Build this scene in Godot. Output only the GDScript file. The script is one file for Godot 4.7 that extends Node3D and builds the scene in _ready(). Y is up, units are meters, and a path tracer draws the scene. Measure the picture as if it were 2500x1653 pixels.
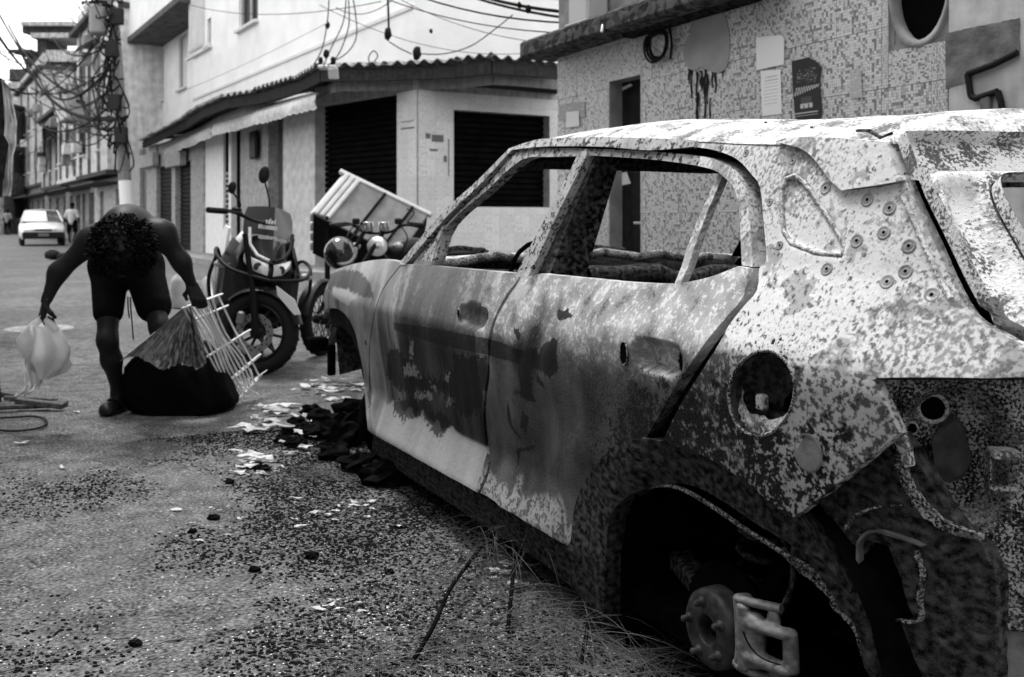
extends Node3D
# A burnt-out car in a narrow street, photographed in black and white.
# World: y up, metres, the camera stands at x = 0, z = 0 and looks along -z.

const F := 2434.0      # focal length in pixels of the 2500 x 1653 photograph
const CX := 1250.0
const HY := 535.0      # row of the horizon
const EYE := 1.05      # height of the lens above the road
const UPV := Vector3(0, 1, 0)

var mats := {}
var names := {}
var rng := RandomNumberGenerator.new()

# ---------------------------------------------------------------- pixels to places
func px(u: float, v: float, z: float) -> Vector3:
	return Vector3((u - CX) / F * z, EYE - (v - HY) / F * z, -z)

func on_ground(u: float, v: float, y := 0.0) -> Vector3:
	return px(u, v, (EYE - y) * F / (v - HY))

func at_height(u: float, v: float, y: float) -> Vector3:
	return px(u, v, (y - EYE) * F / (HY - v))

# ---------------------------------------------------------------- mesh builder
class MB:
	var v := PackedVector3Array()
	var n := PackedVector3Array()
	var t := PackedVector2Array()
	func tri(a: Vector3, b: Vector3, c: Vector3, na: Vector3, nb: Vector3, nc: Vector3, ta := Vector2.ZERO, tb := Vector2.ZERO, tc := Vector2.ZERO) -> void:
		if (b - a).cross(c - a).dot(na + nb + nc) > 0.0:
			v.append(a); v.append(c); v.append(b)
			n.append(na); n.append(nc); n.append(nb)
			t.append(ta); t.append(tc); t.append(tb)
		else:
			v.append(a); v.append(b); v.append(c)
			n.append(na); n.append(nb); n.append(nc)
			t.append(ta); t.append(tb); t.append(tc)
	func flat(a: Vector3, b: Vector3, c: Vector3) -> void:
		var nn := -(b - a).cross(c - a).normalized()
		tri(a, b, c, nn, nn, nn)
	func quad(a: Vector3, b: Vector3, c: Vector3, d: Vector3) -> void:
		var nn := -(c - a).cross(d - b).normalized()
		tri(a, b, c, nn, nn, nn, Vector2(0, 1), Vector2(1, 1), Vector2(1, 0))
		tri(a, c, d, nn, nn, nn, Vector2(0, 1), Vector2(1, 0), Vector2(0, 0))
	# a box in the frame x (basis + origin), bevelled when bev > 0
	func box(x: Transform3D, size: Vector3, bev := 0.0) -> void:
		var h := size * 0.5
		if bev <= 0.0:
			var p: Array[Vector3] = []
			for k in 8:
				p.append(x * Vector3(h.x if k & 1 else -h.x, h.y if k & 2 else -h.y, h.z if k & 4 else -h.z))
			quad(p[0], p[1], p[3], p[2]); quad(p[5], p[4], p[6], p[7])
			quad(p[4], p[0], p[2], p[6]); quad(p[1], p[5], p[7], p[3])
			quad(p[2], p[3], p[7], p[6]); quad(p[4], p[5], p[1], p[0])
			return
		var i := h - Vector3.ONE * minf(bev, minf(h.x, minf(h.y, h.z)) * 0.98)
		for ax in 3:
			for sg in [-1.0, 1.0]:
				var q: Array[Vector3] = []
				for cc in [[-1, -1], [1, -1], [1, 1], [-1, 1]]:
					var w := Vector3.ZERO
					w[ax] = h[ax] * sg
					w[(ax + 1) % 3] = i[(ax + 1) % 3] * cc[0]
					w[(ax + 2) % 3] = i[(ax + 2) % 3] * cc[1]
					q.append(x * w)
				quad(q[0], q[1], q[2], q[3])
		for ax in 3:   # edges run along ax
			var b := (ax + 1) % 3
			var c := (ax + 2) % 3
			for sb in [-1.0, 1.0]:
				for sc in [-1.0, 1.0]:
					var q: Array[Vector3] = []
					for e in [[-1.0, true], [1.0, true], [1.0, false], [-1.0, false]]:
						var w := Vector3.ZERO
						w[ax] = i[ax] * e[0]
						w[b] = (h[b] if e[1] else i[b]) * sb
						w[c] = (i[c] if e[1] else h[c]) * sc
						q.append(x * w)
					quad(q[0], q[1], q[2], q[3])
		for k in 8:
			var s := Vector3(1 if k & 1 else -1, 1 if k & 2 else -1, 1 if k & 4 else -1)
			flat(x * (Vector3(h.x, i.y, i.z) * s), x * (Vector3(i.x, h.y, i.z) * s), x * (Vector3(i.x, i.y, h.z) * s))
	# a smooth sheet through rows of points
	func sheet(rows: Array, wrap_u := false, wrap_v := false, uvs: Array = []) -> void:
		var nr := rows.size()
		var nc: int = rows[0].size()
		var nn := []
		for r in nr:
			var line := PackedVector3Array()
			line.resize(nc)
			var r0 := (r - 1 + nr) % nr if wrap_v else maxi(r - 1, 0)
			var r1 := (r + 1) % nr if wrap_v else mini(r + 1, nr - 1)
			for c in nc:
				var c0 := (c - 1 + nc) % nc if wrap_u else maxi(c - 1, 0)
				var c1 := (c + 1) % nc if wrap_u else mini(c + 1, nc - 1)
				var du: Vector3 = rows[r][c1] - rows[r][c0]
				var dv: Vector3 = rows[r1][c] - rows[r0][c]
				if du.length_squared() < 1e-14:
					var rr := r1 if r1 != r else r0
					du = rows[rr][c1] - rows[rr][c0]
				if dv.length_squared() < 1e-14:
					dv = rows[r1][c1] - rows[r0][c0]
				line[c] = du.cross(dv).normalized()
			nn.append(line)
		for r in (nr if wrap_v else nr - 1):
			var q := (r + 1) % nr
			for c in (nc if wrap_u else nc - 1):
				var d := (c + 1) % nc
				var ua := Vector2(float(c) / nc, float(r) / nr)
				var ub := Vector2(float(c + 1) / nc, float(r) / nr)
				var uc := Vector2(float(c + 1) / nc, float(r + 1) / nr)
				var ud := Vector2(float(c) / nc, float(r + 1) / nr)
				if uvs:
					ua = uvs[r][c]; ub = uvs[r][d]; uc = uvs[q][d]; ud = uvs[q][c]
				tri(rows[r][c], rows[r][d], rows[q][d], nn[r][c], nn[r][d], nn[q][d], ua, ub, uc)
				tri(rows[r][c], rows[q][d], rows[q][c], nn[r][c], nn[q][d], nn[q][c], ua, uc, ud)
	# a tube along points; rad is a number or one number per point
	func tube(p: Array, rad, sides := 8, caps := true, closed := false) -> void:
		var rows := []
		var m := p.size()
		var last := Vector3.ZERO
		for k in m:
			var d: Vector3
			if closed:
				d = (p[(k + 1) % m] - p[(k - 1 + m) % m]).normalized()
			else:
				d = (p[mini(k + 1, m - 1)] - p[maxi(k - 1, 0)]).normalized()
			var a: Vector3
			if last == Vector3.ZERO:
				a = d.cross(Vector3.UP if absf(d.y) < 0.9 else Vector3.RIGHT).normalized()
			else:
				a = (last - d * last.dot(d)).normalized()
			last = a
			var b := d.cross(a)
			var r: float = rad[k] if rad is Array or rad is PackedFloat32Array else rad
			var row := PackedVector3Array()
			for s in sides:
				var an := TAU * s / sides
				row.append(p[k] + (a * cos(an) + b * sin(an)) * r)
			rows.append(row)
		sheet(rows, true, closed)
		if caps and not closed:
			for e in [0, m - 1]:
				var row: PackedVector3Array = rows[e]
				for s in range(1, sides - 1):
					flat(row[0], row[s], row[s + 1])
	# a profile of (radius, height) turned about the y axis of the frame x
	func lathe(prof: Array, x: Transform3D, sides := 16, wrap := false) -> void:
		var rows := []
		for q in prof:
			var row := PackedVector3Array()
			for s in sides:
				var an := TAU * s / sides
				row.append(x * Vector3(cos(an) * q.x, q.y, sin(an) * q.x))
			rows.append(row)
		sheet(rows, true, wrap)
	# a flat polygon in the xy plane of the frame x, depth thick towards -z
	func prism(poly: PackedVector2Array, depth: float, x: Transform3D) -> void:
		var idx := Geometry2D.triangulate_polygon(poly)
		for k in range(0, idx.size(), 3):
			for z in [0.0, -depth]:
				var a := poly[idx[k]]
				var b := poly[idx[k + 1]]
				var c := poly[idx[k + 2]]
				flat(x * Vector3(a.x, a.y, z), x * Vector3(b.x, b.y, z), x * Vector3(c.x, c.y, z))
				if depth == 0.0:
					break
		if depth != 0.0:
			for k in poly.size():
				var a := poly[k]
				var b := poly[(k + 1) % poly.size()]
				quad(x * Vector3(a.x, a.y, 0), x * Vector3(b.x, b.y, 0), x * Vector3(b.x, b.y, -depth), x * Vector3(a.x, a.y, -depth))
	func blob(c: Vector3, r: Vector3, rough := 0.0, seed_ := 1, rows_ := 7, cols := 10) -> void:
		var g := RandomNumberGenerator.new()
		g.seed = seed_
		var rows := []
		for k in rows_ + 1:
			var th := PI * k / rows_
			var row := PackedVector3Array()
			for s in cols:
				var an := TAU * s / cols
				var q := 1.0 + g.randf_range(-rough, rough)
				if k == 0 or k == rows_:
					q = 1.0
				row.append(c + Vector3(sin(th) * cos(an) * r.x, cos(th) * r.y, sin(th) * sin(an) * r.z) * q)
			rows.append(row)
		sheet(rows, true)
	func mesh() -> ArrayMesh:
		var a := []
		a.resize(Mesh.ARRAY_MAX)
		a[Mesh.ARRAY_VERTEX] = v
		a[Mesh.ARRAY_NORMAL] = n
		a[Mesh.ARRAY_TEX_UV] = t
		var m := ArrayMesh.new()
		m.add_surface_from_arrays(Mesh.PRIMITIVE_TRIANGLES, a)
		return m

# ---------------------------------------------------------------- nodes
func numbered(called: String) -> String:
	if not names.has(called):
		names[called] = 0
		return called
	names[called] += 1
	return "%s_%03d" % [called, names[called]]

func put(called: String, mb, m: Material, parent: Node = self) -> MeshInstance3D:
	var o := MeshInstance3D.new()
	o.mesh = mb.mesh() if mb is MB else mb
	o.material_override = m
	o.name = numbered(called) if parent == self else called
	parent.add_child(o, true)
	return o

func tag(o: Node, label: String, category: String, group := "", kind := "") -> Node:
	o.set_meta("label", label)
	o.set_meta("category", category)
	if group: o.set_meta("group", group)
	if kind: o.set_meta("kind", kind)
	return o

func thing(called: String, label: String, category: String, at := Vector3.ZERO, turn := 0.0, group := "") -> Node3D:
	var o := Node3D.new()
	o.name = numbered(called)
	add_child(o)
	o.position = at
	o.rotation.y = turn
	tag(o, label, category, group)
	return o

func struct(called: String, mb, m: Material) -> MeshInstance3D:
	var o := put(called, mb, m)
	o.set_meta("kind", "structure")
	o.set_meta("label", called.replace("_", " ") + " of the street scene")
	return o

func frame(o: Vector3, right: Vector3, up := UPV) -> Transform3D:
	return Transform3D(Basis(right, up, right.cross(up)), o)

func at(o: Vector3) -> Transform3D:
	return Transform3D(Basis.IDENTITY, o)

# a box stretched from a to b, w wide and h high
func beam(mb: MB, a: Vector3, b: Vector3, w: float, h: float, bev := 0.0, up := UPV) -> void:
	var d := (b - a).normalized()
	var s := d.cross(up if absf(d.dot(up)) < 0.99 else Vector3.RIGHT).normalized()
	mb.box(Transform3D(Basis(d, s.cross(d), s), (a + b) * 0.5), Vector3((b - a).length(), h, w), bev)

func curve(p: Array, steps := 6, closed := false) -> Array:
	var out := []
	var n := p.size()
	for k in (n if closed else n - 1):
		var p0 = p[(k - 1 + n) % n] if closed else p[maxi(k - 1, 0)]
		var p1 = p[k]
		var p2 = p[(k + 1) % n]
		var p3 = p[(k + 2) % n] if closed else p[mini(k + 2, n - 1)]
		for s in steps:
			var t := float(s) / steps
			out.append(0.5 * ((2.0 * p1) + (p2 - p0) * t + (2.0 * p0 - 5.0 * p1 + 4.0 * p2 - p3) * t * t + (3.0 * p1 - p0 - 3.0 * p2 + p3) * t * t * t))
	if not closed:
		out.append(p[n - 1])
	return out

func sag(a: Vector3, b: Vector3, drop: float, n := 10) -> Array:
	var out := []
	for k in n + 1:
		var t := float(k) / n
		out.append(a.lerp(b, t) - UPV * drop * 4.0 * t * (1.0 - t))
	return out

# ---------------------------------------------------------------- materials
func g(lin: float) -> Color:      # a grey of the given linear reflectance
	return Color(lin, lin, lin).linear_to_srgb()

func noise(freq: float, octaves := 3, seed_ := 1, kind := FastNoiseLite.TYPE_SIMPLEX_SMOOTH, gain := 0.5) -> FastNoiseLite:
	var f := FastNoiseLite.new()
	f.noise_type = kind
	f.frequency = freq
	f.seed = seed_
	f.fractal_type = FastNoiseLite.FRACTAL_FBM
	f.fractal_octaves = octaves
	f.fractal_gain = gain
	return f

func bytes(freq: float, octaves: int, seed_: int, w: int, h: int, seamless := false, kind := FastNoiseLite.TYPE_SIMPLEX_SMOOTH, gain := 0.5) -> PackedByteArray:
	var im: Image
	if seamless:
		im = noise(freq, octaves, seed_, kind, gain).get_seamless_image(w, h, false, false, 0.12, true)
	else:
		im = noise(freq, octaves, seed_, kind, gain).get_image(w, h, false, false, true)
	im.convert(Image.FORMAT_L8)
	return im.get_data()

func grey_tex(data: PackedByteArray, w: int, h: int) -> ImageTexture:
	return ImageTexture.create_from_image(Image.create_from_data(w, h, false, Image.FORMAT_L8, data))

# a plain painted or plastic surface
func plain(key: String, lin: float, rough := 0.6, metal := 0.0, spec := 0.5) -> StandardMaterial3D:
	if mats.has(key):
		return mats[key]
	var m := StandardMaterial3D.new()
	m.albedo_color = g(lin)
	m.roughness = rough
	m.metallic = metal
	m.metallic_specular = spec if lin > 0.06 or spec != 0.5 else 0.10
	mats[key] = m
	return m

# a mottled surface: two greys mixed by noise, world scale, with fine relief
func mottled(key: String, dark: float, light: float, scale := 1.0, rough := 0.85, relief := 0.2, tex := "mottle") -> StandardMaterial3D:
	if mats.has(key):
		return mats[key]
	var m := StandardMaterial3D.new()
	m.albedo_texture = ramp_tex(tex, dark, light)
	m.uv1_triplanar = true
	m.uv1_world_triplanar = true
	m.uv1_scale = Vector3.ONE * scale
	m.roughness = rough
	m.metallic_specular = 0.06 if light < 0.07 else 0.3
	if relief > 0.0:
		m.heightmap_enabled = true
		m.heightmap_texture = ramp_tex(tex, 0.0, 1.0)
		m.heightmap_scale = relief
	mats[key] = m
	return m

var raw := {}
var ramped := {}
func raw_noise(key: String) -> PackedByteArray:
	if raw.has(key):
		return raw[key]
	var d: PackedByteArray
	match key:
		"mottle":      # soft clouds over fine grain
			d = bytes(0.008, 5, 11, 512, 512, true)
			var e := bytes(0.12, 3, 12, 512, 512, true)
			for k in d.size():
				d[k] = clampi((d[k] * 3 + e[k]) / 4, 0, 255)
		"grain":
			d = bytes(0.09, 4, 21, 512, 512, true)
		"patch":       # hard-edged flakes
			d = bytes(0.02, 5, 31, 512, 512, true)
			for k in d.size():
				d[k] = clampi(int((d[k] - 128) * 5.0 + 128), 0, 255)
		"flecks":      # mostly dark, a few pale specks in clusters
			d = bytes(0.16, 3, 51, 512, 512, true)
			var e := bytes(0.012, 4, 52, 512, 512, true)
			for k in d.size():
				d[k] = clampi(int((d[k] * 0.55 + e[k] * 0.55 - 128) * 4.0 + 60), 0, 255)
		"streak":      # stretched upright
			var im: Image = noise(0.03, 4, 41).get_seamless_image(512, 64, false, false, 0.15, true)
			im.convert(Image.FORMAT_L8)
			im.resize(512, 512, Image.INTERPOLATE_CUBIC)
			d = im.get_data()
			var e := bytes(0.02, 4, 42, 512, 512, true)
			for k in d.size():
				d[k] = clampi((d[k] + e[k]) / 2, 0, 255)
	raw[key] = d
	return d

func ramp_tex(key: String, dark: float, light: float) -> ImageTexture:
	var id := "%s %.3f %.3f" % [key, dark, light]
	if ramped.has(id):
		return ramped[id]
	var d := raw_noise(key)
	var lut := PackedByteArray()
	for k in 256:
		var t := smoothstep(0.1, 0.9, k / 255.0)
		if dark == 0.0 and light == 1.0:
			lut.append(k)
		else:
			lut.append(int(g(lerpf(dark, light, t)).r * 255.0))
	var o := PackedByteArray()
	o.resize(d.size())
	for k in d.size():
		o[k] = lut[d[k]]
	ramped[id] = grey_tex(o, 512, 512)
	return ramped[id]

# ---------------------------------------------------------------- walls
# a wall standing on the line through o along right (as seen from the street); openings are Rect2 in (along, up)
class Wall:
	var o: Vector3
	var r: Vector3
	var n: Vector3
	func _init(o_: Vector3, r_: Vector3):
		o = o_
		r = r_.normalized()
		n = r.cross(Vector3.UP)
		if n.dot(-o) < 0.0:
			n = -n
	func p(s: float, y: float, out := 0.0) -> Vector3:
		return o + r * s + Vector3.UP * y + n * out
	func fr(s: float, y: float, out := 0.0) -> Transform3D:   # x along, y up, z out
		return Transform3D(Basis(r, Vector3.UP, n), p(s, y, out))

func hit(w: Wall, u: float, v: float, out := 0.0) -> Vector2:
	var d := px(u, v, 1.0) - Vector3(0, EYE, 0)
	var q := w.o + w.n * out - Vector3(0, EYE, 0)
	var t := q.dot(w.n) / d.dot(w.n)
	var h := d * t - q
	return Vector2(h.dot(w.r), h.y)

func wall_mesh(w: Wall, s0: float, s1: float, y0: float, y1: float, holes: Array, depth: float) -> MB:
	var mb := MB.new()
	var xs := [s0, s1]
	var ys := [y0, y1]
	for h in holes:
		for e in [h.position.x, h.end.x]:
			if e > s0 and e < s1: xs.append(e)
		for e in [h.position.y, h.end.y]:
			if e > y0 and e < y1: ys.append(e)
	xs.sort()
	ys.sort()
	for i in xs.size() - 1:
		for j in ys.size() - 1:
			if xs[i + 1] - xs[i] < 1e-4 or ys[j + 1] - ys[j] < 1e-4:
				continue
			var c := Vector2((xs[i] + xs[i + 1]) * 0.5, (ys[j] + ys[j + 1]) * 0.5)
			var open := false
			for h in holes:
				if h.has_point(c): open = true
			if open: continue
			for o in [0.0, -depth]:
				mb.quad(w.p(xs[i], ys[j], o), w.p(xs[i + 1], ys[j], o), w.p(xs[i + 1], ys[j + 1], o), w.p(xs[i], ys[j + 1], o))
	var loops := holes.duplicate()
	loops.append(Rect2(s0, y0, s1 - s0, y1 - y0))
	for h in loops:
		var a: Vector2 = h.position
		var b: Vector2 = h.end
		for e in [[a.x, a.y, b.x, a.y], [b.x, a.y, b.x, b.y], [b.x, b.y, a.x, b.y], [a.x, b.y, a.x, a.y]]:
			mb.quad(w.p(e[0], e[1]), w.p(e[2], e[3]), w.p(e[2], e[3], -depth), w.p(e[0], e[1], -depth))
	return mb

func wbox(w: Wall, s0: float, s1: float, y0: float, y1: float, o0: float, o1: float, bev := 0.0) -> MB:
	var mb := MB.new()
	mb.box(w.fr((s0 + s1) * 0.5, (y0 + y1) * 0.5, (o0 + o1) * 0.5), Vector3(s1 - s0, y1 - y0, absf(o1 - o0)), bev)
	return mb

# ---------------------------------------------------------------- the picture
func _ready() -> void:
	rng.seed = 7
	camera_and_light()
	build_ground()
	build_tile_house()
	build_corner_shop()
	build_white_house()
	build_far_street()
	build_suv()
	build_bikes()
	build_people()
	build_street_things()
	build_wires()
	build_litter()

func camera_and_light() -> void:
	var c := Camera3D.new()
	c.name = "camera"
	c.projection = Camera3D.PROJECTION_FRUSTUM
	c.keep_aspect = Camera3D.KEEP_HEIGHT
	c.near = 0.05
	c.far = 400.0
	c.size = c.near * 1653.0 / F
	c.frustum_offset = Vector2(0, -(826.5 - HY) / F * c.near)
	c.position = Vector3(0, EYE, 0)
	var at_ := CameraAttributesPhysical.new()
	at_.frustum_focal_length = 35.0
	at_.frustum_focus_distance = 2.25
	at_.exposure_aperture = 6.3
	at_.exposure_shutter_speed = 100.0
	at_.exposure_sensitivity = 100.0
	c.attributes = at_
	add_child(c)
	c.current = true
	var e := Environment.new()
	e.background_mode = Environment.BG_SKY
	var sm := ProceduralSkyMaterial.new()
	sm.sky_top_color = g(0.86)
	sm.sky_horizon_color = g(0.95)
	sm.ground_bottom_color = g(0.10)
	sm.ground_horizon_color = g(0.16)
	sm.sun_angle_max = 1.0
	var sky := Sky.new()
	sky.sky_material = sm
	e.sky = sky
	e.background_energy_multiplier = 1.0
	e.tonemap_mode = Environment.TONE_MAPPER_LINEAR
	e.tonemap_exposure = 2.5
	e.sdfgi_enabled = true
	e.ssao_enabled = true
	e.ssil_enabled = true
	var w := WorldEnvironment.new()
	w.name = "world_environment"
	w.environment = e
	add_child(w)
	var s := DirectionalLight3D.new()
	s.name = "sun"
	s.light_energy = 0.5
	s.light_angular_distance = 14.0
	s.light_color = Color(1, 1, 1)
	s.shadow_enabled = true
	add_child(s)
	# the bright part of the overcast sky stands high, beyond the car's roof and a little to the left
	s.look_at_from_position(Vector3(-1.6, 6.0, -2.2), Vector3.ZERO, UPV)

# ---------------------------------------------------------------- ground
func build_ground() -> void:
	var n := 1024
	var a := bytes(0.011, 5, 61, n, n)      # wide patches
	var b := bytes(0.05, 4, 62, n, n)
	var fine := bytes(0.2, 3, 63, n, n)
	var d := PackedByteArray()
	d.resize(n * n)
	var span := 20.0
	for j in n:
		var z := (j + 0.5) / n * span
		for i in n:
			var x := (i + 0.5) / n * span - 10.0
			var k := j * n + i
			var v := 0.70 + (a[k] - 128) / 128.0 * 0.16 + (b[k] - 128) / 128.0 * 0.05
			# old oil and tar spots, anywhere on the road
			v *= 1.0 - 0.28 * smoothstep(0.60, 0.68, b[k] / 255.0 * 0.6 + fine[k] / 255.0 * 0.25 + a[k] / 255.0 * 0.2)
			# pale worn bands across the road further up
			if z > 6.5:
				v += 0.06 * smoothstep(110.0, 190.0, float(a[k]))
			d[k] = clampi(int(g(clampf(v, 0.02, 1.0)).r * 255.0), 0, 255)
	var m := StandardMaterial3D.new()
	m.albedo_texture = asphalt_tex()
	m.uv1_triplanar = true
	m.uv1_world_triplanar = true
	m.uv1_scale = Vector3.ONE * 0.36
	m.roughness = 0.85
	m.metallic_specular = 0.25
	m.heightmap_enabled = true
	m.heightmap_texture = m.albedo_texture
	m.heightmap_scale = 0.7
	m.detail_enabled = true
	m.detail_blend_mode = BaseMaterial3D.BLEND_MODE_MUL
	m.detail_albedo = grey_tex(d, n, n)
	m.detail_uv_layer = BaseMaterial3D.DETAIL_UV_2
	mats["road"] = m
	var v := PackedVector3Array()
	var nn := PackedVector3Array()
	var t2 := PackedVector2Array()
	var t1 := PackedVector2Array()
	var xs := [-150.0, -60.0, -20.0, -10.0, -5.0, 0.0, 5.0, 10.0, 20.0, 60.0, 150.0]
	var zs := [-150.0, -60.0, -20.0, 0.0, 5.0, 10.0, 20.0, 40.0, 60.0, 100.0, 200.0]
	for i in xs.size() - 1:
		for j in zs.size() - 1:
			for c in [[0, 0], [1, 0], [1, 1], [0, 0], [1, 1], [0, 1]]:
				var x: float = xs[i + c[0]]
				var z: float = zs[j + c[1]]
				v.append(Vector3(x, 0, -z))
				nn.append(UPV)
				t1.append(Vector2(x, z))
				t2.append(Vector2((x + 10.0) / span, z / span))
	# clockwise seen from above
	for k in range(0, v.size(), 3):
		if (v[k + 1] - v[k]).cross(v[k + 2] - v[k]).y > 0.0:
			var q := v[k + 1]; v[k + 1] = v[k + 2]; v[k + 2] = q
			var p := t2[k + 1]; t2[k + 1] = t2[k + 2]; t2[k + 2] = p
	var arr := []
	arr.resize(Mesh.ARRAY_MAX)
	arr[Mesh.ARRAY_VERTEX] = v
	arr[Mesh.ARRAY_NORMAL] = nn
	arr[Mesh.ARRAY_TEX_UV] = t1
	arr[Mesh.ARRAY_TEX_UV2] = t2
	var am := ArrayMesh.new()
	am.add_surface_from_arrays(Mesh.PRIMITIVE_TRIANGLES, arr)
	struct("road", am, m)
	# pavements: slabs with a kerb, along the tiled house and round the corner shop
	var conc := mottled("concrete", 0.16, 0.30, 0.5, 0.9, 0.3)
	var mb := MB.new()
	var dd := Vector3(-0.4427, 0, -0.8967)
	var nr := Vector3(-0.8967, 0, 0.4427)
	var c0 := Vector3(0.40, 0, -8.53)
	mb.box(Transform3D(Basis(dd, UPV, dd.cross(UPV)), c0 - dd * 2.2 + nr * 0.30 + UPV * 0.05), Vector3(6.4, 0.14, 0.66), 0.015)
	struct("pavement", mb, conc)
	mb = MB.new()
	var line := [Vector3(-15.6, 0, -38.0), Vector3(-4.6, 0, -18.6), Vector3(-1.4, 0, -15.2), Vector3(3.4, 0, -18.2)]
	var back := [Vector3(-14.0, 0, -38.0), Vector3(-3.2, 0, -18.9), Vector3(-1.5, 0, -16.8), Vector3(3.0, 0, -19.6)]
	for k in 3:
		for y in [0.13]:
			mb.quad(line[k] + UPV * y, line[k + 1] + UPV * y, back[k + 1] + UPV * y, back[k] + UPV * y)
		mb.quad(line[k], line[k + 1], line[k + 1] + UPV * 0.13, line[k] + UPV * 0.13)
	struct("pavement_corner", mb, conc)

func asphalt_tex() -> ImageTexture:
	var n := 1024
	var a := bytes(0.02, 4, 71, n, n, true)
	var b := bytes(0.16, 3, 72, n, n, true)
	var d := PackedByteArray()
	d.resize(n * n)
	for k in n * n:
		var v := 0.145 + (a[k] - 128) / 128.0 * 0.07 + (b[k] - 128) / 128.0 * 0.17
		d[k] = clampi(int(g(clampf(v, 0.02, 0.9)).r * 255.0), 0, 255)
	# pale stone chips and dark pits
	var r := RandomNumberGenerator.new()
	r.seed = 5
	for q in 16000:
		var x := r.randi() % n
		var y := r.randi() % n
		var tone := 0.30 + r.randf() * 0.35 if r.randf() < 0.45 else 0.03 + r.randf() * 0.05
		var by := int(g(tone).r * 255.0)
		var s := 1 + r.randi() % 3
		for i in s:
			for j in maxi(1, s - (r.randi() % 2)):
				d[((y + j) % n) * n + (x + i) % n] = by
	return grey_tex(d, n, n)

# ---------------------------------------------------------------- the tiled house on the right
func tile_mat(k: int) -> StandardMaterial3D:
	var key := "tile%d" % k
	if mats.has(key):
		return mats[key]
	var n := 400
	var cells := 20
	var r := RandomNumberGenerator.new()
	r.seed = 900 + k
	var im := Image.create(n, n, false, Image.FORMAT_L8)
	im.fill(g(0.24))
	var c := n / cells
	for i in cells:
		for j in cells:
			var q := r.randf()
			var tone := 0.50 + r.randf() * 0.12
			if q < 0.22: tone = 0.12 + r.randf() * 0.10
			elif q < 0.42: tone = 0.32 + r.randf() * 0.1
			im.fill_rect(Rect2i(i * c + 1, j * c + 1, c - 2, c - 2), g(tone))
			if r.randf() < 0.35:      # dark dots where four squares meet
				im.fill_rect(Rect2i(i * c - 2, j * c - 2, 6, 6), g(0.10))
	var m := StandardMaterial3D.new()
	m.albedo_texture = ImageTexture.create_from_image(im)
	m.roughness = 0.42
	mats[key] = m
	return m

func in_hole(a: Rect2, holes: Array) -> bool:
	for h in holes:
		if h.grow(-0.004).intersects(a):
			return true
	return false

# glazed tiles laid on a wall, each a part of its own; tiles that meet a hole are cut to it
func lay_tiles(w: Wall, s0: float, s1: float, y0: float, y1: float, holes: Array, tw: float, th: float, parent: Node, out: float, mat_fn: Callable) -> void:
	var cache := {}
	var row := 0
	var y := y0
	while y < y1 - 0.01:
		var s := s0
		while s < s1 - 0.01:
			var pieces := [Rect2(s, y, minf(tw, s1 - s), minf(th, y1 - y))]
			for h in holes:
				var nxt := []
				for p in pieces:
					if not h.intersects(p):
						nxt.append(p)
						continue
					if p.position.x < h.position.x: nxt.append(Rect2(p.position.x, p.position.y, h.position.x - p.position.x, p.size.y))
					if p.end.x > h.end.x: nxt.append(Rect2(h.end.x, p.position.y, p.end.x - h.end.x, p.size.y))
					var l := maxf(p.position.x, h.position.x)
					var e := minf(p.end.x, h.end.x)
					if p.position.y < h.position.y: nxt.append(Rect2(l, p.position.y, e - l, h.position.y - p.position.y))
					if p.end.y > h.end.y: nxt.append(Rect2(l, h.end.y, e - l, p.end.y - h.end.y))
				pieces = nxt
			for p in pieces:
				if p.size.x < 0.02 or p.size.y < 0.02:
					continue
				var key := "%.3f %.3f" % [p.size.x, p.size.y]
				if not cache.has(key):
					var mb := MB.new()
					mb.box(Transform3D.IDENTITY, Vector3(p.size.x - 0.0025, p.size.y - 0.0025, 0.012))
					cache[key] = mb.mesh()
				var o := put("tile", cache[key], mat_fn.call(rng.randi() % 4), parent)
				o.transform = parent.global_transform.affine_inverse() * w.fr(p.get_center().x, p.get_center().y, out + rng.randf_range(-0.0012, 0.0012))
			s += tw
		y += th
		row += 1

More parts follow.
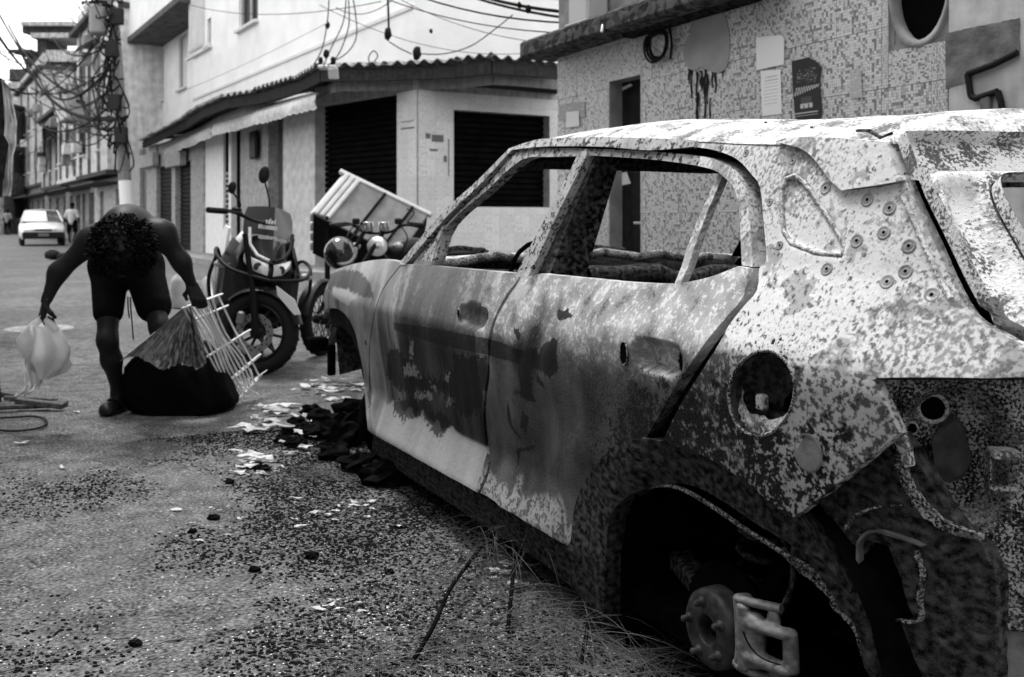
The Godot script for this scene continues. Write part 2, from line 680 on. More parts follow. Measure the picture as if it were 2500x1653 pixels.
func build_tile_house() -> void:
	var w := Wall.new(Vector3(0.40, 0, -8.53), Vector3(0.4427, 0, 0.8967))
	var t := thing("tiled_house", "house wall of small mosaic print tiles with a dark doorway, behind the burnt car", "house", w.p(2.5, 0))
	var inv := t.global_transform.affine_inverse()
	var plaster := mottled("plaster_tile_house", 0.34, 0.56, 0.8, 0.9, 0.4, "streak")
	var rawm := mottled("raw_plaster", 0.16, 0.30, 1.4, 0.95, 0.6)
	var d0 := hit(w, 1490, 200)
	var d1 := hit(w, 1567, 180)
	var door := Rect2(d0.x, 0.1, d1.x - d0.x, 2.02)
	# the oval hole high up at the right
	var o0 := hit(w, 2184, 20)
	var o1 := hit(w, 2315, 20)
	var ob := hit(w, 2245, 98)
	var oval_c := Vector2((o0.x + o1.x) * 0.5, ob.y + 0.27)
	var oval_r := Vector2((o1.x - o0.x) * 0.5, 0.27)
	var vent := Rect2(oval_c - oval_r * 1.0, oval_r * 2.0)
	var split := hit(w, 2318, 200).x
	var body := wall_mesh(w, 0.0, 7.5, 0.0, 6.2, [door, vent], 0.22)
	var o := put("wall", body, rawm, t)
	o.transform = inv
	lay_tiles(w, 0.0, split, 0.12, 2.62, [door, vent.grow(0.03)], 0.325, 0.325, t, 0.007, func(k): return tile_mat(k))
	# reveal tiles beside the door, the dark door leaf and what is stuck on it
	var mb := wbox(w, door.position.x, door.end.x, 0.1, 2.12, -0.11, -0.15)
	var dm := mottled("door_dark", 0.012, 0.03, 0.7, 0.6, 0.1, "streak")
	o = put("door", mb, dm, t)
	o.transform = inv
	var paper := mottled("paper", 0.62, 0.80, 2.0, 0.9, 0.0)
	for s in [[[1497, 268], [1508, 258], [1515, 286], [1498, 291]], [[1513, 216], [1540, 204], [1544, 209], [1516, 223]], [[1500, 425], [1530, 420], [1540, 448], [1506, 455]]]:
		var poly := PackedVector2Array()
		for q in s:
			poly.append(hit(w, q[0], q[1], -0.108))
		mb = MB.new()
		mb.prism(poly, 0.0015, w.fr(0, 0, -0.107))
		var st := put("torn_sticker", mb, paper, t)
		st.transform = inv
	mb = MB.new()      # door handle
	mb.tube([w.p(door.end.x - 0.08, 1.02, -0.11), w.p(door.end.x - 0.08, 1.02, -0.06), w.p(door.end.x - 0.19, 1.02, -0.06)], 0.011, 8)
	o = put("door_handle", mb, plain("steel", 0.45, 0.35, 1.0), t)
	o.transform = inv
	# the plaster rim round the oval hole, and the dark room behind
	mb = MB.new()
	var rows := []
	for k in 28:
		var an := TAU * k / 28
		var c := Vector2(cos(an), sin(an))
		var wob := 1.0 + 0.06 * sin(an * 5.0) + 0.04 * sin(an * 11.0)
		var row := PackedVector3Array()
		var q := oval_c + oval_r * c
		row.append(w.p(q.x, q.y, -0.035))
		row.append(w.p(q.x, q.y, 0.006))
		q = oval_c + (oval_r + Vector2(0.028, 0.04) * wob) * c
		row.append(w.p(q.x, q.y, 0.017))
		q = oval_c + (oval_r + Vector2(0.036, 0.05) * wob) * c
		row.append(w.p(q.x, q.y, -0.01))
		rows.append(row)
	mb.sheet(rows, false, true)
	# corners of the square opening behind the rim
	o = put("oval_rim", mb, rawm, t)
	o.transform = inv
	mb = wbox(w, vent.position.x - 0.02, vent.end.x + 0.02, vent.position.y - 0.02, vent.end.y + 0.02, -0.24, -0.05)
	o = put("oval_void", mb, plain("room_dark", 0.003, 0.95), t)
	o.transform = inv
	for cc in [Vector2(-1, -1), Vector2(1, -1), Vector2(-1, 1), Vector2(1, 1)]:
		var poly := PackedVector2Array([oval_c + oval_r * cc * 1.06])
		for k in 7:
			var an := PI / 2 * k / 6.0
			poly.append(oval_c + oval_r * cc * Vector2(cos(an), sin(an)) * 1.02)
		mb = MB.new()
		mb.prism(poly, 0.1, w.fr(0, 0, -0.004))
		o = put("oval_corner", mb, rawm, t)
		o.transform = inv
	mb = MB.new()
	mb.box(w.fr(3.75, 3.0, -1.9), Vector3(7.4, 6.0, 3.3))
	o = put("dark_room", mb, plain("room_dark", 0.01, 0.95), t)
	o.transform = inv
	# concrete slab that juts over the door, stained almost black
	mb = MB.new()
	mb.box(w.fr(1.35, 2.50, 0.10), Vector3(3.1, 0.15, 0.36), 0.02)
	o = put("concrete_canopy", mb, mottled("sooty_concrete", 0.02, 0.09, 0.9, 0.95, 0.8, "patch"), t)
	o.transform = inv
	mb = MB.new()
	mb.box(w.fr(1.9, 2.52, 0.03), Vector3(1.5, 0.24, 0.2), 0.03)
	o = put("beam", mb, mottled("soot", 0.01, 0.035, 1.2, 0.95, 0.8, "patch"), t)
	o.transform = inv
	# bare mortar where tiles fell off, ragged, with dark runs below it
	var poly2 := PackedVector2Array()
	var edge := [[1684, 38], [1700, 60], [1682, 95], [1672, 128], [1680, 160], [1702, 172], [1716, 165], [1735, 172], [1757, 178], [1775, 168], [1783, 150], [1786, 100], [1780, 60], [1765, 30]]
	for q in curve(edge.map(func(e): return Vector2(e[0], e[1])), 4, true):
		poly2.append(hit(w, q.x + rng.randf_range(-1.5, 1.5), q.y + rng.randf_range(-1.5, 1.5)))
	mb = MB.new()
	mb.prism(poly2, 0.008, w.fr(0, 0, 0.019))
	o = put("bare_mortar", mb, mottled("mortar", 0.26, 0.33, 1.2, 0.95, 0.3), t)
	o.transform = inv
	var stain := plain("stain", 0.02, 0.8)
	for s in [[1687, 168, 205, 4], [1693, 170, 240, 3], [1706, 175, 262, 3.5], [1718, 172, 222, 8], [1726, 170, 290, 4], [1731, 180, 255, 5], [1744, 175, 215, 3], [1752, 172, 228, 3], [1709, 225, 300, 3], [1705, 240, 300, 2.5], [1770, 168, 186, 4], [1738, 240, 300, 2]]:
		var poly := PackedVector2Array()
		var wd: float = s[3]
		var pts := []
		var m := 9
		for k in m + 1:
			var f := float(k) / m
			pts.append(Vector2(s[0] - wd * (0.5 + 0.5 * sin(f * 9.0 + s[0])) * (1.0 - f * 0.6) - 1.0, lerpf(s[1], s[2], f)))
		for k in range(m, -1, -1):
			var f := float(k) / m
			pts.append(Vector2(s[0] + wd * (0.5 + 0.5 * cos(f * 7.0 + s[1])) * (1.0 - f * 0.6) + 0.8, lerpf(s[1], s[2], f)))
		for q in pts:
			poly.append(hit(w, q.x, q.y))
		mb = MB.new()
		mb.prism(poly, 0.0012, w.fr(0, 0, 0.0168 + rng.randf() * 0.001))
		o = put("stain_run", mb, stain, t)
		o.transform = inv
	# the plaster stretch to the right of the tiles
	mb = MB.new()
	mb.box(w.fr(split + 1.6, 1.3, 0.012), Vector3(3.16, 2.6, 0.03))
	o = put("plaster_field", mb, plaster, t)
	o.transform = inv
	# darker cement panel and stains on the plaster
	var cem := mottled("cement_dark", 0.07, 0.24, 1.6, 0.95, 0.5)
	for s in [[[2318, 82], [2360, 74], [2412, 62], [2500, 46], [2500, 128], [2478, 136], [2440, 146], [2420, 160], [2380, 172], [2372, 200], [2350, 208], [2320, 218]]]:
		var poly := PackedVector2Array()
		for q in dense(PackedVector2Array(s.map(func(e): return Vector2(e[0], e[1]))), 6.0):
			poly.append(hit(w, q.x + rng.randf_range(-1.2, 1.2), q.y + rng.randf_range(-1.2, 1.2)))
		mb = MB.new()
		mb.prism(poly, 0.004, w.fr(0, 0, 0.031))
		o = put("cement_patch", mb, cem, t)
		o.transform = inv
	# the sooty conduit that steps down the plaster
	var path := []
	for q in [[2500, 130], [2440, 160], [2378, 182], [2386, 236], [2398, 242], [2452, 224], [2460, 250], [2470, 330], [2478, 400]]:
		var h := hit(w, q[0], q[1])
		path.append(w.p(h.x, h.y, 0.045))
	mb = MB.new()
	for k in path.size() - 1:
		mb.tube([path[k], path[k + 1]], 0.0155, 10)
	o = put("conduit", mb, plain("black_pipe", 0.02, 0.5), t)
	o.transform = inv
	mb = MB.new()
	var hb := hit(w, 2422, 255)
	mb.box(w.fr(hb.x, hb.y, 0.04), Vector3(0.055, 0.075, 0.03), 0.006)
	o = put("junction_box", mb, cem, t)
	o.transform = inv
	# papers and the poster, each a thing stuck to the wall
	wall_paper(w, [[1852, 92], [1915, 86], [1921, 94], [1921, 158], [1853, 172]], "blank_notice", "blank pale paper pasted above a printed notice on the tiled wall", 0)
	wall_paper(w, [[1862, 174], [1911, 170], [1914, 278], [1866, 284]], "printed_notice", "white notice with small printed lines on the tiled wall", 1)
	wall_paper(w, [[1938, 150], [1980, 140], [2000, 152], [2014, 166], [2010, 180], [2008, 205], [2010, 230], [2014, 272], [2010, 292], [1948, 299], [1942, 230]], "torn_poster", "torn black event poster with pale script lettering on the tiled wall", 2)
	wall_paper(w, [[1369, 257], [1432, 248], [1434, 285], [1420, 288], [1370, 296]], "grey_leaflet", "grey printed leaflet with a white slip beside the dark door", 3)
	wall_paper(w, [[1389, 274], [1420, 271], [1421, 308], [1389, 312]], "white_slip", "white paper slip pasted below the grey leaflet", 0)
	wall_paper(w, [[2083, 170], [2108, 166], [2113, 238], [2084, 242]], "scrap_of_paper", "faded scrap of paper right of the torn poster", 3)
	# coil of black cable on a hook below the slab
	var coil := thing("cable_coil", "coil of black cable hanging below the sooty canopy of tiled house", "cable", w.p(hit(w, 1618, 112).x, hit(w, 1618, 112).y, 0.06))
	var ci := coil.global_transform.affine_inverse()
	mb = MB.new()
	for k in 6:
		var pts := []
		for a in 22:
			var an := TAU * a / 22
			var rr := 0.105 + 0.010 * k * 0.5
			var c := Vector2(cos(an) * rr * 1.05, sin(an) * rr)
			if c.y > 0.06: c.y = 0.06 + (c.y - 0.06) * 0.25
			var hh := hit(w, 1618, 108)
			pts.append(w.p(hh.x + c.x + sin(k * 2.1) * 0.008, hh.y + c.y + cos(k * 1.7) * 0.008, 0.035 + k * 0.006))
		mb.tube(pts, 0.008, 6, false, true)
	o = put("loops", mb, plain("black_rubber", 0.015, 0.6), coil)
	o.transform = ci
	mb = MB.new()
	var h2 := hit(w, 1655, 75)
	mb.tube(curve([w.p(h2.x, 2.44, 0.05), w.p(h2.x - 0.02, h2.y + 0.05, 0.06), w.p(h2.x + 0.01, h2.y - 0.1, 0.06), w.p(h2.x - 0.02, h2.y - 0.2, 0.05)], 5), 0.009, 6)
	o = put("tail", mb, plain("black_rubber", 0.015, 0.6), coil)
	o.transform = ci
	# white plastic pipe stub leaning on the slab, and a cable box over it
	mb = MB.new()
	mb.tube([at_height(1469, 78, 2.43), at_height(1472, 62, 2.48), at_height(1490, 32, 2.60)], 0.011, 8)
	tag(put("pipe_stub", mb, plain("white_plastic", 0.75, 0.4)), "short white plastic pipe sticking out over the concrete canopy", "pipe")
	mb = MB.new()
	mb.box(w.fr(hit(w, 1468, 10).x, 2.80, 0.12), Vector3(0.30, 0.42, 0.2), 0.02)
	mb.box(w.fr(hit(w, 1468, 10).x, 2.585, 0.12), Vector3(0.34, 0.02, 0.24), 0.005)
	tag(put("meter_box", mb, plain("meter_grey", 0.42, 0.5)), "light grey meter box standing on the concrete canopy", "meter box")

func paper_mat(kind: int) -> StandardMaterial3D:
	var key := "papermat%d" % kind
	if mats.has(key):
		return mats[key]
	var im := Image.create(128, 192, false, Image.FORMAT_L8)
	var r := RandomNumberGenerator.new()
	r.seed = 50 + kind
	if kind == 0:
		im.fill(g(0.74))
	elif kind == 1:
		im.fill(g(0.76))
		for k in 9:
			var y := 30 + k * 14
			var x := 22 + (6 if k < 2 else 0)
			while x < 104:
				var wd := 3 + r.randi() % 9
				im.fill_rect(Rect2i(x, y, mini(wd, 106 - x), 4 if k < 2 else 2), g(0.22))
				x += wd + 3
	elif kind == 2:
		im.fill(g(0.02))
		for k in 90:        # worn print: pale smudges in the upper half
			im.fill_rect(Rect2i(20 + r.randi() % 80, 30 + r.randi() % 45, 2 + r.randi() % 8, 1 + r.randi() % 6), g(0.02 + r.randf() * 0.22))
		var p := Vector2(14, 100)
		for k in 400:       # script-like lettering across the middle
			var f := k / 400.0
			p = Vector2(14 + f * 100, 98 - f * 10 + sin(f * 62.0) * 9.0 * (1.3 - f))
			im.fill_rect(Rect2i(int(p.x), int(p.y), 2, 3), g(0.55))
		im.fill_rect(Rect2i(40, 118, 44, 22), g(0.07))
		im.fill_rect(Rect2i(38, 138, 50, 14), g(0.50))
		im.fill_rect(Rect2i(50, 142, 4, 10), g(0.03)); im.fill_rect(Rect2i(70, 140, 5, 12), g(0.03))
		im.fill_rect(Rect2i(10, 164, 100, 3), g(0.55))
		for k in 14:
			im.fill_rect(Rect2i(12 + k * 7, 172, 5, 3), g(0.35))
	else:
		im.fill(g(0.36))
		for k in 60:
			im.fill_rect(Rect2i(r.randi() % 120, r.randi() % 180, 4 + r.randi() % 22, 3 + r.randi() % 14), g(0.25 + r.randf() * 0.35))
	var m := StandardMaterial3D.new()
	m.albedo_texture = ImageTexture.create_from_image(im)
	m.roughness = 0.85
	mats[key] = m
	return m

func wall_paper(w: Wall, pts: Array, called: String, label: String, kind: int) -> void:
	var poly := PackedVector2Array()
	for q in pts:
		poly.append(hit(w, q[0], q[1]))
	var lo := poly[0]
	var hi := poly[0]
	for q in poly:
		lo = lo.min(q)
		hi = hi.max(q)
	var mb := MB.new()
	var idx := Geometry2D.triangulate_polygon(poly)
	var lift := 0.017 + 0.0012 * (names.size() % 5)
	if called == "white_slip": lift += 0.006
	for k in range(0, idx.size(), 3):
		var a := []
		var t := []
		for e in 3:
			var q := poly[idx[k + e]]
			a.append(w.p(q.x, q.y, lift))
			t.append(Vector2((q.x - lo.x) / (hi.x - lo.x), (hi.y - q.y) / (hi.y - lo.y)))
		mb.tri(a[0], a[1], a[2], w.n, w.n, w.n, t[0], t[1], t[2])
	tag(put(called, mb, paper_mat(kind)), label, "poster" if kind == 2 else "paper")

# ---------------------------------------------------------------- the shop on the corner
func slats(w: Wall, s0: float, s1: float, y0: float, y1: float, out: float, pitch: float, parent: Node, m: Material, inv: Transform3D) -> void:
	var mb := MB.new()
	mb.box(Transform3D.IDENTITY, Vector3(s1 - s0, pitch * 0.8, 0.03), 0.008)
	var me := mb.mesh()
	var y := y0 + pitch * 0.5
	while y < y1:
		var o := put("slat", me, m, parent)
		o.transform = inv * w.fr((s0 + s1) * 0.5, y, out)
		y += pitch

func build_corner_shop() -> void:
	var wa := Wall.new(Vector3(-3.92, 0, -19.87), Vector3(0.664, 0, 0.748))
	var wb := Wall.new(Vector3(-1.64, 0, -17.3), Vector3(0.845, 0, -0.535))
	var wc := Wall.new(Vector3(-3.92 - 0.517 * 22.0, 0, -19.87 - 0.856 * 22.0), Vector3(0.517, 0, 0.856))
	var t := thing("corner_shop", "single storey tiled corner shop with dark shuttered openings under corrugated eaves", "shop", Vector3(-3.0, 0, -18.5))
	var inv := t.global_transform.affine_inverse()
	var wallm := mottled("shop_wall", 0.16, 0.40, 0.6, 0.85, 0.2, "streak")
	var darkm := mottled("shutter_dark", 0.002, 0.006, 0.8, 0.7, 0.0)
	var la := 3.43
	var a0 := hit(wa, 771, 400).x
	var a1 := hit(wa, 970, 400).x
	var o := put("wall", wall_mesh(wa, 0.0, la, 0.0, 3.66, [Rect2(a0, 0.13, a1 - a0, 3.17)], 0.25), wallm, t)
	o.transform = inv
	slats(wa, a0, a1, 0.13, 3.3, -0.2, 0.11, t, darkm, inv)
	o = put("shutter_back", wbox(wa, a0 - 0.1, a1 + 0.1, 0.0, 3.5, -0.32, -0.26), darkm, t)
	o.transform = inv
	var b0 := hit(wb, 1107, 400).x
	var b1 := hit(wb, 1341, 400).x
	var win := Rect2(b0, 1.27, b1 - b0, 1.72)
	o = put("wall", wall_mesh(wb, 0.0, b1 + 1.6, 0.0, 3.66, [win], 0.25), wallm, t)
	o.transform = inv
	slats(wb, b0, b1, 1.27, 2.99, -0.2, 0.11, t, darkm, inv)
	o = put("shutter_back", wbox(wb, b0 - 0.1, b1 + 0.1, 1.1, 3.2, -0.32, -0.26), darkm, t)
	o.transform = inv
	# glazed tiles on the pillar and under the window
	lay_tiles(wa, a1 + 0.003, la - 0.01, 0.14, 3.3, [], 0.33, 0.33, t, 0.007, func(k): return pillar_tile(k))
	lay_tiles(wb, 0.014, b1 + 0.5, 0.14, 3.3, [win], 0.33, 0.33, t, 0.007, func(k): return pillar_tile(k))
	# old marks and scraps on the pillar
	var marks := plain("old_print", 0.10, 0.8)
	var scraps := [[wa, 980, 294, 1012, 300], [wa, 980, 309, 1013, 317], [wb, 1038, 326, 1050, 338], [wb, 1053, 330, 1082, 346], [wb, 1093, 340, 1096, 430], [wb, 1082, 380, 1090, 396], [wb, 1048, 364, 1068, 369]]
	for s in scraps:
		var p := hit(s[0], s[1], s[4])
		var q := hit(s[0], s[3], s[2])
		o = put("faded_mark", wbox(s[0], p.x, q.x, p.y, q.y, 0.0135, 0.0150), marks, t)
		o.transform = inv
	# street front further up: pillars, doors and shutters, left of the dark opening
	var cols := [   # u0, u1, recess, tone, called
		[737, 771, 0.02, "shop_tile", "pillar"], [691, 737, 0.0, "shop_tile", "pillar"], [670, 691, -0.5, "black", "doorway"], [649, 670, -0.3, "door_grey", "door"],
		[582, 649, -0.05, "shop_grey", "wall_panel"], [566, 582, -0.12, "black", "doorway"], [560, 566, 0.02, "white_paint", "door_post"], [545, 560, -0.06, "black", "lattice_door"],
		[501, 545, 0.0, "white_paint", "wall_panel"], [470, 501, 0.05, "shop_grey", "pillar"], [432, 470, -0.1, "shut", "shutter"], [423, 432, 0.05, "shop_grey", "door_post"],
		[384, 423, -0.1, "shut", "shutter"], [360, 384, 0.03, "shop_grey", "pillar"], [345, 360, -0.05, "door_grey", "door"], [322, 345, 0.05, "shop_grey", "pillar"]]
	mottled("shop_tile", 0.30, 0.52, 0.9, 0.6, 0.2)
	mottled("shop_grey", 0.16, 0.40, 0.7, 0.85, 0.2, "streak")
	mottled("white_paint", 0.60, 0.78, 0.7, 0.85, 0.15, "streak")
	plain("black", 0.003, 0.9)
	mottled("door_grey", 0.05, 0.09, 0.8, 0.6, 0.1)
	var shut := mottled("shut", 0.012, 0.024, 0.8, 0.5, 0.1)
	for c in cols:
		var s0 := hit(wc, c[0], 500).x
		var s1 := hit(wc, c[1], 500).x
		if c[4] == "shutter":
			o = put("shutter", wbox(wc, s0, s1, 0.13, 2.75, -0.16, -0.13), shut, t)
			o.transform = inv
			slats(wc, s0, s1, 0.13, 2.75, -0.11, 0.13, o, shut, Transform3D.IDENTITY)
			o = put("lintel", wbox(wc, s0, s1, 2.75, 3.5, -0.3, -0.02), mats["shop_grey"], t)
			o.transform = inv
		else:
			o = put(c[4], wbox(wc, s0 + 0.002, s1 - 0.002, 0.0, 3.5, -0.7, c[2]), mats[c[3]], t)
			o.transform = inv
			if c[4] == "lattice_door":
				for k in 14:
					var b := put("lattice_bar", wbox(wc, s0 + 0.03, s1 - 0.03, 0.5 + k * 0.13, 0.56 + k * 0.13, c[2], c[2] + 0.02), mats["shop_grey"], o)
					b.transform = Transform3D.IDENTITY
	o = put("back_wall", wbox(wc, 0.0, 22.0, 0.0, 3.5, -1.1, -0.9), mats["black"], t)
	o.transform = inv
	# sign boxes over the shutters
	for s in [[402, 438, 366, 410], [338, 372, 372, 412]]:
		var p := hit(wc, s[0], s[3], 0.25)
		var q := hit(wc, s[1], s[2], 0.25)
		o = put("sign_box", wbox(wc, p.x, q.x, p.y, q.y, 0.05, 0.25, 0.02), mats["shop_grey"], t)
		o.transform = inv
	# a tall hanging lamp shape, dark, on the grey panel
	var p0 := hit(wc, 617, 390)
	var p1 := hit(wc, 633, 318)
	o = put("hanging_sign", wbox(wc, p0.x, p1.x, p0.y, p1.y, 0.0, 0.10, 0.04), plain("sign_black", 0.02, 0.4), t)
	o.transform = inv
	# corrugated eaves: sheets lie side by side along the eave line
	var eave := []
	for q in [[338, 341], [443, 287], [482, 258], [539, 232], [619, 219], [714, 190], [768, 158], [930, 154], [1108, 146], [1200, 135], [1280, 141], [1372, 151]]:
		eave.append(at_height(q[0], q[1], 3.72))
	var inward := [Vector3(0.9, 0, -0.5), Vector3(0.9, 0, -0.5), Vector3(0.9, 0, -0.5), Vector3(0.9, 0, -0.5), Vector3(0.88, 0, -0.6), Vector3(0.8, 0, -0.75), Vector3(0.7, 0, -0.8), Vector3(0.35, 0, -0.95), Vector3(0.15, 0, -1), Vector3(0.05, 0, -1), Vector3(0.0, 0, -1), Vector3(0.0, 0, -1)]
	var tin := mottled("corrugated", 0.05, 0.30, 0.8, 0.8, 0.3, "patch")
	for k in eave.size() - 1:
		var a: Vector3 = eave[k]
		var b: Vector3 = eave[k + 1]
		var len_ := (b - a).length()
		var pieces := maxi(1, int(round(len_ / 1.6)))
		for j in pieces:
			var mb := MB.new()
			var f0 := float(j) / pieces
			var f1 := float(j + 1) / pieces
			var nseg := maxi(6, int(len_ * (f1 - f0) / 0.24 * 6))
			var lift := rng.randf_range(-0.012, 0.03)
			var top := []
			var bot := []
			for e in 2:
				var row := PackedVector3Array()
				var row2 := PackedVector3Array()
				for i in nseg + 1:
					var f := lerpf(f0, f1, float(i) / nseg)
					var base := a.lerp(b, f)
					var inn: Vector3 = (inward[k].lerp(inward[k + 1], f)).normalized()
					var y := 0.038 * sin(f * len_ / 0.24 * TAU) + lift
					var p := base + inn * (1.7 * e) + UPV * (y + 0.17 * e)
					row.append(p)
					row2.append(p - UPV * 0.012)
				top.append(row)
				bot.append(row2)
			mb.sheet(top)
			mb.sheet(bot)
			mb.sheet([top[0], bot[0]])
			o = put("roof_sheet", mb, tin, t)
			o.transform = inv
	# timber that carries the sheets, and the fascia under it
	var beam_m := mottled("beam_wood", 0.02, 0.05, 1.0, 0.9, 0.3, "streak")
	var fas := mottled("fascia", 0.15, 0.26, 0.8, 0.85, 0.2, "streak")
	for k in eave.size() - 1:
		var a: Vector3 = eave[k] + inward[k].normalized() * 0.16 - UPV * 0.17
		var b: Vector3 = eave[k + 1] + inward[k + 1].normalized() * 0.16 - UPV * 0.17
		var mb := MB.new()
		beam(mb, a, b, 0.08, 0.22)
		o = put("eave_beam", mb, beam_m, t)
		o.transform = inv
		mb = MB.new()
		a = eave[k] + inward[k].normalized() * 0.5 - UPV * 0.32
		b = eave[k + 1] + inward[k + 1].normalized() * 0.5 - UPV * 0.32
		beam(mb, a, b, 0.05, 0.18)
		o = put("fascia", mb, fas, t)
		o.transform = inv
	for k in range(6, eave.size() - 1):      # soffit of the wide corner
		var mb := MB.new()
		var a: Vector3 = eave[k] + inward[k].normalized() * 0.52 - UPV * 0.30
		var b: Vector3 = eave[k + 1] + inward[k + 1].normalized() * 0.52 - UPV * 0.30
		mb.quad(a, b, b + inward[k + 1].normalized() * 2.2, a + inward[k].normalized() * 2.2)
		o = put("soffit", mb, beam_m, t)
		o.transform = inv
	# awnings: one rolled down with a scalloped hem, a second further up the street
	awning(t, inv, [[520, 305], [772, 229]], 3.30, 0.30, 26, 0.52, 0.80)
	awning(t, inv, [[404, 362], [516, 310]], 3.26, 0.28, 14, 0.42, 0.66)

func awning(t: Node3D, inv: Transform3D, ends: Array, y: float, drop: float, scallops: int, dark: float, light: float) -> void:
	var a := at_height(ends[0][0], ends[0][1], y)
	var b := at_height(ends[1][0], ends[1][1], y)
	var d := (b - a).normalized()
	var inn := d.cross(UPV)
	if inn.dot(a) < 0.0: inn = -inn
	var m := mottled("awning%.2f" % dark, dark * 0.6, light * 0.75, 0.7, 0.9, 0.2, "streak")
	var mb := MB.new()
	var rows := [PackedVector3Array(), PackedVector3Array(), PackedVector3Array(), PackedVector3Array()]
	var n := scallops * 4
	for k in n + 1:
		var f := float(k) / n
		var p := a.lerp(b, f)
		var sway := 0.02 * sin(f * 17.0) + 0.012 * sin(f * 41.0)
		rows[0].append(p + inn * 0.75 + UPV * 0.28)
		rows[1].append(p + UPV * 0.0 - inn * 0.0)
		rows[2].append(p - UPV * drop * 0.5 - inn * (0.05 + sway))
		rows[3].append(p - UPV * (drop + 0.03 * absf(sin(f * scallops * PI)) - 0.05) - inn * (0.02 + sway * 1.6))
	mb.sheet(rows)
	var o := put("awning", mb, m, t)
	o.transform = inv
	mb = MB.new()
	mb.tube([a + inn * 0.02, b + inn * 0.02], 0.03, 8)
	var q := put("front_bar", mb, mats["fascia"], o)
	q.transform = Transform3D.IDENTITY
	mb = MB.new()
	var hem := []
	for k in n + 1:
		hem.append(rows[3][k])
	mb.tube(hem, 0.011, 5)
	q = put("hem", mb, plain("hem_white", 0.55, 0.8), o)
	q.transform = Transform3D.IDENTITY

func pillar_tile(k: int) -> StandardMaterial3D:
	var key := "ptile%d" % k
	if mats.has(key):
		return mats[key]
	var im := Image.create(128, 128, false, Image.FORMAT_L8)
	im.fill(g(0.46 + 0.03 * k))
	var r := RandomNumberGenerator.new()
	r.seed = 40 + k
	for q in 150:
		im.fill_rect(Rect2i(r.randi() % 126, r.randi() % 126, 3 + r.randi() % 7, 3 + r.randi() % 6), g(0.26 + r.randf() * 0.34))
	var m := StandardMaterial3D.new()
	m.albedo_texture = ImageTexture.create_from_image(im)
	m.roughness = 0.5
	mats[key] = m
	return m

